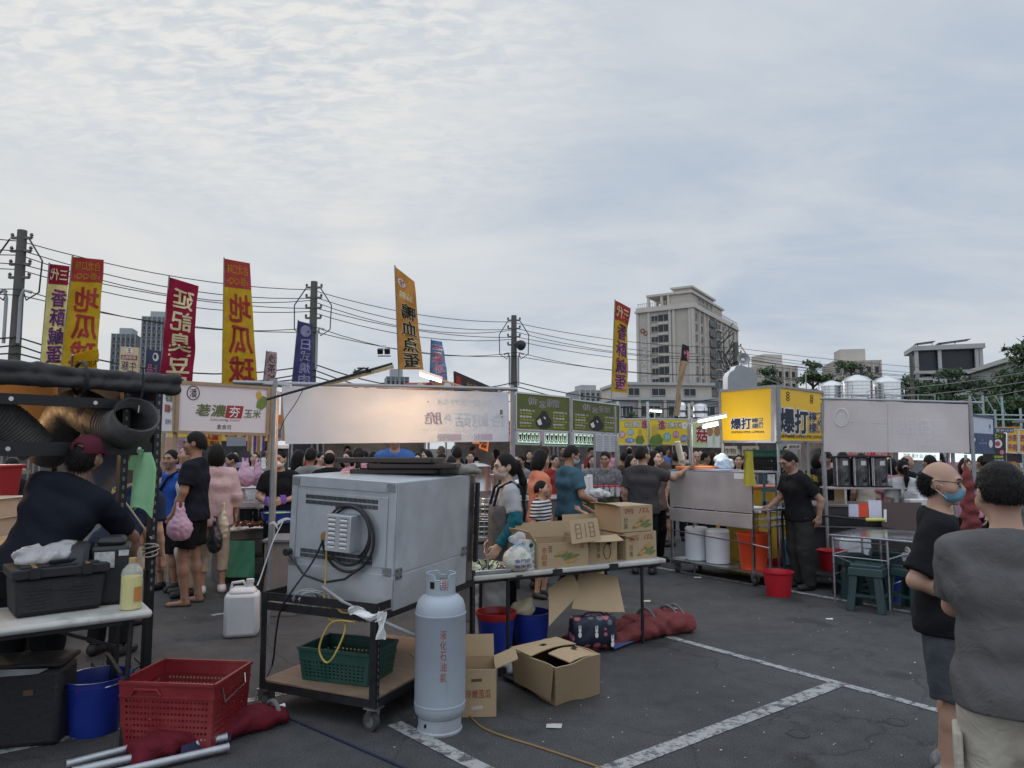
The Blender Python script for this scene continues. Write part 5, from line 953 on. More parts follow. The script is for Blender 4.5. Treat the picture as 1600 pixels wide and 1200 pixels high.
o = thing('puffed_corn_bag', 'clear bag of white puffed corn tied with blue ribbon and printed blue lettering', 'snack bag', TP(.075, .045), RZT); rg = random.Random(2); PUF = pm('puffed_corn', (.62, .56, .45, 1), .9, 0, .12, 60)
v, f = grow([('e', A(0, 0, .085), A(.118, .085, .09), None, .02), ('e', A(0, 0, .15), A(.07, .05, .05), None, .04)], .007, [((0, 0, .004), (0, 0, -1))], .0045, 3, 5); mesh_obj('puffed_corn', v, f, PUF, o)
v, f = grow([('e', A(0, 0, .088), A(.128, .094, .098), None, .02), ('c', A(0, 0, .17), A(0, 0, .21), .05, .016, .04), ('c', A(0, 0, .215), A(.02, 0, .26), .014, .05, .02), ('c', A(-.01, 0, .215), A(-.04, 0, .25), .014, .035, .02)], .009, [((0, 0, .002), (0, 0, -1))], .004, 8, 1.6); mesh_obj('plastic_bag', v, f, PLAS, o)
m = MB(); m.tube([(.022 * math.cos(t), .022 * math.sin(t), .213) for t in np.linspace(0, 6.28, 10)], .008, pm('blue_ribbon', (.25, .42, .6, 1), .5), 6); m.tube([(0, -.02, .213), (-.06, -.05, .20), (-.10, -.06, .17)], .005, MATS['blue_ribbon'], 5); m.tube([(0, -.02, .213), (.05, -.05, .19), (.07, -.07, .15)], .005, MATS['blue_ribbon'], 5); m.build('ribbon', o)
m = MB(); bs = lambda u, v, o_=0: (lambda a, z: Vector(((.128 * math.cos(a)) * math.sqrt(max(.1, 1 - ((z - .088) / .098) ** 2)) , (.094 * math.sin(a)) * math.sqrt(max(.1, 1 - ((z - .088) / .098) ** 2)), z)) * 1.0 + Vector((0, -.006 - o_, 0)))(R(225 + 90 * u), .14 - .11 * v)
BI = pm('blue_ink', (.03, .03, .25, 1), .6); m.text(bs, '名產', (.35, -.1, .65, .12), pm('green_ink', (.1, .3, .08, 1), .6), out=.003); m.text(bs, '金門奶', (.12, .3, .85, .55), BI, .015, out=.003); m.text(bs, '爆米香', (.08, .72, .92, .95), BI, .005, out=.003); m.build('lettering', o)
o = slab_tray('vegetable_tray', 'metal tray of sliced zucchini at the left end of the folding table', TP(-.17, .22), RZT - R(4), .34, .42, .03, STEEL); m = MB(); rg = random.Random(5)
VG = pm('zucchini_skin', (.02, .04, .015, 1), .5, 0, .3, 20); VF = pm('zucchini_flesh', (.55, .58, .40, 1), .6)
for i in range(26): x, y = rg.uniform(-.14, .14), rg.uniform(-.18, .18); M_ = Matrix.Rotation(rg.uniform(-1.2, 1.2), 3, 'X') @ Matrix.Rotation(rg.uniform(-1, 1), 3, 'Y'); hh = .03 + .02 * rg.random(); m.lathe([(.026, -.006), (.027, .006)], (x, y, hh), VG, 12, rot=M_); m.lathe([(0, -.0065), (.0255, -.0063)], (x, y, hh), VF, 12, rot=M_); m.lathe([(.0255, .0063), (0, .0065)], (x, y, hh), VF, 12, rot=M_)
m.build('zucchini_slices', None, kind='stuff'); bpy.data.objects['zucchini_slices'].parent = o
# buckets under the table
def bucket(label, c, r, h, mat, handle=None, rim=None, group=None, name='bucket', inner=None):
    o = thing(name, label, 'bucket', c, random.random() * 3, group); m = MB(); m.lathe([(0, .006), (r * .78, .0), (r * .80, .01), (r * .96, h * .86), (r * .98, h * .87), (r * .99, h * .98), (r * 1.05, h * .985), (r * 1.05, h), (r * .97, h)], (0, 0, 0), mat, 32, caps=False); m.lathe([(r * .97, h), (r * .93, h * .86), (r * .77, .02), (0, .016)], (0, 0, 0), inner or mat, 32, caps=False); m.build('bucket_body', o)
    if handle is not None:
        m = MB(); m.tube([(r * 1.05 * math.cos(t), r * .75 * math.sin(t), h * .93 - r * .12 * math.sin(t) + (.05 if handle > 1 else 0) * math.sin(t)) for t in np.linspace(0, math.pi, 16)], .0035, STEEL, 6); m.build('handle', o)
    return o
bucket('blue bucket standing under the folding table behind the table leg', at(829, 700, 6.1), .16, .30, BLUEP)
bucket('blue bucket with a red one nested inside, below the left end of the folding table', G(775, 1023), .155, .33, BLUEP, inner=REDP, rim=1); m = MB(); rb = bpy.data.objects['bucket.001']; m.lathe([(.150, .285), (.168, .325), (.168, .345), (.155, .345), (.14, .30)], (0, 0, 0), REDP, 32, caps=False); m.build('red_inner_bucket', rb)
o = thing('plastic_bin_bag', 'milky translucent plastic bag of rubbish standing behind the nested buckets', 'plastic bag', at(770, 700, 6.25)); v, f = grow([('c', A(0, 0, .08), A(0, 0, .52), .15, .165, .05), ('e', A(.05, -.02, .56), A(.13, .1, .07), None, .05)], .014, [((0, 0, .004), (0, 0, -1)), ((0, 0, .58), (0.1, 0, 1))], .010, 4, 1.2); mesh_obj('bag_body', v, f, PLASW, o)
v, f = grow([('e', A(0, 0, .09), A(.09, .08, .10), None, .03), ('e', A(.05, 0, .16), A(.04, .04, .06), None, .05)], .010, [((0, 0, .004), (0, 0, -1))], .008, 6, 1.8); o = mesh_obj('plastic_bag', v, f, PLASW, None); o.location = at(806, 700, 5.35); tag(o, 'small white knotted plastic bag slumped between the two blue buckets', 'plastic bag')
o = thing('tissue_bag', 'crumpled yellowish plastic packet stuffed above the blue bucket', 'plastic bag', at(815, 700, 6.05, .27)); v, f = grow([('e', A(0, 0, .05), A(.10, .07, .07), None, .03), ('e', A(.05, 0, .09), A(.05, .04, .06), None, .04)], .010, (), .010, 9, 1.6); mesh_obj('packet', v, f, pm('yellowish_plastic', (.5, .44, .3, 1), .5), o)
# flattened carton leaning, crate below, patterned bag
m = MB(); A0, A1, A2, A3 = P(905, 893, 6.2), P(965, 900, 6.2), P(976, 957, 6.0), P(893, 952, 5.95); m.sheet(Surf(A0, A1, A2, A3, lambda u, v: .012 * math.sin(5 * u + 2 * v)), 6, 5, CARD, .006); B0, B1, B2, B3 = P(856, 920, 5.95), P(893, 893, 6.15), P(908, 925, 6.05), P(858, 978, 5.75); m.sheet(Surf(B0, B1, B2, B3, lambda u, v: .01 * math.sin(4 * v)), 5, 5, CARD, .006); m.text(Surf(B0, B1, B2, B3), '苦瓜', (.25, .2, .6, .45), INKR, out=.004)
tag(m.build('flattened_carton', world=True), 'torn open flattened carton leaning under the folding table', 'carton')
o = thing('black_crate', 'low black plastic crate lying on the ground behind the sealed carton', 'crate', at(852, 700, 5.35), RZT + R(8)); m = MB(); m.box((0, 0, .03), (.62, .3, .012), BLACKM)
for i in range(24): m.box((-.3 + i * .026, -.15, .04), (.008, .01, .07), BLACKM)
m.box((0, -.15, .075), (.64, .016, .012), pm('grey_edge', (.2, .2, .2, 1), .6)); m.box((0, .15, .05), (.64, .016, .06), BLACKM); m.build('grid_body', o)
def rabbit_mat():
    mt = bpy.data.materials.new('rabbit_print_fabric'); mt.use_nodes = True; N = mt.node_tree.nodes; L = mt.node_tree.links; b = N['Principled BSDF']; b.inputs['Roughness'].default_value = .6
    tc = N.new('ShaderNodeTexCoord'); v = N.new('ShaderNodeTexVoronoi'); v.inputs['Scale'].default_value = 13; v.inputs['Randomness'].default_value = .6; L.new(tc.outputs['Object'], v.inputs['Vector'])
    r = N.new('ShaderNodeMath'); r.operation = 'LESS_THAN'; L.new(v.outputs['Distance'], r.inputs[0]); r.inputs[1].default_value = .40
    sp = N.new('ShaderNodeSeparateColor'); L.new(v.outputs['Color'], sp.inputs[0]); cr = N.new('ShaderNodeValToRGB'); cr.color_ramp.interpolation = 'CONSTANT'; L.new(sp.outputs[0], cr.inputs[0])
    e = cr.color_ramp.elements; e[0].color = (.42, .10, .13, 1); e[1].position = .3; e[1].color = (.02, .025, .05, 1)
    for p, c in ((.5, (.34, .2, .17, 1)), (.65, (.45, .16, .2, 1)), (.82, (.10, .12, .16, 1))): q = e.new(p); q.color = c
    mx = N.new('ShaderNodeMix'); mx.data_type = 'RGBA'; L.new(r.outputs[0], mx.inputs[0]); mx.inputs[6].default_value = (.008, .011, .028, 1); L.new(cr.outputs[0], mx.inputs[7]); L.new(mx.outputs[2], b.inputs['Base Color']); return mt
bb = G(925, 1003); o = thing('lunch_bag', 'navy zipped lunch bag printed with pink shapes and white rabbits', 'bag', Vector((.66, 5.98, .045)), RZT + R(-14)); v, f = grow([('c', A(-.125, 0, .07), A(.125, 0, .07), .085, .085, .02), ('c', A(-.12, 0, .19), A(.12, 0, .19), .082, .082, .10)], .010, [((0, 0, .003), (0, 0, -1)), ((0, 0, .245), (0, 0, 1)), ((-.19, 0, 0), (-1, 0, 0)), ((.19, 0, 0), (1, 0, 0))], .004, 2); mesh_obj('bag_body', v, f, rabbit_mat(), o)
m = MB(); RW = pm('rabbit_white', (.6, .6, .58, 1), .7); sf = Surf((-.17, -.098, .22), (.17, -.098, .22), (.17, -.098, .02), (-.17, -.098, .02))
for u, v_ in ((.5, .35), (.08, .3), (.9, .75)): m.oval(sf, (u - .04, v_ - .06, u + .04, v_ + .08), RW, .001, 10); m.oval(sf, (u - .035, v_ - .2, u - .008, v_ - .02), RW, .001, 8); m.oval(sf, (u + .008, v_ - .2, u + .035, v_ - .02), RW, .001, 8); m.oval(sf, (u - .045, v_ + .07, u + .045, v_ + .3), RW, .0005, 10)
m.build('rabbit_print', o); m = MB(); m.tube([(-.1, -.02, .243), (-.06, -.03, .275), (.06, -.03, .275), (.1, -.02, .243)], .008, NAVY, 6); m.build('handle', o)
# sealed battered carton in front
bc = (G(800, 1066) + G(937, 1082)) / 2 + Vector((0, .12, 0)); o = thing('battered_carton', 'battered folded carton with hand holes lying in front of the lunch bag', 'carton', (0, 0, 0)); q = dict(nl=P(868, 1044, 4.58), tl=P(797, 1012, 5.02), tr=P(938, 1022, 4.82), tb=P(868, 996, 5.26), bn=G(868, 1103), bl=G(803, 1067), br=G(937, 1084), bb=G(868, 1036)); o.matrix_basis = Matrix.Translation(Vector((q['bn'].x, q['bn'].y, 0)))
m = MB(); W3 = lambda a, k: (lambda u, v: a * math.sin(k * u + 3 * v) * math.sin(3.1 * u))
for a, b, c, d, nm_ in (('tl', 'nl', 'bn', 'bl', 1), ('nl', 'tr', 'br', 'bn', 2), ('tr', 'tb', 'bb', 'br', 3), ('tb', 'tl', 'bl', 'bb', 4)): m.sheet(Surf(q[a], q[b], q[c], q[d], W3(.012, 4 + nm_)), 8, 6, CARD, .006)
m.build('carton_body', o, world=True); top = Surf(q['tl'], q['tb'], q['tr'], q['nl'])
m = MB(); m.sheet(lambda u, v, o_=0: top(u, .02 + .46 * v, .008 + .02 * math.sin(3 * u) * v + o_), 6, 4, CARD, .006); m.shape(lambda u, v, o_=0: top(u, v, .014 + o_), [(.38, .26), (.5, .24), (.52, .31), (.42, .34)], HOLE, .008); m.build('flap', o, world=True)
m = MB(); m.sheet(lambda u, v, o_=0: top(.33 + .67 * u, .52 + .46 * v, .004 + .012 * math.sin(4 * u) + o_), 6, 4, CARD, .006); m.shape(lambda u, v, o_=0: top(u, v, .008 + o_), [(.72, .62), (.83, .6), (.85, .67), (.75, .7)], HOLE, .01); m.build('flap', o, world=True)
m = MB(); m.sheet(lambda u, v, o_=0: q['tl'].lerp(q['nl'], .12 + .86 * u).lerp(q['bl'].lerp(q['bn'], .12 + .86 * u), v * .86) + Vector((-.02, -.025, .005)) * (.4 + v) * 1 + Vector((-.01, -.012, 0)) * o_ * 100 * .3, 6, 5, CARD, .004); m.build('flap', o, world=True)
# small printed carton half behind the cylinder
c1 = G(752, 1122); o = carton('small open carton with red print and raised flaps beside the gas cylinder', c1 + Vector((-.03, .16, 0)), R(4), .22, .28, .285, (('b', 80, .14), ('r', 22, .15), ('l', 80, .13)), lambda m, f, r: (m.text(f, '冷嫩苦瓜', (.14, .42, .86, .6), INKR, .005, out=.002), m.shape(f, [(.3, .78), (.62, .75), (.64, .83), (.32, .86)], pm('pale_tape', (.45, .4, .33, 1), .5), .002), m.shape(f, [(.3, .2), (.6, .19), (.6, .25), (.3, .26)], INKB, .002)), False)
# rolled maroon umbrella canvas beside the table
CANV = cloth('faded_maroon', .17, .045, .045, .5)
def canvas_roll(label, a, b, r, mat, tie, name='folded_umbrella', seed=1, flat=1.0):
    a = Vector(a); b = Vector(b); o = thing(name, label, 'umbrella', ((a + b) / 2).to_tuple()[:2] + (0,)); d = (b - a); L_ = d.length; d.normalize(); n = Vector((-d.y, d.x, 0)); pr = []
    loc = lambda t, s_, z: A(*(a + d * t * L_ + n * s_ + Vector((0, 0, z)) - o.matrix_basis.translation))
    for i in range(7): t0 = i / 7; t1 = (i + 1.2) / 7; rg_ = random.Random(seed * 31 + i); k0 = flat + (1 - flat) * min(1, t0 * 1.5); k1 = flat + (1 - flat) * min(1, t1 * 1.5); pr += [('c', loc(t0, w_ * r * 1.2 * (1.6 - k0), r * k0 * .75), loc(min(1, t1), w_ * r * 1.15 * (1.6 - k1) + rg_.uniform(-.02, .02), r * k1 * rg_.uniform(.6, .9)), r * k0 * .72, r * k1 * .68, .03) for w_ in (-1, 0, 1)]
    v, f = grow(pr, .011, [((0, 0, .004), (0, 0, -1))], .013, seed, 1.0); mesh_obj('canvas', v, f, mat, o); m = MB()
    for t in tie: c = a + d * t * L_; m.tube([c + n * r * 1.08 * math.cos(x) + Vector((0, 0, r * .85 + r * .98 * math.sin(x))) for x in np.linspace(-.6, 3.7, 16)], .014, cloth('grey_strap', .16, .15, .15), 6)
    m.build('strap', o, world=True); return o, a, b, d, n
o, a, b, d, n = canvas_roll('faded maroon umbrella rolled up on the ground beside the folding table leg', G(900, 1010), G(1062, 984), .125, CANV, (.66, .88, .95), seed=3, flat=.22)
m = MB(); m.sheet(lambda u, v, o_=0: G(944 + 30 * u + 16 * v, 1010 - 4 * u + 8 * v * (1 - u)) + Vector((0, -.02, .03 + .03 * math.sin(3 * u) * (1 - v) + o_)), 6, 4, pm('faded_blue_canvas', (.06, .08, .22, 1), .9, 0, .2, 10), .006); m.build('blue_panel', o, world=True)
m = MB(); rg = random.Random(8); [m.tube([b + d * -.02 + n * rg.uniform(-.06, .06) + Vector((0, 0, .1 + rg.uniform(-.05, .05))), b + d * rg.uniform(.03, .10) + n * rg.uniform(-.06, .06) + Vector((0, 0, .09 + rg.uniform(-.06, .06)))], .018, MATS['cloth_grey_strap'], 6) for _ in range(14)]; m.box(b + Vector((-.03, 0, .2)), (.04, .03, .02), WHITE); m.build('umbrella_ribs', o, world=True)
# left: folded red umbrella and aluminium poles
o, a, b, d, n = canvas_roll('dark red umbrella rolled up on the ground in front of the red crate', G(215, 1192), G(432, 1128), .07, cloth('deep_red', .11, .012, .02, .5), (.97,), seed=5)
m = MB(); m.cyl(b + Vector((0, 0, .08)), b + d * .05 + Vector((0, 0, .085)), .014, WHITE); m.build('umbrella_tip', o, world=True)
m = MB(); m.sheet(lambda u, v, o_=0: G(285 + 78 * u, 1158 - 22 * u + 8 * v, .07) + Vector((0, -.02 * v, .02 * math.sin(6 * u + 2 * v) - .05 * v + o_)), 8, 4, cloth('navy_canvas', .03, .03, .06), .006); m.build('navy_panel', o, world=True)
ALU = pm('scuffed_aluminium', (.42, .43, .45, 1), .55, .7, .25, 10, .1, 60, .3, tint=(.25, .25, .26, 1))
for i, (a, b, r_, lb_) in enumerate((((104, 1194), (332, 1136), .02, 'longest and uppermost'), ((112, 1206), (354, 1152), .023, 'middle one'), ((150, 1214), (357, 1167), .02, 'lowest and shortest'))):
    m = MB(); A_, B_ = G(*a, .03), G(*b, .055 - .01 * i); m.tube([A_, B_], r_, ALU, 14); m.tube([B_ - (B_ - A_) * .01, B_ + (B_ - A_) * .002], r_ * 1.12, ALU, 14); m.tube([B_ + (B_ - A_) * .0021, B_ + (B_ - A_) * .003], r_ * .8, HOLE, 12); tag(m.build('umbrella_pole', world=True), 'scuffed aluminium umbrella pole beside the red canvas, ' + lb_, 'pole', 'aluminium poles on the ground')
# ------------------------------------------------------------------ left folding table, cooler, blower, oil, crate, buckets
C0 = Vector((-2.035, 4.13, 0)); TZ = .745; ltab = thing('folding_table', 'grubby white folding table carrying the black cooler and oil bottle', 'table', C0, RZ1)
for x0, x1 in ((-1.0, -.0), (-2.0, -1.006)): m = MB(); m.box(((x0 + x1) / 2, .3, TZ - .022), (x1 - x0, .6, .044), TABW); m.build('tabletop', ltab, bevel=.02)
for x, y in ((-.12, .06), (-.12, .54), (-1.8, .06), (-1.8, .54)): m = MB(); m.cyl((x, y, 0), (x + .02, y, TZ - .045), .015, BLACKM, n=10); m.build('leg', ltab)
m = MB(); m.beam((-.14, .06, .40), (-.14, .54, .40), .02, .02, BLACKM); m.beam((-.14, .08, TZ - .06), (-1.8, .08, TZ - .06), .03, .03, BLACKM); m.beam((-.14, .3, .5), (-.55, .3, TZ - .06), .018, .018, BLACKM); m.build('brace', ltab)
def lp(x, y, z=TZ): return C0 + Matrix.Rotation(RZ1, 3, 'Z') @ Vector((x, y, z))
cool = thing('cooler_box', 'black ribbed foam cooler box with latched lid on the left folding table', 'cooler box', G(86, 961, TZ) + Vector((-.10, .15, 0)), R(42)); cool.location.z = TZ
FOAM = pm('black_foam', (.016, .016, .018, 1), .8, 0, .2, 30, .3, 200); m = MB(); m.box((0, 0, .10), (.44, .33, .20), FOAM, taper=.93); m.build('box_body', cool, bevel=.02); m = MB(); m.box((0, 0, .232), (.47, .36, .05), FOAM); m.box((.0, 0, .262), (.38, .28, .014), FOAM); m.build('lid', cool, bevel=.012)
m = MB()
for j in range(6):
    for k in range(2):
        for i in range(2 + j % 2): x = (-.13 if k == 0 else .07) + i * .045 - (j % 2) * .02; m.box((x, -.163 + j * -.0005, .05 + j * .019), (.038, .008, .009), FOAM)
m.box((0, -.164, .155), (.10, .008, .05), FOAM); m.box((0, -.163, .1), (.40, .004, .15), FOAM); m.build('side_ribs', cool, bevel=.003)
for x in (-.13, .12): m = MB(); m.box((x, -.186, .236), (.05, .012, .06), BLACKM); m.beam((x, -.183, .265), (x, -.08, .272), .02, .008, pm('gilt_latch', (.35, .22, .08, 1), .4, .7)); m.build('latch', cool, bevel=.002)
v, f = grow([('e', A(-.07, 0, .045), A(.10, .09, .05), None, .03), ('e', A(.08, .02, .05), A(.11, .08, .06), None, .03), ('e', A(.0, -.04, .03), A(.18, .06, .03), None, .03)], .007, [((0, 0, .002), (0, 0, -1))], .011, 6, 1.9); o = mesh_obj('plastic_bag', v, f, pm('clear_bag_plastic', (.62, .6, .6, 1), .2, 0, .05, 8, .6, 30, alpha=.5), None); o.matrix_basis = cool.matrix_basis @ Matrix.Translation((-.05, .0, .270)); tag(o, 'crumpled clear plastic bag lying on the cooler lid', 'plastic bag')
m = MB(); m.box((0, 0, .012), (.16, .03, .018), NAVY); o = m.build('folded_pouch', bevel=.006); o.matrix_basis = cool.matrix_basis @ Matrix.Translation((.02, -.12, .270)) @ Matrix.Rotation(.2, 4, 'Z'); tag(o, 'small dark pouch lying along the front of the cooler lid', 'pouch')
bl = thing('blower_fan', 'black blower fan with a rounded scroll housing beside the oil bottle', 'blower', lp(-.22, .34), RZ1 + R(-12)); bl.scale = (1.3, 1.3, 1.32); m = MB(); m.box((.03, .06, .13), (.16, .2, .26), BLACKM); m.box((.03, .04, .275), (.12, .14, .04), BLACKM); m.build('housing', bl, bevel=.03)
m = MB(); rx = Matrix.Rotation(R(-90), 3, 'Y'); m.lathe([(.05, .0), (.115, .0), (.13, .02), (.13, .07), (.10, .08)], (-.05, .02, .15), BLACKM, 28, rot=rx); m.build('scroll', bl); m = MB(); [m.tube([(-.10, .02 + rr * math.cos(t), .15 + rr * math.sin(t)) for t in np.linspace(0, 6.283, 24)], .004, pm('grille_grey', (.08, .08, .08, 1), .5), 5) for rr in (.03, .055, .08, .1)]; m.lathe([(0, .06), (.025, .06), (.025, .075), (0, .08)], (-.05, .02, .15), MATS['grille_grey'], 12, rot=rx); m.build('grille', bl)
m = MB(); sf = Surf((-.03, -.045, .235), (.05, -.045, .235), (.05, -.045, .165), (-.03, -.045, .165)); STK = pm('pale_sticker', (.42, .42, .42, 1), .5, 0, .4, 60); m.patch(sf, (0, 0, 1, 1), STK, .002); m.patch(Surf((.065, -.045, .24), (.105, -.045, .24), (.105, -.045, .215), (.065, -.045, .215)), (0, 0, 1, 1), STK, .002); m.build('rating_sticker', bl)
ob = thing('oil_bottle', 'clear plastic bottle of yellow cooking oil with a tan cap at the table end', 'bottle', lp(-.10, .10, TZ), .2); OILM = pm('cooking_oil', (.80, .68, .05, 1), .08, 0, .05, 4, trans=.3); PET = pm('pet_plastic', (.8, .82, .78, 1), .08, 0, .02, 5, alpha=.28)
m = MB(); pr = [(.052, 0), (.058, .008)]; [pr.extend([(.058, .02 + k * .022), (.0555, .027 + k * .022)]) for k in range(8)]; pr += [(.058, .20), (.05, .225), (.028, .25), (.018, .262), (.018, .275)]; m.lathe(pr, (0, 0, 0), PET, 24); m.build('bottle_shell', ob); m = MB(); m.lathe([(0, .003), (.05, .004), (.054, .012), (.054, .185), (0, .186)], (0, 0, 0), OILM, 24); m.build('oil', ob); m = MB(); m.lathe([(.021, .262), (.021, .288), (0, .289)], (0, 0, 0), pm('tan_cap', (.42, .27, .13, 1), .5), 16); m.build('cap', ob)
m = MB(); m.patch(cyl_s(R(300), R(350), .13, .05, .0585), (0, 0, 1, 1), pm('oil_label', (.5, .2, .05, 1), .5), .0008, 6, 1); m.build('label', ob)
bk = bucket('blue bucket with a wire handle and red grip beside the red crate', G(148, 1140), .178, .315, BLUEP, 1, group=None); bk.matrix_basis = Matrix.Translation(bk.matrix_basis.translation) @ Matrix.Rotation(R(160), 4, 'Z')
m = MB(); m.cyl((-.05, .155, .275), (.05, .155, .27), .013, REDP); 
gp = m.build('grip', bk)
crate('red_crate', 'tall dark red perforated crate on the asphalt below the left table', Vector((-1.885, 4.27, 0)), R(-6), .56, .43, .365, pm('dark_red_plastic', (.20, .014, .018, 1), .5, 0, .18, 5, 0, 1, .45, tint=(.28, .09, .08, 1)), 22, 7, (.05, .28), (.42, .6), taper=.93)
m = MB(); m.tube([(.285, -.14, .33), (.30, -.13, .25), (.30, .10, .28), (.285, .12, .33)], .004, STEEL, 6); m.build('wire_handle', bpy.data.objects['red_crate'])
m = MB(); m.tube([(-.2, -.22, .30), (-.18, -.225, .33), (-.05, -.225, .33), (-.03, -.22, .30)], .007, MATS['dark_red_plastic'], 6); m.build('hand_grip', bpy.data.objects['red_crate'])
tb_ = thing('insulated_bag', 'big black insulated delivery box bag under the left table', 'bag', G(55, 1160) + Vector((-.14, .10, 0)), R(12)); m = MB(); m.box((0, -.08, .21), (.52, .26, .42), pm('black_nylon', (.012, .012, .014, 1), .7, 0, .3, 20, .3, 40)); m.build('bag_body', tb_, bevel=.03); m = MB(); m.box((0, -.08, .445), (.54, .28, .03), MATS['black_nylon']); m.build('lid', tb_, bevel=.014)
m = MB(); m.box((.1, -.214, .30), (.05, .006, .03), pm('brown_tag', (.10, .05, .03, 1), .6)); m.build('label_patch', tb_); m = MB(); m.sheet(Surf((-.26, -.225, .44), (.2, -.225, .43), (.15, -.228, .405), (-.26, -.228, .39), lambda u, v: .006 * math.sin(9 * u)), 10, 2, pm('grey_plastic_film', (.2, .2, .2, 1), .3), .003); m.build('film_edge', tb_)
m = MB(); rg = random.Random(3)
for i in range(16): c = at(205 + rg.uniform(-30, 40), 700, 4.9 + rg.uniform(-.1, .2)); m.tube([c + Vector((rg.uniform(-.12, .12), rg.uniform(-.1, .1), rg.uniform(.01, .2))) for _ in range(5)], .008, CABB, 5)
tag(m.build('cable_heap', world=True), 'tangled heap of black cables under the right end of the left table', 'cables')
# ------------------------------------------------------------------ signs, flags, stalls
def sign(name, label, c, dl, dr, mat, draw=None, th=.05, frame=None, cat='sign', nu=1, nv=1, wave=None, group=None, fr=.018, back=None, zfloor=None):
    q = [P(c[0][0], c[0][1], dl), P(c[1][0], c[1][1], dr), P(c[2][0], c[2][1], dr), P(c[3][0], c[3][1], dl)]
    o = thing(name, label, cat, ((q[2] + q[3]) / 2), 0, group); s = Surf(*q, wave); m = MB(); m.sheet(s, nu, nv, mat, th); m.build('panel', o, world=True)
    if frame:
        m = MB(); k = [x - s.n * th * .5 for x in q]
        for i in range(4): m.beam(k[i], k[(i + 1) % 4], fr * 2, fr * 2 + th, frame, s.n)
        m.build('frame', o, world=True)
    if draw: m = MB(); draw(m, s); m.build('lettering', o, world=True)
    return o, s
def posts(name, label, lst, r=.02, mat=None, cat='frame', rails=(), group=None):
    mat = mat or POLEM; o = thing(name, label, cat, (lst[0][0].x, lst[0][0].y, 0), 0, group)
    for p, zt in lst: m = MB(); m.cyl((p.x, p.y, 0), (p.x, p.y, zt), r, mat, n=10); m.build('post', o, world=True)
    for a, b, rr in rails: m = MB(); m.cyl(a, b, rr, mat, n=8); m.build('rail', o, world=True)
    return o
def tubelamp(label, a, b, glow=12, power=0, name='tube_lamp', group='tube lamps over the stalls'):
    a = Vector(a); b = Vector(b); o = thing(name, label, 'lamp', (a + b) / 2, 0, group); m = MB(); m.beam(a + Vector((0, 0, .03)), b + Vector((0, 0, .03)), .05, .03, WHITE); m.build('housing', o, world=True)
    m = MB(); m.tube([a + (b - a) * .02, b - (b - a) * .02], .014, emitter('tube_glow_%g' % glow, (1, .97, .92, 1), glow), 8); m.build('tube', o, world=True)
    if power: lamp((a + b) / 2 - Vector((0, 0, .08)), power, (1, .96, .9), .1)
    return o
YEL = cloth('flag_yellow', .66, .48, .05, .15); REDF = pm('flag_red_ink', (.30, .02, .02, 1), .8); PNK = cloth('flag_magenta', .42, .035, .09, .15); CREAM = pm('flag_cream_ink', (.62, .55, .32, 1), .8); ORGF = cloth('flag_orange', .66, .38, .12, .15); BLK = pm('flag_black_ink', (.015, .013, .015, 1), .8); REDB = pm('flag_red_band', (.33, .03, .025, 1), .8); WHI = pm('flag_white_ink', (.65, .65, .65, 1), .8); PURP = cloth('flag_purple', .13, .13, .30, .15); BLUF = cloth('flag_blue', .22, .40, .62, .15); NVI = pm('flag_navy_ink', (.03, .025, .09, 1), .8); PNKI = pm('flag_pink_ink', (.55, .15, .25, 1), .8)
for m_ in (YEL, PNK, ORGF, PURP, BLUF):
    n_ = m_.node_tree; t_ = n_.nodes.new('ShaderNodeBsdfTranslucent'); b_ = n_.nodes['Principled BSDF']; n_.links.new(b_.inputs['Base Color'].links[0].from_socket, t_.inputs['Color']); x_ = n_.nodes.new('ShaderNodeMixShader'); x_.inputs[0].default_value = .5; n_.links.new(b_.outputs[0], x_.inputs[1]); n_.links.new(t_.outputs[0], x_.inputs[2]); n_.links.new(x_.outputs[0], n_.nodes['Material Output'].inputs['Surface'])
def flag(label, c, d, mat, draw, wv=.03, seed=0, pole_side='l', gap=.25):
    q = [P(x, y, d + (.12 * i % 2)) for i, (x, y) in enumerate(c)]; o = thing('feather_flag', label, 'flag', (q[3].x, q[3].y, 0), 0, 'tall advertising flags'); L_ = (q[1] - q[0]).length
    w = lambda u, v: 1.5 * wv * u * math.sin(3.2 * u + 4.5 * v + seed) + wv * .5 * u * math.sin(11 * v + seed * 2 + 2 * u) + wv * .35 * math.sin(7 * u + 19 * v + seed)
    s = Surf(*q, w); m = MB(); m.sheet(s, 8, 28, mat, .004); m.build('cloth', o, world=True)
    m = MB(); draw(m, s); m.build('lettering', o, world=True)
    t = q[0] + (q[0] - q[3]) * .01; b = q[3] + (q[3] - q[0]) * .3; m = MB(); m.tube([Vector((b.x, b.y, .05)), b, q[3] - s.n * .02, t - s.n * .01], .012, POLEM, 6); m.build('pole', o, world=True); return o
def fl_sweet(m, s):
    m.patch(s, (.03, 0, 1, .215), REDB, .005, 8, 8); m.text(s, '台北口味', (.12, .03, .9, .11), YEL, .0, True, .009); m.text(s, '‹香QQ›', (.12, .13, .9, .195), YEL, .0, True, .009); m.text(s, '地瓜球', (.2, .25, .92, .99), REDF, .035, True, .009, vert=True)
flag('yellow and red flag for sweet potato balls, left of the two, above the black stall', [(113, 401), (161, 406), (152, 575), (95, 575)], 9.5, YEL, fl_sweet, .03, 1)
flag('yellow and red flag for sweet potato balls, right of the two, above the corn sign', [(350, 404), (390, 411), (403, 606), (347, 604)], 12.5, YEL, fl_sweet, .035, 2)
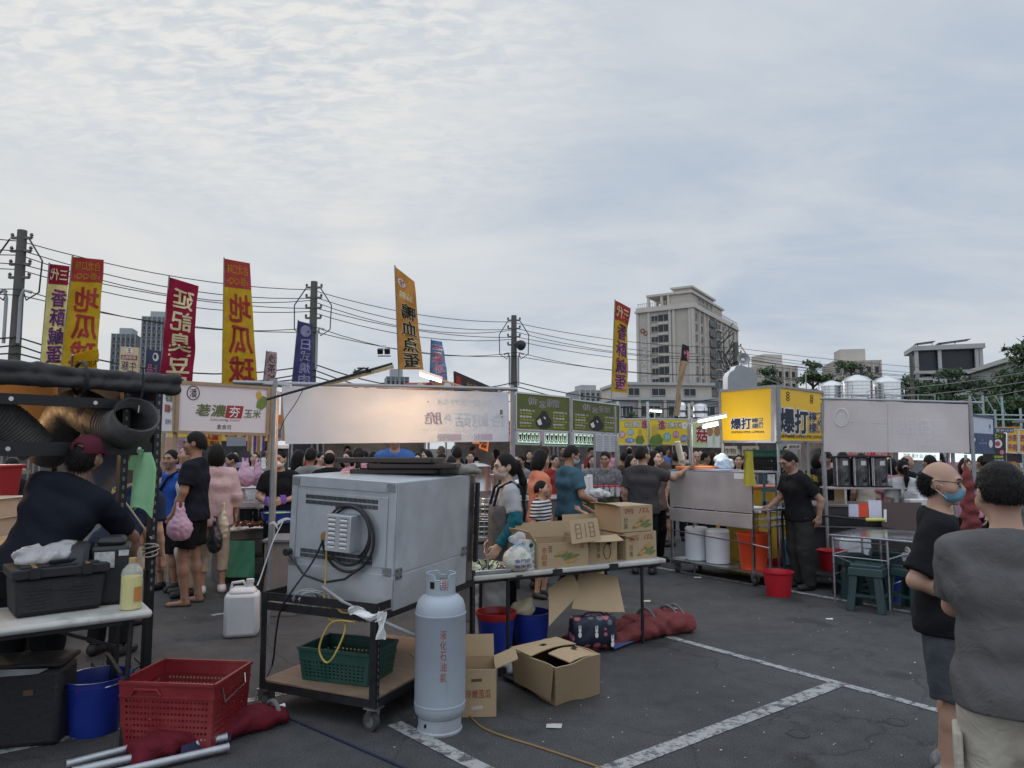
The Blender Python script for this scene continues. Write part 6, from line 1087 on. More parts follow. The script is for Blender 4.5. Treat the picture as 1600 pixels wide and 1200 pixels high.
def fl_egg(m, s): m.patch(s, (.03, 0, 1, .19), PNK, .005, 6, 4); m.text(s, '三代', (.1, .04, .92, .15), CREAM, .02, True, .009); m.text(s, '香酥鹹蛋', (.25, .23, .95, .98), NVI, .022, True, .011, PNKI, .04, vert=True)
CRY = cloth('flag_pale_yellow', .66, .58, .22, .15)
flag('pale yellow flag with pink head and purple lettering, half behind the first sweet potato flag', [(77, 412), (109, 416), (96, 572), (63, 572)], 10.2, CRY, fl_egg, .02, 3)
def fl_tofu(m, s): m.text(s, '延記臭豆腐', (.2, .07, .88, 1.12), CREAM, .03, True, .009, vert=True)
flag('magenta flag for stinky tofu with cream lettering behind the corn sign', [(264, 433), (311, 447), (299, 600), (249, 598)], 11.5, PNK, fl_tofu, .05, 4)
def fl_duck(m, s): m.oval(s, (.12, .08, .5, .16), WHI, .005); m.text(s, '珍', (.18, .09, .46, .15), REDF, .02, True, .009); m.text(s, '麻辣', (.15, .2, .8, .28), CREAM, .03, True, .009); m.text(s, '鴨血魚蛋', (.22, .31, .88, .99), BLK, .04, True, .011, CREAM, .05, vert=True)
flag('orange flag for duck blood and fish balls with black lettering above the glowing banner', [(617, 416), (647, 440), (662, 578), (623, 577)], 11.0, ORGF, fl_duck, .05, 5)
def fl_egg2(m, s): m.patch(s, (.03, 0, 1, .2), REDB, .005, 6, 6); m.text(s, '三代', (.12, .04, .9, .16), CREAM, .03, True, .009); m.text(s, '香酥鹹蛋', (.2, .22, .9, .98), NVI, .022, True, .011, PNKI, .04, vert=True)
flag('narrow yellow flag with red head and navy lettering left of the beige tower', [(961, 469), (984, 482), (980, 614), (956, 612)], 16, YEL, fl_egg2, .05, 6)
flag('purple flag with pale lettering behind the second concrete pole', [(466, 501), (489, 507), (488, 604), (456, 604)], 13, PURP, lambda m, s: (m.oval(s, (.2, .04, .9, .22), pm('flag_lilac_ink', (.3, .3, .45, 1), .8), .005), m.text(s, '日式燒肉', (.3, .25, .85, .98), MATS['flag_lilac_ink'], .02, True, .009, vert=True)), .03, 7)
flag('sky blue flag for mango ice with pink lettering right of the orange flag', [(674, 531), (692, 535), (699, 598), (672, 598)], 14, BLUF, lambda m, s: (m.text(s, '芒果冰冰', (.12, .08, .9, .98), PNKI, .05, True, .009, WHI, .06, vert=True)), .03, 8)
flag('small pale pink flag with dark script behind the corn sign corner', [(417, 549), (433, 551), (430, 600), (412, 600)], 12, PINKC, lambda m, s: m.text(s, '沙茶羊', (.2, .05, .9, .95), BLK, .0, True, .009, vert=True), .02, 9)
flag('small yellow flag hanging from a slanted stick over the black tarp roll', [(114, 556), (153, 544), (153, 580), (113, 582)], 7.5, YEL, lambda m, s: m.text(s, '古早味蚵', (.08, .35, .95, .65), BLK, .0, True, .009), .02, 10)
o = flag('wrapped tan flag furled around its pole in front of the beige tower', [(1066, 537), (1075, 541), (1063, 650), (1054, 650)], 18, cloth('flag_tan', .40, .28, .16), lambda m, s: (m.patch(s, (.02, 0, .98, .22), BLK, .006, 4, 4), m.oval(s, (.4, .06, 1, .17), PNKI, .008)), .05, 11)
sign('box_sign', 'small beige noodle sign with red band between two far flags', [(189, 541), (216, 543), (216, 582), (186, 580)], 12, 12, pm('sign_beige', (.55, .45, .28, 1), .7), lambda m, s: (m.oval(s, (.3, .02, .7, .3), WHI, .003), m.text(s, '王', (.4, .06, .6, .24), REDF, .03, True), m.patch(s, (.05, .34, .95, .52), REDF, .004), m.text(s, '麻辣鴨血', (.1, .36, .9, .5), WHI, 0, True, .008), m.text(s, '牛豚', (.1, .58, .9, .95), NVI, .0, True)))
sign('box_sign', 'small navy sign with a white emblem left of the magenta flag', [(229, 545), (252, 549), (250, 586), (226, 584)], 12.2, 12.2, pm('sign_navy', (.03, .04, .09, 1), .7), lambda m, s: (m.oval(s, (.45, .1, .85, .45), WHI, .003), m.oval(s, (.5, .16, .72, .36), MATS['sign_navy'], .005), m.text(s, '上品', (.15, .6, .9, .98), PNKI, .02, True)))
sign('awning_sign', 'dark slanted food poster awning with orange lettering behind the glowing banner', [(711, 580), (778, 609), (778, 620), (712, 612)], 12, 12.6, pm('poster_dark', (.035, .022, .02, 1), .7, 0, .5, 30), lambda m, s: (m.text(s, '手工地瓜球', (.25, .35, .95, .9), pm('poster_gold', (.35, .2, .06, 1), .7), 0, True), m.patch(s, (.02, .2, .12, .8), REDF, .004)))
sign('strip_sign', 'low strip of orange and pink signs showing just above the glowing banner', [(633, 598), (708, 597), (708, 618), (633, 618)], 13, 13, pm('strip_orange', (.45, .18, .10, 1), .7, 0, .5, 20), lambda m, s: [m.oval(s, (.05 + i * .19, .02, .2 + i * .19, .4), (PNKI, CREAM, REDF, ORGF, WHI)[i], .004) for i in range(5)])
# --- black stall at the left
fB = Vector((-.58, -.81, 0)).normalized(); gB = Vector((-.81, .58, 0)).normalized(); B0 = Vector((-2.5, 5.0, 0)); bp = lambda t, s, z: B0 + fB * t + gB * s + Vector((0, 0, z))
bs_ = thing('black_stall', 'black steel framed stall with a rolled tarp on top and fat foil ducts', 'stall', B0)
for t, s_, z0, z1 in ((0, 0, 0, 2.12), (.21, .02, 0, 2.1), (2.1, 0, 0, 2.12), (0, 1.6, 0, 2.1), (2.1, 1.6, 0, 2.1)):
    m = MB(); m.box(bp(t, s_, (z0 + z1) / 2), (.05, .05, z1 - z0), BLACKM, math.atan2(fB.y, fB.x))
    for i in range(24): m.box(bp(t, s_, z0 + .7 + i * .058) - gB * .0255, (.014, .002, .026), pm('slot_pale', (.16, .15, .15, 1), .7), math.atan2(fB.y, fB.x))
    m.build('upright', bs_, world=True)
for z, hh in ((1.955, .065), (1.655, .085), (.80, .05)):
    m = MB(); m.beam(bp(.03, -.0, z), bp(2.1, 0, z), .035, hh, BLACKM)
    for t in (.12, .42, .9) if z > 1 else (): m.lathe([(.014, 0), (.014, .006), (.006, .012), (0, .012)], bp(t, -.02, z), STEEL, 8, rot=Matrix.Rotation(math.atan2(fB.y, fB.x), 3, 'Z') @ Matrix.Rotation(R(90), 3, 'X'))
    m.build('beam', bs_, world=True)
    if z > 1: m = MB(); m.beam(bp(0, .03, z), bp(0, 1.6, z), .035, .05, BLACKM); m.build('beam', bs_, world=True)
TARP = pm('black_tarp', (.022, .02, .021, 1), .7, 0, .25, 8, .6, 14)
rg = random.Random(1); pr = []
for i in range(9):
    t0, t1 = i * .27 - .12, (i + 1.15) * .27 - .12
    for (ds, dz, r_) in ((-.01, 2.14, .042), (-.02, 2.075, .04), (.05, 2.11, .045)): pr.append(('c', A(*bp(t0, ds + rg.uniform(-.012, .012), dz + rg.uniform(-.008, .008))), A(*bp(t1, ds + rg.uniform(-.012, .012), dz + rg.uniform(-.008, .008))), r_, r_ * rg.uniform(.88, 1.08), .018))
v, f = grow(pr, .012, (), .006, 2, 1.2); v = v - np.array(B0); mesh_obj('tarp_roll', v, f, TARP, bs_)
m = MB()
for t in (.5, 1.2): m.tube([bp(t, .03 + .10 * math.cos(x), 2.105 + .115 * math.sin(x)) for x in np.linspace(0, 6.283, 14)], .012, BLACKM, 6)
m.tube([bp(.16, -.10, 2.2), bp(.16, -.1, 2.02), bp(.17, -.09, 1.97)], .006, BLACKM, 5); m.tube([bp(.17, -.09, 1.97), bp(.17, -.08, 1.90)], .004, WHITE, 5); m.build('tie_strap', bs_, world=True)
BLC = cloth_translucent('blue_grey_canvas', (.13, .14, .19, 1), .45, .1, 3, .3); TANC = cloth_translucent('tan_canvas', (.45, .30, .18, 1), .4, .1, 3, .3)
wv_ = lambda u, v: .02 * math.sin(6 * u + 2 * v)
m = MB(); m.sheet(Surf(bp(0, .05, 2.08), bp(0, 1.6, 2.31), bp(0, 1.6, 1.2), bp(0, .05, 1.45), wv_), 10, 6, BLC, .004); m.build('side_canvas', bs_, world=True); m = MB(); m.sheet(Surf(bp(2.1, 1.62, 2.32), bp(-.1, 1.62, 2.32), bp(-.1, 1.62, 1.72), bp(2.1, 1.62, 1.72), wv_), 10, 6, TANC, .004); m.build('back_canvas', bs_, world=True); m = MB(); m.sheet(Surf(bp(2.1, 0.0, 2.10), bp(-.05, 0.0, 2.1), bp(-.05, 1.64, 2.33), bp(2.1, 1.64, 2.33)), 4, 4, TARP, .006); m.build('roof_canvas', bs_, world=True)
DUCT = pm('foil_duct', (.11, .108, .105, 1), .62, .45, .25, 20, .2, 40)
def duct(pts, r, n=60):
    pts = [Vector(p) for p in pts]; q = []
    for i in range(len(pts) - 1):
        p0, p1, p2, p3 = pts[max(0, i - 1)], pts[i], pts[i + 1], pts[min(len(pts) - 1, i + 2)]
        for k in range(n): t = k / n; q.append(.5 * ((2 * p1) + (p2 - p0) * t + (2 * p0 - 5 * p1 + 4 * p2 - p3) * t * t + (3 * p1 - p0 - 3 * p2 + p3) * t ** 3))
    m = MB(); m.tube(q, [r * (1.0 if i % 2 else .965) for i in range(len(q))], DUCT, 24, caps=False); m.tube(q, [r * (.95 if i % 2 else .92) for i in range(len(q))], DUCT, 24, caps=False); m.build('duct', bs_, world=True)
duct([bp(2.2, .25, 1.95), bp(1.3, .3, 1.98), bp(.85, .32, 1.86), bp(.62, .32, 1.66)], .12, 34)
duct([bp(.30, 1.0, 1.62), bp(.30, .6, 1.93), bp(.26, .25, 1.86), bp(.22, -.05, 1.80), bp(.235, -.20, 1.885)], .143, 22)
m = MB(); m.sheet(Surf(bp(2.1, .45, 1.92), bp(1.0, .45, 1.92), bp(.55, .45, 1.66), bp(2.1, .45, 1.66)), 2, 2, pm('hood_grey', (.2, .2, .2, 1), .5, .5, .2, 6), .02); m.build('hood', bs_, world=True)
m = MB(); m.box(bp(1.0, 2.1, .86), (2.6, .7, .04), pm('warm_wood', (.40, .24, .12, 1), .6, 0, .2, 4), math.atan2(fB.y, fB.x)); m.box(bp(1.0, 2.1, .42), (2.5, .62, .83), BLACKM, math.atan2(fB.y, fB.x)); m.build('counter', bs_, world=True)
BULB = emitter('warm_bulb', (1, .62, .28, 1), 30)
def bulb(label, p, power, col=(1, .6, .28), hang=.25):
    o = thing('light_bulb', label, 'lamp', p, 0, 'warm bulbs in the stalls'); m = MB(); m.lathe([(0, -.05), (.028, -.03), (.032, 0), (.02, .035), (.014, .05)], (0, 0, 0), BULB, 12); m.build('bulb', o); m = MB(); m.cyl((0, 0, .05), (0, 0, .09), .016, BLACKM); m.tube([(0, 0, .08), (0, 0, hang)], .004, BLACKM, 5); m.build('socket', o); lamp(Vector(p) - Vector((0, 0, .1)), power, col, .05)
bulb('warm bulb hanging inside the black stall behind the duct', bp(.9, 1.2, 1.95), 17)
for i, (z, c, lb_) in enumerate(((.90, 'red', 'red plastic box at the left edge behind the cap man'),)):
    m = MB(); m.box((0, 0, .15), (.6, .4, .3), REDP, taper=.92); m.box((0, 0, .305), (.64, .44, .03), REDP); o = m.build('plastic_box', bevel=.01); o.matrix_basis = Matrix.Translation(at(-32, 700, 6.9, 1.18)); tag(o, lb_, 'box')
for i in range(3): m = MB(); m.box((0, 0, .08), (.55, .4, .16), pm('cream_tray', (.45, .38, .3, 1), .6)); m.box((0, 0, .165), (.6, .44, .012), MATS['cream_tray']); o = m.build('stacked_tray', bevel=.006); o.matrix_basis = Matrix.Translation(at(-22, 700, 6.6, .70 + .17 * i)); tag(o, ('lowest', 'middle', 'top')[i] + ' cream tray of the stack at the left edge', 'tray', 'cream trays at the left edge')
GB = cloth_translucent('mint_plastic', (.52, .85, .55, 1), .45, .1, 6, .3)
hp_ = bp(.07, -.05, 1.63); o = thing('hanging_bags', 'bundle of mint green plastic bags hanging from the black stall beam', 'plastic bags', hp_)
for k in range(5):
    rg = random.Random(30 + k); dx = rg.uniform(-.02, .02); w_ = .038 + .008 * k; L_ = .34 + .03 * k; m = MB()
    m.sheet(lambda u, v, o_=0: hp_ + Vector((dx + (u - .5) * w_ * (1 + 1.2 * min(1, v * 4)) , -.015 * k - .012 * math.sin(7 * u + 3 * v + k) - o_, -v * L_ * (.9 + .1 * math.sin(3 * u + k)))), 6, 10, GB, .003); m.build('bag_sheet', o, world=True)
m = MB(); m.sheet(lambda u, v, o_=0: hp_ + Vector((-.06 - .05 * v + (u - .5) * .07, -.03 - .01 * math.sin(5 * u) - o_, .02 - v * .14)), 4, 5, GB, .003); m.build('bag_sheet', o, world=True)
cable('pale rope slanting down from the black stall to its corner upright', [P(165, 745, 5.6), P(200, 790, 5.3), P(237, 842, 4.95)], .006, pm('rope', (.4, .35, .3, 1), .9), 'rope')
m = MB(); [m.tube([B0 + Vector((.045 * math.cos(t) * (1 + .2 * math.sin(k)), .045 * math.sin(t), .93 + .02 * k + .015 * math.sin(t + k))) for t in np.linspace(0, 6.283, 14)], .005, MATS['rope'], 5) for k in range(4)]; tag(m.build('rope_coil', world=True), 'pale rope wound round the corner upright of the black stall', 'rope')
# --- corn stall
PALE = pm('sign_pale', (.62, .58, .60, 1), .6, 0, .04, 2); WOODP = pm('wood_post', (.30, .22, .14, 1), .7, 0, .2, 6); KERN = pm('corn_yellow', (.60, .42, .10, 1), .6, 0, .2, 40); HUSK = pm('corn_husk', (.12, .2, .04, 1), .7); OLIVE = pm('olive_ink', (.10, .13, .045, 1), .7)
def cob(m, s, c, a, ln, w, husk=False):
    ca, sa = math.cos(a), math.sin(a); pt = lambda x, y: (c[0] + (x * ca - y * sa) * w, c[1] + (x * sa + y * ca) * ln)
    if husk: m.shape(s, [pt(x, y) for x, y in ((-.4, .1), (.4, .05), (.75, .5), (.25, 1.0), (-.3, 1.0), (-.75, .5))], HUSK, .005)
    m.shape(s, [pt(.32 * math.sin(t), -.1 - .5 * math.cos(t)) for t in np.linspace(0, 6.1, 16)], KERN, .004)
    for i in range(5): m.tube([s(*pt(-.25 + .12 * i, -.5), .005), s(*pt(-.25 + .12 * i, .3), .005)], .003, pm('corn_dark', (.42, .26, .05, 1), .6), 4)
def corn_txt(m, s):
    m.tube([s(.16 + .065 * math.cos(t), .2 + .14 * math.sin(t), .003) for t in np.linspace(0, 6.28, 20)], .006, BLK, 4); m.text(s, '潘', (.12, .11, .20, .29), BLK, .0); m.text(s, '荖濃', (.2, .42, .52, .66), OLIVE, .035, slant=.06)
    m.shape(s, [(.535, .42), (.72, .42), (.70, .68), (.515, .68)], pm('corn_sign_red', (.28, .01, .02, 1), .6), .003); m.text(s, '夯', (.56, .44, .68, .66), WHI, .02, slant=.05); m.text(s, '玉米', (.73, .48, .92, .66), OLIVE, .02, slant=.05); m.text(s, 'Lao.nong Corn', (.36, .69, .68, .76), MATS['corn_sign_red'], .0, slant=.02); m.text(s, '素食可', (.43, .82, .59, .92), BLK, .0); cob(m, s, (.90, .22), -.55, .26, .10, True)
sign('light_box_sign', 'white corn stall sign with green brush lettering, red square and corn cob', [(279, 597), (420, 606), (417, 679), (276, 675)], 9.0, 9.5, PALE, corn_txt, .08, WOODP, fr=.02)
sign('light_box_sign', 'narrow side panel of the white corn sign, seen at a slant', [(255, 590), (272, 596), (271, 675), (250, 675)], 9.7, 9.0, PALE, lambda m, s: (m.text(s, '荖濃', (.3, .2, .95, .42), OLIVE, .03), m.patch(s, (.3, .48, .7, .62), MATS['corn_sign_red'], .003), m.text(s, '玉米', (.5, .5, .95, .6), OLIVE), m.text(s, '素食可', (.4, .75, .85, .85), BLK), cob(m, s, (.85, .12), -.4, .2, .3)), .05, WOODP, fr=.015)
posts('pole_rig', 'wooden posts carrying the white corn sign', [(at(273, 700, 9.05), 2.6), (at(421, 700, 9.6), 2.6), (at(255, 700, 11), 2.5), (at(440, 700, 11.4), 2.5)], .03, WOODP)
def counter(label, px0, px1, d0, d1, z, dep, mat, top=None, name='counter', zb=.0, parts=(), cat='counter'):
    a, b = at(px0, 700, d0), at(px1, 700, d1); x = (b - a); L_ = x.length; rz = math.atan2(x.y, x.x); o = thing(name, label, cat, a, rz)
    m = MB(); m.box((L_ / 2, dep / 2, (z + zb) / 2), (L_, dep, z - zb), mat); m.build('base', o, bevel=.006); m = MB(); m.box((L_ / 2, dep / 2, z + .015), (L_ + .04, dep + .04, .03), top or STEEL); m.build('worktop', o, bevel=.005); return o, L_
DIRTY = pm('greasy_steel', (.16, .15, .14, 1), .5, .5, .3, 5)
o, L_ = counter('greasy metal grill counter below the hanging pink bags', 352, 420, 8.9, 9.2, .62, .55, DIRTY); m = MB()
for z in (.16, .42): m.box((.28, -.012, z), (.5, .02, .22), pm('drawer_brown', (.13, .10, .085, 1), .5, .3)); m.box((.28, -.026, z), (.44, .006, .16), DIRTY)
m.build('drawer', o, bevel=.004)
o = thing('glass_case', 'small glass case of grilled skewers with red trays on the corn counter', 'display case', at(355, 700, 9.0, .65), .04); m = MB()
for x in (.02, .52): 
    for y in (.02, .45): m.box((x, y, .25), (.02, .02, .5), STEEL)
for z in (.26, .5): m.box((.27, .235, z), (.56, .46, .015), STEEL)
m.build('case_frame', o); m = MB(); m.box((.27, .0, .38), (.5, .004, .22), PLAS); m.build('glass', o); m = MB(); m.box((.2, .2, .30), (.3, .3, .04), REDP); m.build('red_tray', o)
m = MB(); rg = random.Random(6); SAUS = pm('grilled_meat', (.22, .07, .03, 1), .4, 0, .4, 15)
for i in range(40): x, y = rg.uniform(.05, .5), rg.uniform(-.1, .15); m.tube([(x, y, .03 + rg.random() * .05), (x + rg.uniform(-.06, .06), y + .05, .04 + rg.random() * .05)], .018, SAUS, 6)
m.build('skewers', o, kind='stuff')
PKB = cloth_translucent('pink_plastic', (.68, .47, .60, 1), .4, .1, 6, .4)
def tbag(label, loc, w, h, mat, seed=1, group=None, text=None, name='carrier_bag'):
    o = thing(name, label, 'plastic bag', loc, 0, group); v, f = grow([('e', A(0, 0, h * .3), A(w * .5, w * .36, h * .3), None, .02), ('c', A(0, 0, h * .45), A(0, 0, h * .72), w * .36, w * .16, .05), ('c', A(-w * .1, 0, h * .7), A(-w * .12, 0, h), w * .1, w * .04, .03), ('c', A(w * .1, 0, h * .7), A(w * .1, 0, h * .98), w * .1, w * .04, .03)], .011, [((0, 0, .004), (0, 0, -1))], .005, seed, 2.2); mesh_obj('bag_body', v, f, mat, o)
    if text: s = Surf((-w * .2, -w * .37, h * .5), (w * .2, -w * .37, h * .5), (w * .2, -w * .37, h * .2), (-w * .2, -w * .37, h * .2)); m = MB(); m.text(s, text, (.3, 0, .7, 1), BLK, 0, vert=True, out=.005); m.build('lettering', o)
    return o
for i, (px, d, z, w_, h_, mt_, tx, lb_) in enumerate(((352, 9.0, 1.17, .2, .24, WHITE, '高山', 'white carrier bag with black lettering on the glass case'), (384, 9.0, 1.17, .26, .36, PKB, None, 'larger pink carrier bag standing on the glass case'), (404, 9.1, 1.17, .18, .36, PKB, None, 'narrow pink carrier bag standing at the case corner'))): tbag(lb_, at(px, 700, d, z), w_, h_, mt_, i, 'carrier bags on the glass case', tx)
tbag('pink carrier bag in the hand of the tall man in glasses', at(286, 700, 7.45, .70), .26, .40, PKB, 4); tbag('white carrier bag held by the man in the blue polo', at(240, 700, 8.3, .72), .2, .36, PLASW, 5); tbag('cream carrier bag in the right hand of the woman in pink', at(352, 700, 8.2, .62), .14, .42, pm('cream_plastic', (.55, .48, .36, 1), .5), 6); tbag('dark carrier bag beside the cream one held by the woman in pink', at(341, 700, 8.1, .48), .17, .42, pm('black_plastic', (.03, .03, .035, 1), .4), 7)
m = MB(); m.sheet(lambda u, v, o_=0: P(340 + 58 * u, 845 + 57 * v, 8.75 - .25 * v + .04 * math.sin(9 * u + 4 * v) - o_), 12, 8, cloth_translucent('green_tarp', (.07, .26, .15, 1), .25, .15, 5, .6), .006); tag(m.build('tarpaulin', world=True), 'glossy green tarpaulin hanging to the ground under the grill counter', 'tarpaulin')
sign('price_card', 'orange price card with red lettering hanging behind the tall man', [(318, 681), (345, 681), (345, 696), (318, 696)], 10.5, 10.5, pm('card_orange', (.65, .28, .03, 1), .6), lambda m, s: (m.text(s, '大腸', (.15, .0, .85, .4), REDF, .04), m.text(s, '二條50', (.1, .5, .9, .95), BLK, .02)), .01)
sign('wall_poster', 'small lilac poster beside the corn sign post', [(275, 683), (292, 683), (292, 732), (274, 732)], 9.6, 9.6, pm('poster_lilac', (.5, .44, .55, 1), .7), lambda m, s: m.text(s, '玉米王', (.2, .1, .6, .9), PNKI, vert=True), .01)
sign('hanging_cloth', 'plain salmon cloth hanging left of the corn sign post', [(258, 683), (272, 683), (272, 722), (256, 722)], 10, 10, pm('salmon_cloth', (.5, .32, .25, 1), .8), None, .01, cat='cloth')
sign('hanging_cloth', 'blue grey cloth hanging under the right end of the corn sign', [(354, 682), (384, 683), (384, 697), (354, 697)], 10.3, 10.3, pm('grey_blue_cloth', (.32, .36, .4, 1), .8), None, .01, cat='cloth')
m = MB(); [m.box(P(388 + i * 3.4, 690 + (i % 3) * 3, 9.9), (.022, .02, .26), (PKB, YEL, WHITE, pm('violet_plastic', (.12, .05, .3, 1), .5))[i % 4]) for i in range(8)]; o = m.build('hanging_packets', world=True); tag(o, 'row of slim coloured packets hanging above the pink bags', 'packets')
sign('menu_board', 'pink and grey picture board beside the banner pole', [(421, 664), (441, 664), (441, 697), (421, 697)], 10.6, 10.6, pm('poster_pinkgrey', (.42, .30, .34, 1), .7, 0, .5, 30), lambda m, s: (m.patch(s, (.1, .2, .9, .6), pm('poster_slate', (.12, .12, .2, 1), .7), .003), m.text(s, '香腸', (.2, .7, .8, .95), BLK)), .01)
sign('menu_board', 'orange picture board above the pink one beside the banner pole', [(424, 648), (441, 648), (441, 663), (424, 663)], 10.6, 10.6, pm('card_orange2', (.5, .16, .05, 1), .6, 0, .4, 40), None, .01)
# --- oven stall: banner, poles, lamps
BAN = cloth_translucent('banner_cloth', (.68, .74, .82, 1), .74, .05, 2, .35); FAINT = cloth_translucent('faint_white_ink', (.88, .88, .88, 1), .5, .05); FAINTP = cloth_translucent('faint_pink', (.70, .60, .66, 1), .6, .05); BX = (-1.98, 6.1); 
def ban_txt(m, s):
    m.text(s, '杏鮑菇', (.74, .42, .985, .70), FAINT, .03, True, .004); m.text(s, '&', (.685, .45, .725, .58), FAINT, .02, True, .004); m.text(s, '脆', (.60, .42, .68, .66), FAINTP, .02, True, .004); m.text(s, '黃金現炸酥', (.66, .16, .92, .28), FAINT, .01, True, .004); m.text(s, '椒鹽口味 梅粉 胡椒 酸梅', (.58, .73, .96, .80), FAINT, 0, True, .004)
    m.patch(s, (.83, .84, .92, .97), FAINTP, .003); m.patch(s, (.66, .84, .77, .97), FAINTP, .003); m.text(s, '100', (.815, .85, .86, .96), FAINT, .02, True, .006); m.text(s, '200', (.655, .85, .705, .96), FAINT, .02, True, .006)
    m.patch(s, (.955, .36, .968, .52), pm('olive_tape', (.16, .15, .07, 1), .7), .005); m.oval(s, (.618, .21, .624, .24), BLK, .005, 8)
rgw = random.Random(12); phs = [(rgw.uniform(2, 16), rgw.uniform(2, 12), rgw.uniform(0, 6), rgw.uniform(.002, .006)) for _ in range(9)]
wban = lambda u, v: sum(a * math.sin(x * u + y * v + p) for x, y, p, a in phs) + .012 * math.sin(math.pi * u) * v + (.006 * math.sin(40 * u) * max(0, .25 - v) * 4)
o, sB = sign('stall_banner', 'long pale cloth banner glowing warm where a lamp stands behind it', [(440, 603), (795, 613), (795, 690), (446, 694)], 6.1, 6.75, BAN, ban_txt, .003, nu=60, nv=14, wave=wban, cat='banner')
posts('pole_rig', 'steel pole frame carrying the glowing banner', [(Vector((sB.c[0].x - .05, 6.08, 0)), 2.25), (Vector((sB.c[1].x + .03, 6.77, 0)), 2.26), (Vector((-2.45, 7.4, 0)), 2.25)], .019, POLEM, 'frame', [(sB.c[0] + Vector((-.35, 0, .03)), sB.c[1] + Vector((.08, .02, .03)), .018), (P(365, 597, 6.15), P(455, 603, 6.15), .018), (Vector((sB.c[1].x + .03, 6.77, 2.2)), Vector((-.45, 8.4, 2.24)), .017)])
[lamp(P(px, 648, 6.40) + Vector((0, .5, 0)), 21, (1, .52, .2), .25) for px in (545, 625)]
o = thing('heat_lamp', 'warm lamp behind the pale banner, its glow showing through the cloth', 'lamp', P(577, 640, 6.40) + Vector((0, .62, .2))); m = MB(); m.lathe([(.09, -.04), (.05, .06), (.02, .1), (0, .1)], (0, 0, 0), BLACKM, 16, caps=False); m.build('shade', o); m = MB(); m.lathe([(0, -.04), (.03, -.02), (.03, .02), (0, .05)], (0, 0, -.02), BULB, 12); m.build('bulb', o)
a, b = P(417, 624, 5.95), P(613, 568, 6.3); o = thing('boom_lamp', 'long black arm carrying an unlit LED tube slanting over the banner', 'lamp', (a + b) / 2); m = MB(); m.cyl(a, b, .011, BLACKM); m.build('arm', o, world=True); m = MB(); a2, b2 = P(508, 600, 6.15), P(615, 571, 6.3); m.beam(a2 - Vector((0, 0, .01)), b2 - Vector((0, 0, .01)), .03, .03, pm('led_strip', (.42, .33, .2, 1), .5, 0, .4, 50)); m.build('led_tube', o, world=True); m = MB(); c = P(568, 580, 6.22); [m.tube([c + Vector((random.uniform(-.1, .1), random.uniform(-.03, .03), random.uniform(-.02, .03))) for _ in range(4)], .008, BLACKM, 5) for _ in range(6)]; m.build('tape_wrap', o, world=True)
tubelamp('lit tube lamp slanting up behind the right half of the glowing banner', P(656, 585, 7.2), P(690, 596, 7.3), 6, 0); o = thing('boom_lamp', 'thin pale arm holding the lit tube over the banner', 'lamp', P(700, 602, 7.3)); m = MB(); m.cyl(P(655, 583, 7.22), P(748, 612, 7.5), .010, pm('arm_tan', (.3, .24, .17, 1), .6)); m.build('arm', o, world=True)
cable('thin dark cord looping down the left end of the banner', [P(475, 606, 6.1), P(462, 630, 6.0), P(445, 655, 5.98), P(438, 672, 6.0)], .004, CABB)
cable('white cord running from the banner pole down to the water can', [P(442, 815, 6.0), P(425, 850, 5.95), P(408, 900, 5.9), P(402, 915, 5.86)], .005, WHITE)
m = MB(); [m.sheet(lambda u, v, o_=0: P(438, 818, 5.97) + Vector((-.02 + .14 * u * k, -.01 - o_, .03 * math.sin(3 * u) - .03 * v * (1.2 - u) + .02 * k)), 5, 2, WHITE, .004) for k in (1, -.5)]; tag(m.build('cloth_knot', world=True), 'white cloth knot tied to the cord beside the banner pole', 'cloth')
o = thing('water_can', 'milky white plastic water can standing beside the oven trolley', 'water can', at(387, 700, 6.5), .25); CANM = pm('milky_can', (.58, .59, .6, 1), .45, 0, .06, 6, .1, 10); m = MB(); m.box((0, 0, .19), (.29, .22, .38), CANM); m.box((0, 0, .39), (.20, .16, .07), CANM, taper=1.3); m.build('can_body', o, bevel=.035); m = MB(); m.lathe([(.028, .41), (.028, .46), (.034, .46), (.034, .49), (0, .49)], (.06, 0, 0), CANM, 14); m.tube([(-.10, 0, .40), (-.09, 0, .46), (0, 0, .47), (.03, 0, .43)], .014, CANM, 8); m.build('neck', o)
o, L_ = counter('side table with a grubby grey skirt left of the oven', 418, 470, 7.2, 7.22, .72, .5, pm('grubby_skirt', (.20, .17, .155, 1), .8, 0, .2, 6), pm('table_grey', (.14, .14, .14, 1), .5)); m = MB(); m.cyl((-.08, -.02, 0), (.06, .0, .7), .016, BLACKM); m.build('leg', o)
o, L_ = counter('dark blue draped work table in front of the masked seller', 422, 468, 8.2, 8.3, .80, .6, NAVY, pm('table_blue', (.02, .05, .16, 1), .5)); 
m = MB(); m.lathe([(.02, 0), (.16, .0), (.19, .09), (.18, .09), (.15, .015), (0, .015)], (0, 0, 0), BLUEP, 24); m.lathe([(0, .075), (.16, .08)], (0, 0, 0), pm('lettuce', (.25, .42, .12, 1), .6, 0, .4, 30), 16); o = m.build('basin'); o.location = at(437, 700, 8.35, .83); tag(o, 'blue basin of green leaves on the seller\'s table', 'basin')
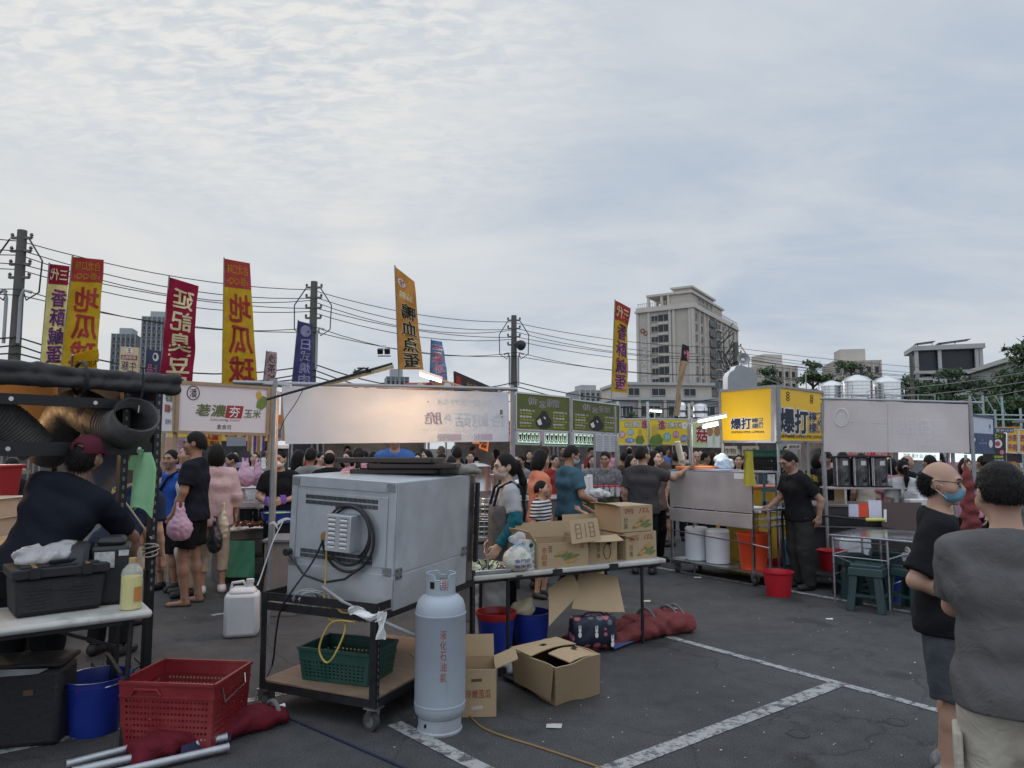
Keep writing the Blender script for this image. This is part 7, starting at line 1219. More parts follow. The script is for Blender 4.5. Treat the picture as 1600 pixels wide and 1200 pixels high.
# boiling pots behind the oven (noodle station)
def pot(label, loc, r, h, group='steel pots of the noodle stall', lid=False):
    o = thing('steel_pot', label, 'pot', loc, 0, group); m = MB(); m.lathe([(r * .95, 0), (r, .02), (r, h * .3), (r * 1.01, h * .31), (r * 1.01, h * .33), (r, h * .34), (r, h - .01), (r * 1.03, h), (r * .97, h), (r * .96, .02), (0, .02)], (0, 0, 0), STEEL, 28, caps=False); m.build('pot_body', o); m = MB(); [m.tube([(sx * r, -.04, h * .75), (sx * (r + .035), -.04, h * .77), (sx * (r + .035), .04, h * .77), (sx * r, .04, h * .75)], .007, STEEL, 6) for sx in (-1, 1)]; m.build('handle', o)
    if lid: m = MB(); m.lathe([(r * 1.0, h + .003), (r * .6, h + .03), (.03, h + .04), (.03, h + .06), (0, h + .06)], (0, 0, 0), STEEL, 24, caps=False); m.build('lid', o)
    return o
pot('large steel pot under the banner right of the towel', at(745, 700, 8.6, 1.02), .17, .42, lid=True); pot('medium steel pot right of the large one under the banner', at(762, 700, 8.9, 1.02), .13, .36); pot('squat steel pot at the right end of the banner', at(724, 700, 8.4, 1.02), .14, .26)
o, L_ = counter('dark noodle counter behind the oven with steel pots', 715, 812, 8.2, 8.6, .98, .6, pm('dark_green_panel', (.02, .035, .03, 1), .6), STEEL)
o, L_ = counter('low steel fryer counter between the oven and the apron woman', 742, 785, 6.9, 7.1, .74, .5, STEEL, pm('table_black', (.02, .02, .02, 1), .5))
o = thing('fry_baskets', 'wire frying baskets with long handles leaning beside the oven door', 'fry baskets', at(757, 700, 7.05, .78)); rg = random.Random(4)
for k in range(2):
    m = MB()
    for j in range(5): z = .02 + j * .05; m.tube([(.10 * math.cos(t) + k * .05, .07 * math.sin(t) + k * .1, z + k * .16) for t in np.linspace(0, 6.283, 14)], .003, STEEL, 4)
    for j in range(12): t = j * .5236; m.tube([(.10 * math.cos(t) + k * .05, .07 * math.sin(t) + k * .1, .02 + k * .16), (.10 * math.cos(t) + k * .05, .07 * math.sin(t) + k * .1, .22 + k * .16)], .0025, STEEL, 4)
    m.build('wire_basket', o); m = MB(); [m.tube([(.04 + k * .05, q * .03, .2 + k * .16), (.2, q * .03, .52 + .05 * k)], .006, STEEL, 6) for q in (-1, 1)]; m.build('handle', o)
o = thing('drink_cup', 'tan cup with a light green lid on the low fryer counter', 'cup', at(775, 700, 6.9, .78)); m = MB(); m.lathe([(.03, 0), (.042, .15), (0, .15)], (0, 0, 0), pm('cup_tan', (.5, .38, .26, 1), .5), 18); m.build('cup', o); m = MB(); m.lathe([(.046, .15), (.046, .18), (.04, .185), (0, .185)], (0, 0, 0), pm('lid_green', (.25, .5, .12, 1), .5), 18); m.build('lid', o)
for i, (c, lb_) in enumerate(((((737, 677), (754, 676), (752, 694), (738, 693)), 'round orange food photo sign under the banner'), (((752, 680), (766, 676), (762, 706), (748, 700)), 'tilted orange price card hanging under the banner'))): sign('price_card', lb_, c, 8.0, 8.0, pm('card_fire', (.75, .22, .06, 1), .5, 0, .3, 30), (lambda m, s: m.oval(s, (.2, .15, .8, .9), pm('food_tan', (.55, .3, .1, 1), .5), .003)) if i == 0 else (lambda m, s: m.text(s, '小卷酥', (.2, .1, .8, .9), BLK, .03, vert=True)), .01)
# ------------------------------------------------------------------ tea stall
TEAG = pm('tea_sign_green', (.10, .115, .028, 1), .7, 0, .35, 1.5, tint=(.3, .3, .1, 1)); TEAY = pm('tea_yellow_ink', (.45, .42, .06, 1), .7); JAR = pm('jar_ink', (.02, .02, .018, 1), .6)
def tea(m, s):
    m.text(s, '仙', (.22, .10, .37, .30), BLK, .01, out=.006, edge=WHI, ebold=.055); m.text(s, '草', (.42, .19, .54, .38), BLK, .01, out=.006, edge=WHI, ebold=.055); m.text(s, '茶館', (.56, .12, .80, .32), BLK, .01, out=.006, edge=WHI, ebold=.055)
    m.oval(s, (.36, .56, .66, .96), JAR, .003, 18); m.shape(s, [(.42, .60), (.47, .45), (.55, .45), (.61, .60)], JAR, .004); m.shape(s, [(.38, .74), (.44, .66), (.48, .82), (.42, .86)], WHI, .006); m.shape(s, [(.50, .62), (.52, .6), (.55, .66), (.53, .68)], WHI, .006)
    for i in range(6):
        y = .44 + i * .085; c = WHI if i % 2 == 0 else TEAY; m.text(s, ('仙草茶飲 45', '冬瓜檸檬', '蜂蜜檸檬', '百香果綠茶', '翡翠檸檬 50', '鮮奶茶')[i], (.06, y, .28 + .05 * (i % 3 == 0), y + .06), c, .01); m.text(s, ('仙草凍鮮奶 55', '桂花烏龍', '芒果青茶', '薄荷冬瓜茶', '金桔檸檬汁', '老奶茶')[i], (.68, y, .90 + .05 * (i % 3 == 0), y + .06), c, .01)
wtea = lambda u, v: .012 * math.sin(5 * u + 3 * v) * v
sign('tea_sign', 'dark olive tea stall sign with white brush characters and a jar, left of the two', [(806, 613), (890, 621), (889, 675), (806, 671)], 11.2, 12.0, TEAG, tea, .02, STEEL, nu=8, nv=4, wave=wtea, fr=.012)
sign('tea_sign', 'dark olive tea stall sign with white brush characters and a jar, right of the two', [(893, 624), (968, 633), (967, 678), (893, 673)], 12.0, 12.9, TEAG, tea, .02, STEEL, nu=8, nv=4, wave=wtea, fr=.012)
LITP = emitter('lit_menu_white', (.86, .95, .93, 1), .62); GRS = pm('menu_green', (.03, .30, .10, 1), .5)
def drinks(m, s):
    m.patch(s, (0, .84, 1, 1), GRS, .003)
    for i in range(5):
        x = .08 + i * .185; m.shape(s, [(x, .22), (x + .11, .22), (x + .09, .62), (x + .02, .62)], (JAR, pm('drink_brown', (.14, .06, .02, 1), .4), pm('drink_dark', (.03, .03, .02, 1), .4), pm('drink_tan', (.3, .2, .1, 1), .4), pm('drink_green', (.12, .2, .06, 1), .4))[i], .003); m.patch(s, (x - .02, .68, x + .13, .8), pm('menu_cream', (.6, .6, .45, 1), .6), .003)
        m.tube([s(x - .02, .1, .003), s(x + .13, .1, .003), s(x + .13, .66, .003), s(x - .02, .66, .003), s(x - .02, .1, .003)], .008, GRS, 4)
for c, d0, d1, lb_ in (([(808, 674), (843, 675), (843, 695), (808, 694)], 11.3, 11.6, 'backlit row of drink pictures, leftmost under the first tea sign'), ([(850, 675), (887, 676), (887, 697), (850, 696)], 11.7, 12.0, 'backlit row of drink pictures under the right half of the first tea sign'), ([(896, 676), (930, 678), (930, 698), (896, 697)], 12.1, 12.5, 'backlit row of drink pictures under the second tea sign')): sign('lit_menu', lb_, c, d0, d1, LITP, drinks, .04, STEEL, fr=.01, group='backlit drink menus')
sign('price_list', 'pale grey printed price list hanging under the second tea sign', [(930, 678), (964, 679), (963, 706), (930, 705)], 12.2, 12.6, pm('paper_grey', (.5, .52, .56, 1), .7), lambda m, s: [m.text(s, '古早味紅茶', (.06 + .32 * (i % 3), .08 + .1 * (i // 3), .32 + .32 * (i % 3), .14 + .1 * (i // 3)), pm('grey_ink', (.15, .15, .17, 1), .7)) for i in range(27)], .01)
posts('pole_rig', 'steel posts of the tea stall', [(at(803, 700, 11.2), 2.5), (at(891, 700, 12.0), 2.5), (at(929, 700, 12.2), 1.9), (at(962, 700, 12.6), 2.4)], .022, POLEM)
o, L_ = counter('tea stall counter with a steel top and olive front', 800, 962, 9.9, 10.9, .92, .6, pm('counter_brown', (.12, .09, .08, 1), .6)); m = MB(); sf = Surf(P(906, 760, 10.35), P(958, 760, 10.75), P(958, 840, 10.75), P(906, 840, 10.35)); m.sheet(sf, 1, 1, TEAG, .01); tea(m, sf); m.build('front_sign', o, world=True)
o = thing('sealed_cups', 'cluster of clear cups with pinkish red lids on the tea counter', 'cups', at(950, 700, 10.6, .95)); 
for i in range(10): m = MB(); x, y = (i % 5) * .085 - .2, (i // 5) * .09; m.lathe([(.026, 0), (.036, .13), (.036, .135)], (x, y, 0), PLASW, 10); m.lathe([(.039, .135), (.039, .155), (0, .16)], (x, y, 0), pm('lid_red', (.5, .05, .08, 1), .4), 10); m.build('cup', o)
v, f = grow([('e', A(0, 0, .06), A(.16, .1, .07), None, .03), ('e', A(.08, 0, .05), A(.12, .08, .05), None, .03)], .012, [((0, 0, .002), (0, 0, -1))], .01, 4, 1.6); o = mesh_obj('ice_bag', v, f, PLASW, None); o.location = at(932, 700, 10.3, .95); tag(o, 'clear bag of ice lying on the tea counter', 'plastic bag')
for i, px in enumerate((903, 915, 921)): o = thing('cup_stack', ('tall stack of white paper cups leftmost on the tea counter', 'middle stack of white paper cups on the tea counter', 'stack of white paper cups beside the steel post')[i], 'cup stack', at(px, 700, 10.2 + .05 * i, .95), 0, 'stacks of cups'); m = MB(); [m.lathe([(.034, z), (.044, z + .1), (.046, z + .1), (.046, z + .106), (.04, z + .106)], (0, 0, 0), WHITE, 14) for z in np.arange(0, .16 + .04 * i, .022)]; m.build('cups', o)
for i, px in enumerate((811, 826)): o = thing('drink_barrel', ('left', 'right')[i] + ' white barrel with a dark green round end on the tea counter', 'barrel', at(px, 700, 10.15, 1.08), 0, 'white barrels with green ends'); m = MB(); rt = Matrix.Rotation(R(90), 3, 'X'); m.lathe([(.11, -.3), (.125, -.28), (.125, 0), (.11, .01), (0, .01)], (0, 0, 0), WHITE, 24, rot=rt); m.build('barrel', o); m = MB(); m.lathe([(.085, .01), (.085, .025), (0, .025)], (0, 0, 0), pm('barrel_green', (.01, .10, .04, 1), .5), 20, rot=rt); m.build('end_cap', o)
# corn signs and mushroom sign
YELS = pm('sign_yellow', (.72, .52, .02, 1), .55, 0, .06, 2); BUB = [pm('bubble_teal', (.12, .42, .42, 1), .6), pm('bubble_pink', (.55, .15, .35, 1), .6), pm('bubble_blue', (.10, .20, .6, 1), .6)]
def burst(m, s, cx, cy, rx, ry, mat): m.shape(s, [(cx + rx * (1 if i % 2 else .8) * math.cos(i * .3927), cy + ry * (1 if i % 2 else .8) * math.sin(i * .3927)) for i in range(16)], mat, .003)
def corn_a(m, s): m.text(s, '進', (.78, .06, .97, .36), REDF, .05, out=.009, edge=WHI, ebold=.08); m.text(s, '米王燒石', (.22, .1, .74, .32), WHI, .03, out=.008, edge=NVI, ebold=.07); burst(m, s, .42, .52, .13, .15, BUB[0]); m.text(s, '香甜', (.34, .44, .5, .6), WHI, .02); burst(m, s, .14, .6, .12, .15, BUB[1]); m.text(s, '鹽', (.08, .52, .2, .68), WHI, .02); burst(m, s, .4, .83, .18, .12, BUB[2]); m.text(s, '沙茶', (.3, .76, .5, .9), WHI, .02); cob(m, s, (.74, .62), .05, .42, .22, True)
def corn_b(m, s): m.text(s, '進', (.22, .06, .38, .4), REDF, .05, out=.009, edge=WHI, ebold=.08); m.text(s, '石燒玉米', (.40, .12, .80, .34), WHI, .03, out=.008, edge=NVI, ebold=.07); burst(m, s, .88, .26, .08, .16, WHI); cob(m, s, (.15, .58), -.15, .62, .24, True); burst(m, s, .44, .70, .11, .2, BUB[0]); m.text(s, '海苔', (.38, .6, .5, .8), WHI, .02); burst(m, s, .66, .6, .09, .16, BUB[1]); m.text(s, '奶油', (.6, .52, .72, .68), WHI, .02); burst(m, s, .86, .76, .10, .17, BUB[2]); m.text(s, '椒麻', (.79, .68, .93, .84), WHI, .02)
sign('corn_sign', 'bright yellow grilled corn sign, narrower left panel beside the tea sign', [(966, 655), (1012, 654), (1012, 695), (965, 695)], 14.2, 14.4, YELS, corn_a, .06, STEEL, fr=.012)
sign('corn_sign', 'bright yellow grilled corn sign with a big cob at its left, right panel', [(1014, 654), (1077, 655), (1077, 695), (1014, 695)], 14.4, 15.0, YELS, corn_b, .06, STEEL, fr=.012)
def mush(m, s): m.text(s, '菇', (.2, .25, .55, .82), REDF, .05, out=.008, edge=WHI, ebold=.06); [(m.patch(s, (x, .55, x + .16, .98), WHI, .004), m.oval(s, (x - .02, .25, x + .18, .62), pm('mushroom_brown', (.35, .16, .08, 1), .6), .005)) for x in (.56, .8)]; m.text(s, '香酥', (.85, .05, .95, .3), BLK, vert=True)
sign('mushroom_sign', 'pale green mushroom sign with one big red character', [(1078, 656), (1126, 654), (1126, 699), (1078, 698)], 14.0, 14.4, pm('sign_pale_green', (.48, .58, .28, 1), .6), mush, .05, STEEL, fr=.012)
posts('pole_rig', 'steel posts of the grilled corn stall', [(at(1013, 700, 14.5), 2.6), (at(1078, 700, 15), 2.6), (at(966, 700, 14.4), 2.6)], .03, STEEL)
tubelamp('small lit tube on a stalk above the yellow corn signs', P(1015, 642, 14.6), P(1034, 643, 14.6), 8, 0); m = MB(); m.cyl(P(1023, 644, 14.6), P(1023, 656, 14.6), .012, STEEL); tag(m.build('lamp_stalk', world=True), 'short stalk holding the small lit tube above the corn signs', 'pole')
tubelamp('bright double tube lamp beside the yellow lemon sign, upper one', P(1090, 659, 9.5), P(1136, 650, 9.4), 7, 0); tubelamp('bright tube lamp under the double tube beside the lemon sign', P(1098, 668, 9.5), P(1122, 663, 9.5), 9, 9)
o = posts('lamp_post', 'thin steel post clamped to the steel cart carrying bright tube lamps', [(at(1081, 700, 9.6), hgt(655, 9.6))], .012, POLEM, 'pole', [(P(1068, 664, 9.6), P(1136, 648, 9.5), .010)])
# lemon stall
def lem(m, s, bx, sub=True, cn=False):
    u0, v0, u1, v1 = bx; X_ = lambda a: u0 + (u1 - u0) * a
    DKI = pm('lemon_navy_ink', (.012, .016, .035, 1), .6)
    m.text(s, '爆', (X_(0), v0, X_(.32), v1), DKI, .055, out=.009, edge=WHI, ebold=.10); m.text(s, '打', (X_(.34), v0, X_(.64), v1), DKI, .06, out=.009, edge=WHI, ebold=.10); m.text(s, '檸檬', (X_(.67), v0, X_(.86), v1), DKI, .03, out=.009, edge=WHI, ebold=.07, vert=True); m.text(s, 'つめい', (X_(.88), v0, X_(1), v1), DKI, .02, out=.009, edge=WHI, ebold=.06, vert=True)
LEMY = pm('lemon_yellow', (.78, .46, .012, 1), .5, 0, .05, 2)
sign('lemon_sign', 'plain side of the yellow lemon drink light box with small navy lettering', [(1125, 611), (1212, 603), (1213, 690), (1128, 690)], 10.1, 9.3, LEMY, lambda m, s: (lem(m, s, (.2, .56, .78, .76)), m.text(s, 'SUPERSUPER LEMON', (.2, .80, .79, .84), BLK, .01)), .06, POLEM, fr=.016)
sign('lemon_sign', 'front of the yellow lemon drink light box with huge navy lettering', [(1214, 603), (1285, 613), (1286, 691), (1214, 690)], 9.3, 10.2, LEMY, lambda m, s: (lem(m, s, (.05, .40, .97, .83)), m.text(s, '招牌手搗檸檬', (.04, .87, .36, .93), BLK, .02), m.text(s, 'SUPERSUPER LEMON', (.38, .87, .97, .93), BLK, .01), [m.tube([s(x + .03 * math.cos(t), .11 + k * .055 + .024 * math.sin(t), .003) for t in np.linspace(0, 6.28, 12)], .005, BLK, 4) for x in (.22, .74) for k in range(3)]), .06, POLEM, fr=.016)
posts('pole_rig', 'steel posts under the yellow lemon light box', [(at(1216, 700, 9.35), 1.75), (at(1285, 700, 10.2), 1.75), (at(1130, 700, 10.1), 1.75), (at(1262, 700, 9.8), 1.75)], .02, POLEM)
CLG = pm('cloud_grey', (.26, .28, .30, 1), .6); o = thing('cloud_sign', 'grey rounded back of a cloud shaped sign rising behind the lemon sign', 'sign', P(1165, 610, 12)); m = MB()
qq = [(1137, 609), (1137, 590), (1140, 582), (1147, 578), (1150, 572), (1158, 570), (1166, 573), (1176, 577), (1181, 584), (1183, 592), (1183, 609)]; c0 = P(1160, 598, 12); f_ = [P(x, y, 12) for x, y in qq]; bk_ = [p + Vector((-.04, .14, 0)) for p in f_]; n = len(f_); m.add(f_ + bk_, [tuple(range(n - 1, -1, -1)), tuple(range(n, 2 * n))], CLG); m.add(f_ + bk_, [(i, (i + 1) % n, n + (i + 1) % n, n + i) for i in range(n)], WHITE); m.build('sign_board', o, world=True, sharp=50)
# steel cart
ca, cb = at(1045, 700, 9.75), at(1172, 700, 8.72); x_ = cb - ca; rzc = math.atan2(x_.y, x_.x); Lc_ = x_.length; ct = thing('steel_cart', 'tall stainless steel cart on casters with white drums on its lower shelf', 'cart', ca, rzc)
CST = pm('cart_steel', (.60, .565, .56, 1), .45, .65, .22, 1.2, .05, 3, .4, tint=(.30, .25, .24, 1))
m = MB(); m.box((Lc_ / 2, .01, 1.11), (Lc_, .02, .48), CST); m.box((Lc_ / 2, -.004, .77), (Lc_, .02, .17), CST); m.build('front_panel', ct, bevel=.003)
for x in (.01, Lc_ - .01, Lc_ + .22): 
    for y in (.02, .55): m = MB(); m.box((x, y, .12 + (.62 if x < Lc_ else .40)), (.028, .028, 1.24 if x < Lc_ else .80), STEEL); m.build('post', ct)
m = MB(); m.box((Lc_ / 2 + .11, .28, .16), (Lc_ + .26, .58, .025), STEEL); m.build('lower_shelf', ct); m = MB(); m.box((Lc_ / 2, .28, 1.36), (Lc_ + .02, .56, .02), STEEL); m.box((Lc_ + .13, .28, .92), (.24, .56, .02), STEEL); m.build('worktop', ct); m = MB(); m.box((Lc_ + .12, .28, .72), (.2, .54, .012), STEEL); m.box((Lc_ + .12, .28, .80), (.2, .54, .012), STEEL); m.build('side_shelf', ct)
m = MB(); m.cyl((0, -.01, .56), (Lc_, -.01, .50), .008, pm('red_strap', (.12, .04, .05, 1), .6)); m.cyl((Lc_, .0, .5), (Lc_ + .22, .0, .48), .008, STEEL); m.build('strap', ct)
for x, y in ((.06, .05), (Lc_ - .02, .05), (.06, .52), (Lc_ + .2, .52)): caster(ct, x, y, .055, .3)
m = MB(); [m.patch(Surf((x, -.001, 1.345), (x + .2, -.001, 1.345), (x + .2, -.001, 1.28), (x, -.001, 1.28)), (0, 0, 1, 1), WHITE, .003) or m.text(Surf((x, -.001, 1.345), (x + .2, -.001, 1.345), (x + .2, -.001, 1.28), (x, -.001, 1.28)), '小心燙手', (.3, .15, .95, .6), PNKI, out=.006) for x in (.03, Lc_ - .24)]; m.build('warning_sticker', ct)
cw = lambda x, y, z: ca + Matrix.Rotation(rzc, 3, 'Z') @ Vector((x, y, z))
for i, x in enumerate((.26, .60)): o = thing('white_drum', ('left', 'right')[i] + ' white plastic drum with lid on the lower shelf of the steel cart', 'drum', cw(x, .22, .175), 0, 'white drums on the cart'); m = MB(); m.lathe([(.135, 0), (.15, .01), (.152, .36), (.145, .38), (.145, .395), (0, .395)], (0, 0, 0), pm('drum_white', (.55, .58, .62, 1), .4, 0, .05, 4), 28); m.build('drum_body', o); m = MB(); m.lathe([(.15, .39), (.152, .41), (.14, .43), (0, .435)], (0, 0, 0), WHITE, 28); m.build('lid', o)
def tub(label, loc, r, h, mat, name='bucket', taper=.78): 
    o = thing(name, label, 'bucket', loc); m = MB(); m.lathe([(0, .004), (r * taper, 0), (r * (taper + .02), .012), (r * .97, h * .9), (r * 1.04, h * .94), (r * 1.06, h), (r * .98, h), (r * .95, h * .9), (r * (taper - .02), .02), (0, .016)], (0, 0, 0), mat, 28, caps=False); m.build('bucket_body', o); return o
ORP = pm('orange_red_plastic', (.62, .06, .015, 1), .4, 0, .08, 5); CRP = pm('crimson_plastic', (.42, .012, .025, 1), .4, 0, .08, 5)
tub('tall orange bucket on the lower shelf of the steel cart', cw(Lc_ - .14, .2, .175), .19, .44, ORP); tub('crimson bucket standing on the asphalt in front of the steel cart end', at(1209, 700, 8.22), .165, .27, CRP); tub('wide red tub behind the steel cart end', at(1196, 700, 9.5), .28, .26, CRP, 'tub'); tub('red bucket on the hand truck beside the steel rod table', at(1293, 700, 8.9, .17), .17, .24, CRP)
o = thing('yellow_bag_stand', 'bundle of yellow plastic bags hanging at the corner of the steel cart', 'plastic bags', cw(Lc_ + .01, .0, 1.36)); YB = cloth_translucent('yellow_plastic', (.62, .52, .06, 1), .35, .12, 6, .4)
for k in range(4): m = MB(); m.sheet(lambda u, v, o_=0: cw(Lc_ - .02, -.02, 1.62) + Vector(((u - .5) * (.07 + .05 * v + .02 * math.sin(k)), -.02 * k - .01 * math.sin(7 * u + 3 * v + k) - o_, -v * (.36 + .02 * k))), 5, 8, YB, .003); m.build('bag_sheet', o, world=True)
m = MB(); pts = [cw(-.08 - .14 * math.cos(t), .5, 1.0 + .42 * math.sin(t)) for t in np.linspace(-.3, 2.2, 16)]; m.tube(pts, .03, CABB, 10); tag(m.build('black_hose', world=True), 'thick black hose curving up behind the left end of the steel cart', 'hose')
m = MB(); m.box((0, 0, .02), (.5, .3, .04), pm('orange_tray', (.65, .16, .02, 1), .5)); o = m.build('orange_tray', bevel=.008); o.matrix_basis = Matrix.Translation(cw(.30, .35, 1.375) + Vector((-.1, 0, 0))); tag(o, 'bright orange tray lying on the steel cart top', 'tray')
m = MB(); m.box((0, 0, .005), (.6, .3, .01), pm('blue_board', (.25, .3, .45, 1), .5)); o = m.build('cutting_board'); o.matrix_basis = Matrix.Translation(cw(.55, .25, 1.372)) @ Matrix.Rotation(rzc, 4, 'Z'); tag(o, 'thin blue grey board on the steel cart top', 'board')
v, f = grow([('e', A(0, 0, .10), A(.1, .08, .11), None, .03), ('e', A(.08, 0, .07), A(.07, .06, .07), None, .03)], .011, [((0, 0, .002), (0, 0, -1))], .012, 7, 1.5); o = mesh_obj('plastic_bag', v, f, pm('pale_blue_film', (.5, .58, .64, 1), .3, 0, .1, 8, .4, 30), None); o.location = cw(.55, .42, 1.375); tag(o, 'pale blue plastic bag bunched on the steel cart behind the lamp post', 'plastic bag')
o = thing('rolling_pin', 'thick pale dough roll held up by the charcoal man over the cart', 'dough roll', P(1063, 715, 9.35)); m = MB(); a, b = P(1066, 722, 9.35), P(1058, 690, 9.3); m.tube([a, a.lerp(b, .1), b], [.02, .042, .036], pm('dough', (.55, .50, .38, 1), .7), 12); m.build('dough', o, world=True)
o = thing('phone_box', 'green crates stacked behind the lemon cart man', 'crates', at(1195, 700, 10.6, 1.3)); bpy.data.objects.remove(o)
for k in range(3): crate('green_basket', ('lowest', 'middle', 'top')[k] + ' green basket of the stack left of the lemon cart man', at(1194, 700, 10.8, 1.27 + k * .1), .1, .5, .36, .16, pm('basket_green', (.02, .13, .10, 1), .5) if k == 2 else BLACKM, 10, 2, (.03, .12), (.5, .5), 'basket', .97, 'green baskets in a stack')
o, L_ = counter('orange and yellow painted counter behind the lemon cart', 1150, 1230, 10.6, 11.0, 1.05, .5, pm('counter_yellow', (.55, .33, .03, 1), .5), pm('counter_orange', (.55, .12, .03, 1), .5))
o, L_ = counter('white topped freezer chest behind the lemon cart man', 1182, 1226, 9.3, 9.7, .82, .5, pm('chest_yellow', (.45, .30, .03, 1), .5), WHITE)
m = MB(); [m.beam(P(1190, y, 9.9), P(1232, y + 2, 9.9), .03, .05, pm('dark_teal_metal', (.02, .07, .09, 1), .5)) for y in (765, 786)]; [m.beam(P(x, 740, 9.9), P(x, 850, 9.9), .03, .03, MATS['dark_teal_metal']) for x in (1194, 1228)]; tag(m.build('shelf_frame', world=True), 'dark teal metal rack behind the lemon cart man', 'rack')
# hand truck, table and stools at the right
ht = thing('hand_truck', 'low black platform truck on casters beside the lemon cart man', 'trolley', at(1225, 700, 9.0), RZ1 - R(70)); m = MB(); m.box((.5, 0, .16), (1.1, .55, .03), BLACKM); m.build('platform', ht); m = MB(); m.tube([(0, -.22, .17), (0, -.22, .85), (0, -.15, .95), (0, .15, .95), (0, .22, .85), (0, .22, .17)], .015, BLACKM, 8); m.build('handle', ht); [caster(ht, x, y, .06, .5) for x in (.08, .95) for y in (-.2, .2)]
o = thing('water_jug', 'white square water container on the platform truck', 'container', at(1322, 700, 9.2, .18)); m = MB(); m.box((0, 0, .17), (.4, .3, .34), pm('jug_white', (.55, .57, .6, 1), .4)); m.lathe([(.03, .34), (.03, .37), (0, .37)], (-.1, 0, 0), WHITE, 12); m.build('jug_body', o, bevel=.03)
o = thing('blue_jug', 'slate blue plastic canister on the platform truck behind the man\'s legs', 'container', at(1232, 700, 9.2, .18)); m = MB(); m.box((0, 0, .17), (.26, .2, .34), pm('slate_blue_plastic', (.08, .16, .24, 1), .5)); m.lathe([(.03, .34), (.03, .38), (0, .38)], (.05, 0, 0), BLACKM, 12); m.build('canister', o, bevel=.025)
ta, tb2, tc2 = G(1305, 941), G(1391, 954), Vector((.75, .66, 0)); x_ = (tb2 - ta); Lx = x_.length; rzt = math.atan2(x_.y, x_.x); stb = thing('steel_table', 'steel topped folding table with thin rod legs and green stools below', 'table', ta, rzt); TH = hgt(836, ta.y) 
m = MB(); m.box((Lx / 2 + .25, .45, TH), (Lx + .55, .98, .02), pm('table_steel', (.5, .5, .55, 1), .2, .9, .1, 3)); m.build('tabletop', stb, bevel=.004)
for x, y in ((0, 0), (Lx, 0), (Lx + .45, .85), (0, .85), (.35, .4)): m = MB(); m.cyl((x, y, 0), (x, y, TH - .01), .012, STEEL, n=8); m.build('leg', stb)
m = MB(); [m.cyl((0, y, z), (Lx, y, z), .007, STEEL, n=6) for y, z in ((0, TH - .22), (.85, TH - .22), (0, TH - .05), (.85, .25))]; [m.cyl((x, 0, z), (x, .85, z), .007, STEEL, n=6) for x, z in ((0, TH - .2), (Lx, TH - .2), (Lx, .25), (0, .3))]; m.cyl((0, 0, .5), (Lx, .85, .1), .007, STEEL, n=6); m.build('brace', stb)
def stool(label, loc, rz):
    o = thing('plastic_stool', label, 'stool', loc, rz, 'dark green plastic stools'); SG = pm('stool_green', (.018, .045, .045, 1), .4, 0, .15, 5); H = .47; m = MB(); m.box((0, 0, H - .02), (.29, .29, .04), SG); m.box((0, 0, H - .075), (.315, .315, .085), SG, taper=1.05); m.lathe([(.03, 0), (.02, .002), (0, .002)], (0, 0, H), HOLE, 12); m.build('seat', o, bevel=.016)
    for sx in (-1, 1):
        for sy in (-1, 1): m = MB(); a = Vector((sx * .125, sy * .125, H - .03)); b = Vector((sx * .175, sy * .175, 0)); [m.beam(a + d, b + d * 1.5, wx, wy, SG, (0, 1, 0)) for d, wx, wy in ((Vector((-sx * .02, 0, 0)), .075, .02), (Vector((0, -sy * .02, 0)), .02, .075))]; m.build('leg', o, bevel=.005)
    m = MB(); z = .16; k = .155; [m.box((0, sy * k, z), (.30, .014, .03), SG) for sy in (-1, 1)]; [m.box((sx * k, 0, z), (.014, .30, .03), SG) for sx in (-1, 1)]; m.build('stretcher', o); return o
for px, d, lb_ in ((1348, 7.5, 'dark green plastic stool in front, wholly visible under the steel table edge'), (1325, 8.15, 'dark green plastic stool behind the table\'s left rod leg'), (1412, 7.45, 'dark green plastic stool half hidden behind the bald man'), (1375, 8.4, 'dark green plastic stool deep under the steel table')): stool(lb_, at(px, 700, d), RZ1 + px)
tub('small blue bucket under the steel table between the stools', at(1382, 700, 8.0), .14, .26, BLUEP)
v, f = grow([('e', A(0, 0, .2), A(.14, .12, .22), None, .03), ('c', A(0, 0, .35), A(.02, 0, .5), .1, .03, .05)], .014, [((0, 0, .003), (0, 0, -1))], .012, 4, 1.3); o = mesh_obj('plastic_bag', v, f, PLASW, None); o.location = at(1408, 700, 8.3); tag(o, 'grey translucent rubbish bag behind the stools under the steel table', 'plastic bag')
# cluttered counter behind, dispensers, cards
o, L_ = counter('long brown juice counter with black gas burners in front', 1252, 1445, 9.4, 9.0, .90, .7, pm('counter_dark', (.045, .04, .04, 1), .6, 0, .3, 4), pm('counter_top_brown', (.16, .12, .11, 1), .45)); m = MB(); m.box((.55, -.06, .74), (.75, .1, .12), BLACKM); m.box((.55, -.06, .66), (1.1, .12, .02), DIRTY); m.build('burner_rail', o); 
m = MB(); m.sheet(Surf(P(1378, 785, 8.85), P(1440, 785, 8.75), P(1440, 838, 8.75), P(1378, 822, 8.85)), 2, 2, pm('brown_cloth', (.10, .07, .065, 1), .8), .01); m.build('brown_drape', o, world=True)
for c, mt_, lb_ in (([(1327, 788), (1341, 788), (1342, 808), (1327, 807)], pm('card_lilac', (.50, .49, .62, 1), .6), 'smaller lilac card standing on the juice counter'), ([(1341, 787), (1357, 786), (1358, 808), (1342, 808)], ORP, 'orange card box with a white hook on the juice counter'), ([(1357, 782), (1377, 782), (1378, 810), (1357, 809)], pm('card_white', (.58, .58, .68, 1), .6), 'large pale lilac sheet standing on the juice counter')): sign('display_card', lb_, c, 8.7, 8.7, mt_, None, .02, cat='card')
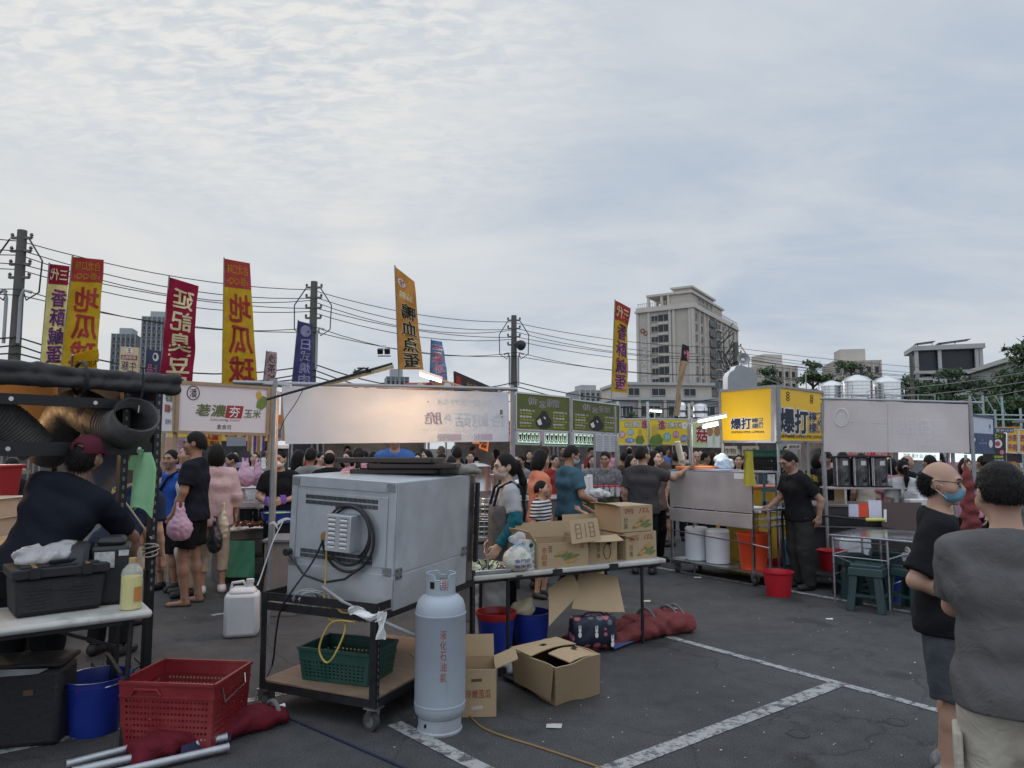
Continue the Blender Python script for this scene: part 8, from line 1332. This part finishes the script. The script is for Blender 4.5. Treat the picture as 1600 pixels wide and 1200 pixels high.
m = MB(); a, b = P(1275, 805, 8.65), P(1352, 812, 8.6); m.cyl(a, b, .014, BLACKM); m.cyl(b, P(1383, 812, 8.6), .02, pm('yellow_roll', (.5, .47, .1, 1), .5)); m.cyl(P(1383, 796, 8.6), P(1383, 815, 8.6), .016, WHITE); tag(m.build('awning_pole', world=True), 'black pole with a yellow end lying along the juice counter', 'pole')
for i, px in enumerate((1314, 1342, 1371)):
    o = thing('juice_dispenser', ('left', 'middle', 'right')[i] + ' tall glossy dark juice dispenser of the three on the juice counter', 'dispenser', at(px, 700, 9.7 - .05 * i, 1.16), 0, 'tall dark juice dispensers'); m = MB(); m.lathe([(.11, 0), (.112, .36), (.10, .37), (0, .37)], (0, 0, 0), pm('dispenser_dark', (.22, .22, .23, 1), .14, .8, .4, 8), 24); m.build('cylinder', o); m = MB(); m.box((0, 0, -.012), (.24, .24, .022), BLACKM); m.box((0, 0, .382), (.24, .24, .02), BLACKM); [m.box((sx * .115, -.1, .185), (.012, .012, .37), STEEL) for sx in (-1, 1)]; m.build('stand', o); m = MB(); m.cyl((0, -.11, .06), (0, -.16, .06), .014, BLACKM); m.box((0, -.16, .08), (.02, .02, .06), BLACKM); m.build('tap', o); m = MB(); m.patch(Surf((-.04, -.116, .33), (.03, -.114, .33), (.03, -.114, .27), (-.04, -.116, .27)), (0, 0, 1, 1), WHITE, .003); m.build('label', o)
m = MB(); m.box((0, 0, -.01), (1.0, .34, .02), pm('shelf_pale', (.4, .38, .38, 1), .5)); m.box((-.3, 0, -.14), (.03, .3, .24), STEEL); m.box((.45, 0, -.14), (.03, .3, .24), STEEL); o = m.build('counter_shelf'); o.location = at(1345, 700, 9.6, 1.14); tag(o, 'pale shelf raised on the juice counter carrying the dispensers', 'shelf')
for i, (px, z) in enumerate(((1424, .93), (1432, .93), (1436, 1.0))): m = MB(); m.box((0, 0, .035), (.16, .13, .07), WHITE, taper=.85); m.box((0, 0, .075), (.17, .14, .012), WHITE); o = m.build('food_box', bevel=.006); o.location = at(px, 700, 9.1 + .1 * i, z); tag(o, ('white foam food box at the front of the little pile on the juice counter', 'white foam food box at the back of the little pile on the juice counter', 'white foam food box on top of the little pile on the juice counter')[i], 'food box', 'foam boxes on the juice counter')
# white right banner, blue sign, menu towers
BANR = cloth_translucent('banner_grey', (.78, .74, .735, 1), .6, .05, 2, .35); wbr = lambda u, v: .012 * math.sin(7 * u + 2 * v) + .008 * math.sin(15 * u - 5 * v) + .025 * math.sin(3 * u) * v
FGI = cloth_translucent('faint_grey_ink', (.84, .83, .83, 1), .55, .05)
def banr(m, s, FAINT=FGI): m.text(s, '熊石招牌椰', (.40, .30, .86, .62), FAINT, -.006, True, .004); m.text(s, '手工椰奶凍＠', (.50, .66, .82, .86), FAINT, -.006, True, .004); m.tube([s(.13 + .05 * math.cos(t), .33 + .17 * math.sin(t), .004) for t in np.linspace(0, 6.28, 20)], .012, FAINT, 4); m.oval(s, (.095, .24, .165, .46), FAINT, .004); [m.tube([s(u, .05, .003), s(u, .98, .003)], .002, pm('crease', (.36, .35, .36, 1), .8), 4) for u in (.46,)]; m.tube([s(.19, .42, .003), s(.46, .44, .003)], .002, MATS['crease'], 4)
o, sR = sign('stall_banner', 'long grey white cloth banner with faint mirrored script at the right', [(1288, 625), (1512, 632), (1515, 708), (1287, 706)], 9.2, 8.5, BANR, banr, .003, nu=40, nv=10, wave=wbr, cat='banner')
posts('pole_rig', 'steel frame carrying the grey white banner', [(Vector((sR.c[1].x + .03, 8.5, 0)), 2.24), (Vector((sR.c[0].x - .02, 9.22, 0)), 2.24), (at(1488, 700, 8.7), 1.66), (at(1392, 700, 11), 1.9)], .022, POLEM, 'frame', [(sR.c[0] + Vector((-.05, 0, .02)), sR.c[1] + Vector((.18, 0, .02)), .016)])
def bluesign(m, s): m.patch(s, (0, .47, 1, 1), pm('sign_deep_blue', (.012, .04, .12, 1), .5), .004); [m.oval(s, (u - .02, .2, u + .02, .32), NVI, .005) for u in (.06, .82)]; m.oval(s, (.74, .64, .92, .86), WHI, .007); m.oval(s, (.09, .6, .16, .7), WHI, .007); m.text(s, 'COCONUT', (.3, .72, .66, .76), FAINT, 0, out=.008); m.oval(s, (.42, .63, .50, .68), BUB[2], .007)
sign('light_box_sign', 'half white half deep blue light box at the right end of the banner', [(1517, 648), (1552, 653), (1553, 707), (1517, 708)], 8.6, 9.4, pm('sign_bluish_white', (.5, .55, .64, 1), .5), bluesign, .06, pm('frame_navy', (.03, .05, .09, 1), .5), fr=.012)
def menu(m, s): m.text(s, '巴ント', (.1, .04, .7, .18), pm('neon_yellow', (.6, .7, .05, 1), .5), .02); m.oval(s, (.05, .22, .7, .52), WHI, .003); m.oval(s, (.14, .28, .55, .46), pm('soup_red', (.4, .06, .06, 1), .5), .005); m.oval(s, (.5, .58, .85, .74), PNKI, .003); m.text(s, '5000', (.1, .78, .75, .86), MATS['neon_yellow'], .02); m.text(s, '加麵辣', (.1, .9, .8, .97), WHI)
sign('menu_tower', 'black dessert menu tower with yellow lettering at the right', [(1551, 676), (1572, 677), (1572, 722), (1551, 722)], 10.5, 10.6, pm('menu_black', (.012, .013, .012, 1), .5), menu, .15)
sign('light_box_sign', 'long blue strip sign above the black menu tower', [(1553, 669), (1584, 669), (1584, 676), (1553, 676)], 11, 11, pm('strip_blue', (.02, .08, .14, 1), .5), lambda m, s: m.text(s, '刨 09:13130', (.1, .2, .95, .8), WHI, .02), .05)
sign('light_box_sign', 'orange yellow light box with red lettering at the far right, left panel', [(1573, 671), (1590, 671), (1590, 708), (1573, 707)], 12, 12, pm('sign_orange_yellow', (.72, .40, .02, 1), .5, 0, .2, 3), lambda m, s: (m.text(s, '沙茶', (.1, .22, .9, .5), REDF, .03, edge=WHI, ebold=.05, out=.008), m.text(s, '牛肉', (.1, .6, .9, .9), REDF, .03, edge=WHI, ebold=.05, out=.008)), .05, STEEL, fr=.01)
sign('light_box_sign', 'orange yellow light box with red lettering cut off by the photo edge', [(1592, 671), (1612, 671), (1612, 709), (1592, 708)], 12, 12, MATS['sign_orange_yellow'], lambda m, s: (m.text(s, '西瓜', (.1, .22, .9, .5), REDF, .03, edge=WHI, ebold=.05, out=.008), m.text(s, '冰沙', (.1, .6, .9, .9), REDF, .03, edge=WHI, ebold=.05, out=.008)), .05, STEEL, fr=.01)
o = thing('closed_parasol', 'closed maroon parasol standing behind the bald man\'s face', 'parasol', at(1508, 700, 6.4)); v, f = grow([('c', A(0, 0, 1.55), A(.0, 0, 1.35), .012, .05, .02), ('c', A(0, 0, 1.35), A(.02, 0, .75), .05, .085, .02), ('c', A(.03, 0, 1.25), A(.05, 0, .72), .03, .06, .02)], .011, (), .010, 3, 1.4); mesh_obj('canopy', v, f, CANV, o); m = MB(); m.cyl((0, 0, 0), (0, 0, 1.6), .012, POLEM); m.build('pole', o)
m = MB(); GP = pm('scaffold_green', (.30, .38, .38, 1), .5)
o = posts('scaffold', 'pale green steel scaffold frame in front of the far right trees', [(at(x, 700, 20), hgt(y, 20)) for x, y in ((1520, 618), (1540, 618), (1558, 640), (1570, 620), (1598, 638))], .03, GP, 'scaffold', [(P(1515, y, 20), P(1602, y + 1, 20), .022) for y in (648, 655)] + [(P(a, 620, 20), P(b, 648, 20), .015) for a, b in ((1520, 1540), (1540, 1556), (1556, 1572))])
sign('red_banner', 'long red market banner with white lettering under the right cloth banner', [(1318, 703), (1390, 704), (1389, 714), (1318, 712)], 12.5, 12.6, pm('banner_red', (.40, .02, .03, 1), .6), lambda m, s: m.text(s, '現打新鮮水果冰沙 ・ 熱銷商品', (.05, .2, .95, .8), WHI), .01)
o = thing('round_sign', 'round purple and white chequered sign behind the juice dispensers', 'sign', P(1329, 718, 12)); m = MB(); fn = Surf(P(1323, 712, 12), P(1336, 712, 12), P(1336, 725, 12), P(1323, 725, 12)); m.oval(fn, (0, 0, 1, 1), WHI, .01); [m.oval(fn, (.14 + .2 * i, .14 + .2 * j, .28 + .2 * i, .28 + .2 * j), pm('dot_purple', (.2, .03, .4, 1), .5), .014, 8) for i in range(4) for j in range(4) if (i + j) % 2 == 0]; m.build('disc', o, world=True)
for c, d, mt_, lb_, tx in (([(1405, 706), (1468, 706), (1468, 720), (1405, 718)], 13, LITP, 'pale lit menu board under the right banner', '菜單 果汁 50 冰沙 60'), ([(1486, 708), (1548, 710), (1548, 722), (1486, 722)], 12.5, LITP, 'pale lit panel under the blue and white light box', ''), ([(1296, 705), (1316, 705), (1316, 735), (1296, 735)], 13, pm('panel_white', (.52, .53, .55, 1), .6), 'plain white panel left of the red market banner', ''), ([(1128, 697), (1152, 697), (1152, 712), (1128, 712)], 11.5, pm('sign_cream', (.48, .45, .4, 1), .7), 'small cream sign with black brush marks under the lemon sign', '炸物'), ([(1160, 697), (1186, 697), (1186, 712), (1160, 712)], 11.7, pm('sign_tan', (.42, .33, .25, 1), .7), 'small tan sign right of the brush marked one', '小食'), ([(1232, 694), (1252, 694), (1250, 702), (1230, 702)], 11.5, MATS['sign_cream'], 'cream strip sign right of the lemon cart man\'s head', '鹽酥雞'), ([(1418, 725), (1460, 725), (1460, 772), (1418, 772)], 12, pm('shutter_grey', (.16, .17, .19, 1), .6, 0, .3, 20), 'grey slatted panel behind the ponytail woman', '')): sign('sign_panel', lb_, c, d, d, mt_, (lambda m, s, tx=tx: m.text(s, tx, (.1, .2, .9, .8), BLK)) if tx else None, .03)
# ------------------------------------------------------------------ the crowd and the stalls further back
V = {}
for k, (rz, hair, top, ln, sk, H, lean) in enumerate(((0, 'short', .6, .08, 1, 1.70, 0), (0, 'bob', .6, .1, 2, 1.60, 0), (0, 'pony', .7, .1, 2, 1.60, 0), (0, 'short', .6, .5, 0, 1.72, R(10)), (0, 'long', 1.8, .1, 2, 1.62, 0), (0, 'cap', .6, .1, 0, 1.70, R(6)))):
    V[k] = person('x', (0, -50, 0), 0, H, 1.05 if k in (0, 3) else .98, lean=lean, hair=hair, top=(GREYC, top, .82), bottom=(BLACKC, ln), skin=sk, res=.02, head=(R(12 - 5 * k), R(6)), seed=k + 3, wr=.002)['root']
CC = dict(black=BLACKC, white=WHITEC, grey=GREYC, navy=NAVY, pink=cloth('rose', .5, .22, .3), blue=cloth('mid_blue', .05, .13, .36), red=cloth('brick_red', .3, .04, .04), brown=cloth('brown', .10, .065, .05), cream=cloth('cream2', .45, .4, .33), olive=cloth('olive', .10, .11, .06), mustard=cloth('mustard', .42, .27, .08), lilac=cloth('lilac', .3, .24, .4))
CR = [(467, 704, 11, 4, 'white', 150, 'seller table'), (486, 701, 10.2, 0, 'grey', 170, 'banner pole left end'), (516, 703, 9.8, 5, 'black', 200, 'oven left top corner'), (545, 705, 11, 1, 'black', -30, 'tray stack left end'), (560, 700, 9.6, 2, 'pink', 190, 'tray stack on the oven'), (583, 706, 12, 0, 'cream', 160, 'pink shirt behind the trays'), (618, 672, 9.8, 3, 'blue', 5, 'glowing banner hiding his face'), (652, 708, 12, 4, 'grey', 20, 'tray stack right end'), (668, 704, 13, 1, 'red', -60, 'towel on the oven'), (690, 709, 12.5, 0, 'white', 100, 'towel on the oven, farther off'), (714, 698, 11, 0, 'black', 175, 'steel pots'), (706, 712, 9.9, 3, 'olive', 190, 'towel edge'), (641, 706, 15, 0, 'navy', 30, 'banner centre, far back'), (735, 706, 14, 2, 'lilac', 0, 'orange price cards'),
      (975, 706, 13, 0, 'brown', 150, 'yellow corn sign left panel'), (985, 712, 12, 1, 'black', 40, 'steel tea post'), (1040, 697, 12.3, 3, 'brown', -75, 'raised dough roll'), (1056, 706, 13, 0, 'black', 170, 'outstretched charcoal arm'), (1085, 705, 13.5, 5, 'mustard', 10, 'mushroom sign'), (1101, 708, 14.5, 0, 'white', 60, 'mushroom sign right edge'), (1120, 712, 12.8, 1, 'navy', 170, 'striped woman\'s head'), (925, 712, 13.5, 4, 'grey', 10, 'printed price list'), (866, 711, 12.6, 2, 'red', 30, 'drink pictures'), (815, 712, 13, 0, 'grey', -50, 'white barrels'),
      (1291, 706, 10.6, 0, 'black', -80, 'yellow lemon sign post'), (1277, 708, 11.4, 1, 'navy', 120, 'cart man\'s shoulder'), (1316, 707, 11, 0, 'black', 185, 'left juice dispenser'), (1353, 708, 10.7, 3, 'cream', 190, 'middle juice dispenser'), (1376, 714, 12, 0, 'grey', 20, 'right juice dispenser'), (1392, 717, 10.2, 1, 'pink', 165, 'ponytail woman, left side'), (1410, 711, 11, 5, 'black', 100, 'ponytail, farther back'), (1452, 712, 10.5, 0, 'white', 190, 'bald man\'s forehead'), (1507, 716, 9.8, 1, 'pink', -20, 'closed maroon parasol'), (1535, 713, 11, 0, 'black', 185, 'blue and white light box'), (1548, 714, 11.6, 5, 'navy', 160, 'black menu tower'),
      (226, 716, 9.4, 0, 'navy', 60, 'mint green bags'), (205, 722, 10.5, 1, 'mustard', 20, 'black stall side canvas'), (20, 716, 9.0, 0, 'black', 170, 'red plastic box'), (375, 708, 11.5, 3, 'navy', -60, 'pink carrier bags'), (398, 706, 12.5, 4, 'white', 30, 'hanging coloured packets'), (424, 709, 12, 1, 'grey', 0, 'pink picture board'), (500, 708, 13.5, 2, 'cream', 60, 'banner left half, far back'), (600, 709, 14, 1, 'mustard', 200, 'banner centre behind the blue shirt')]
ADJ = ('short haired man', 'bob haired woman', 'ponytailed woman', 'man in shorts', 'long haired woman', 'man with cropped hair')
def crowd():
    for i, (px, ty, d, k, c, rz, near) in enumerate(CR):
        o = dup(V[k], at(px, 700, d), R(rz), '%s in a %s top by the %s' % (ADJ[k], c, near), 'people in the crowd'); sc_ = min(1.12, hgt(ty, d) / (1.70, 1.60, 1.60, 1.72, 1.62, 1.70)[k]) if ty > 690 else 1.13; o.scale = (sc_, sc_, sc_)
        for ch in o.children:
            if ch.name.startswith('shirt'): ch.material_slots[0].link = 'OBJECT'; ch.material_slots[0].material = CC[c]
    FC = list(CC); HB = pm('brown_hair', (.05, .026, .014, 1), .6, 0, .4, 40); HT = [HB, HB, pm('grey_hair', (.16, .155, .15, 1), .6, 0, .3, 40), CC['white'], CC['red'], CC['cream']]; rg = random.Random(77); q = 0
    for i in range(46):
        px = 250 + i * 29 + rg.uniform(-9, 9); d = rg.uniform(14.5, 20); k = rg.randrange(6); o = dup(V[k], at(px, 700, d), rg.uniform(0, 6.28), 'person standing among the stalls at the back of the market', 'people far back among the stalls')
        for ch in o.children:
            if ch.name.startswith('shirt'): ch.material_slots[0].link = 'OBJECT'; ch.material_slots[0].material = CC[FC[rg.randrange(12)]]
            if ch.name.startswith('hair') and rg.random() < .4: ch.material_slots[0].link = 'OBJECT'; ch.material_slots[0].material = HT[rg.randrange(6 if k == 5 else 3)]
crowd()
for r in V.values():
    for ch in list(r.children): bpy.data.objects.remove(ch)
    bpy.data.objects.remove(r)
# rows of further stalls
SG_ = [('red', (.38, .03, .03, 1)), ('white', (.55, .55, .56, 1)), ('yellow', (.62, .42, .04, 1)), ('green', (.05, .22, .09, 1)), ('pink', (.55, .25, .32, 1)), ('blue', (.05, .12, .3, 1)), ('orange', (.6, .2, .03, 1)), ('cream', (.5, .44, .34, 1))]
WORD = ['鹽酥雞', '臭豆腐', '大腸包小腸', '章魚燒', '木瓜牛奶', '烤魷魚', '雞排', '豆花', '藥燉排骨', '滷味', '甘蔗汁', '炸湯圓']
BK = [(-13.5, 15, 3.2), (-9.8, 17.2, 3), (-6.4, 16.2, 2.8), (-3.3, 17, 2.6), (-.4, 18.2, 2.6), (2.4, 19, 2.6), (5.3, 19.4, 2.8), (8.6, 16.0, 3), (14.6, 16.4, 3), (18.2, 18, 3.2), (-16, 21, 4), (-8, 24, 4), (0, 25, 4), (8, 24, 4), (17, 23, 4), (22, 22, 4), (26, 26, 5)]
def back_stalls():
    for i, (x, y, w) in enumerate(BK):
        cn, c = SG_[i % 8]; far = y > 20.5
        o = thing('market_stall', 'far market stall with a %s %s board reading %s' % (cn, 'roof' if far else 'front', WORD[i % 12]) if not far else 'big dim stall in the last row under a %s roof number %s' % (cn, ('one', 'two', 'three', 'four', 'five', 'six', 'seven')[i - 10]), 'stall', (x, y, 0), R((-8, 5, 0, 10, -5)[i % 5]), 'stalls further back')
        if far: o['label'] = 'dim last row stall under a %s roof, %s' % (cn, ('behind the black stall', 'behind the tall man in glasses', 'behind the oven banner', 'behind the corn signs', 'behind the juice dispensers', 'behind the bald man', 'behind the far right light boxes')[i - 10])
        for sx in (-1, 1):
            for sy in (0, 1.6): m = MB(); m.cyl((sx * w / 2, sy, 0), (sx * w / 2, sy, 2.3), .025, POLEM, n=8); m.build('post', o)
        mt = pm('stall_' + cn, c, .7, 0, .2, 1.5); m = MB(); m.box((0, .9, 2.32), (w + .3, 2.0, .05), mt if far else pm('roof_cloth', (.2, .2, .22, 1), .8, 0, .2, 2)); m.build('roof', o)
        m = MB(); s = Surf((-w / 2, -.03, 2.3), (w / 2, -.03, 2.3), (w / 2, -.03, 1.82), (-w / 2, -.03, 1.82)); m.sheet(s, 1, 1, mt, .04)
        m.text(s, WORD[i % 12], (.2, .15, .8, .85), WHI if cn in ('red', 'green', 'blue', 'orange') else REDF, .04, out=.01); m.build('front_board', o)
        m = MB(); m.box((0, .35, .45), (w - .2, .6, .9), pm('back_counter', (.05, .05, .055, 1), .6, 0, .4, 3)); m.build('counter', o); m = MB(); m.box((0, 1.75, 1.1), (w, .03, 2.2), pm('back_cloth_%d' % (i % 3), ((.16, .15, .15, 1), (.24, .22, .22, 1), (.12, .13, .17, 1))[i % 3], .8, 0, .5, 2)); m.build('back_cloth', o)
        m = MB(); rg = random.Random(i)
        for k in range(9): h = rg.uniform(.1, .35); m.box((rg.uniform(-w * .42, w * .42), rg.uniform(.2, .5), .9 + h / 2), (rg.uniform(.1, .3), .2, h), [STEEL, WHITE, REDP, CARD, mt][rg.randrange(5)])
        m.build('goods', o, kind='stuff'); m = MB(); m.box((0, .5, 2.2), (w * .6, .05, .04), emitter('back_tube', (1, .93, .82, 1), 5)); m.build('tube_lamp', o)
        if not far and i % 2: lamp((x, y + .5, 2.0), 18, (1, .86, .68), .15)
back_stalls()
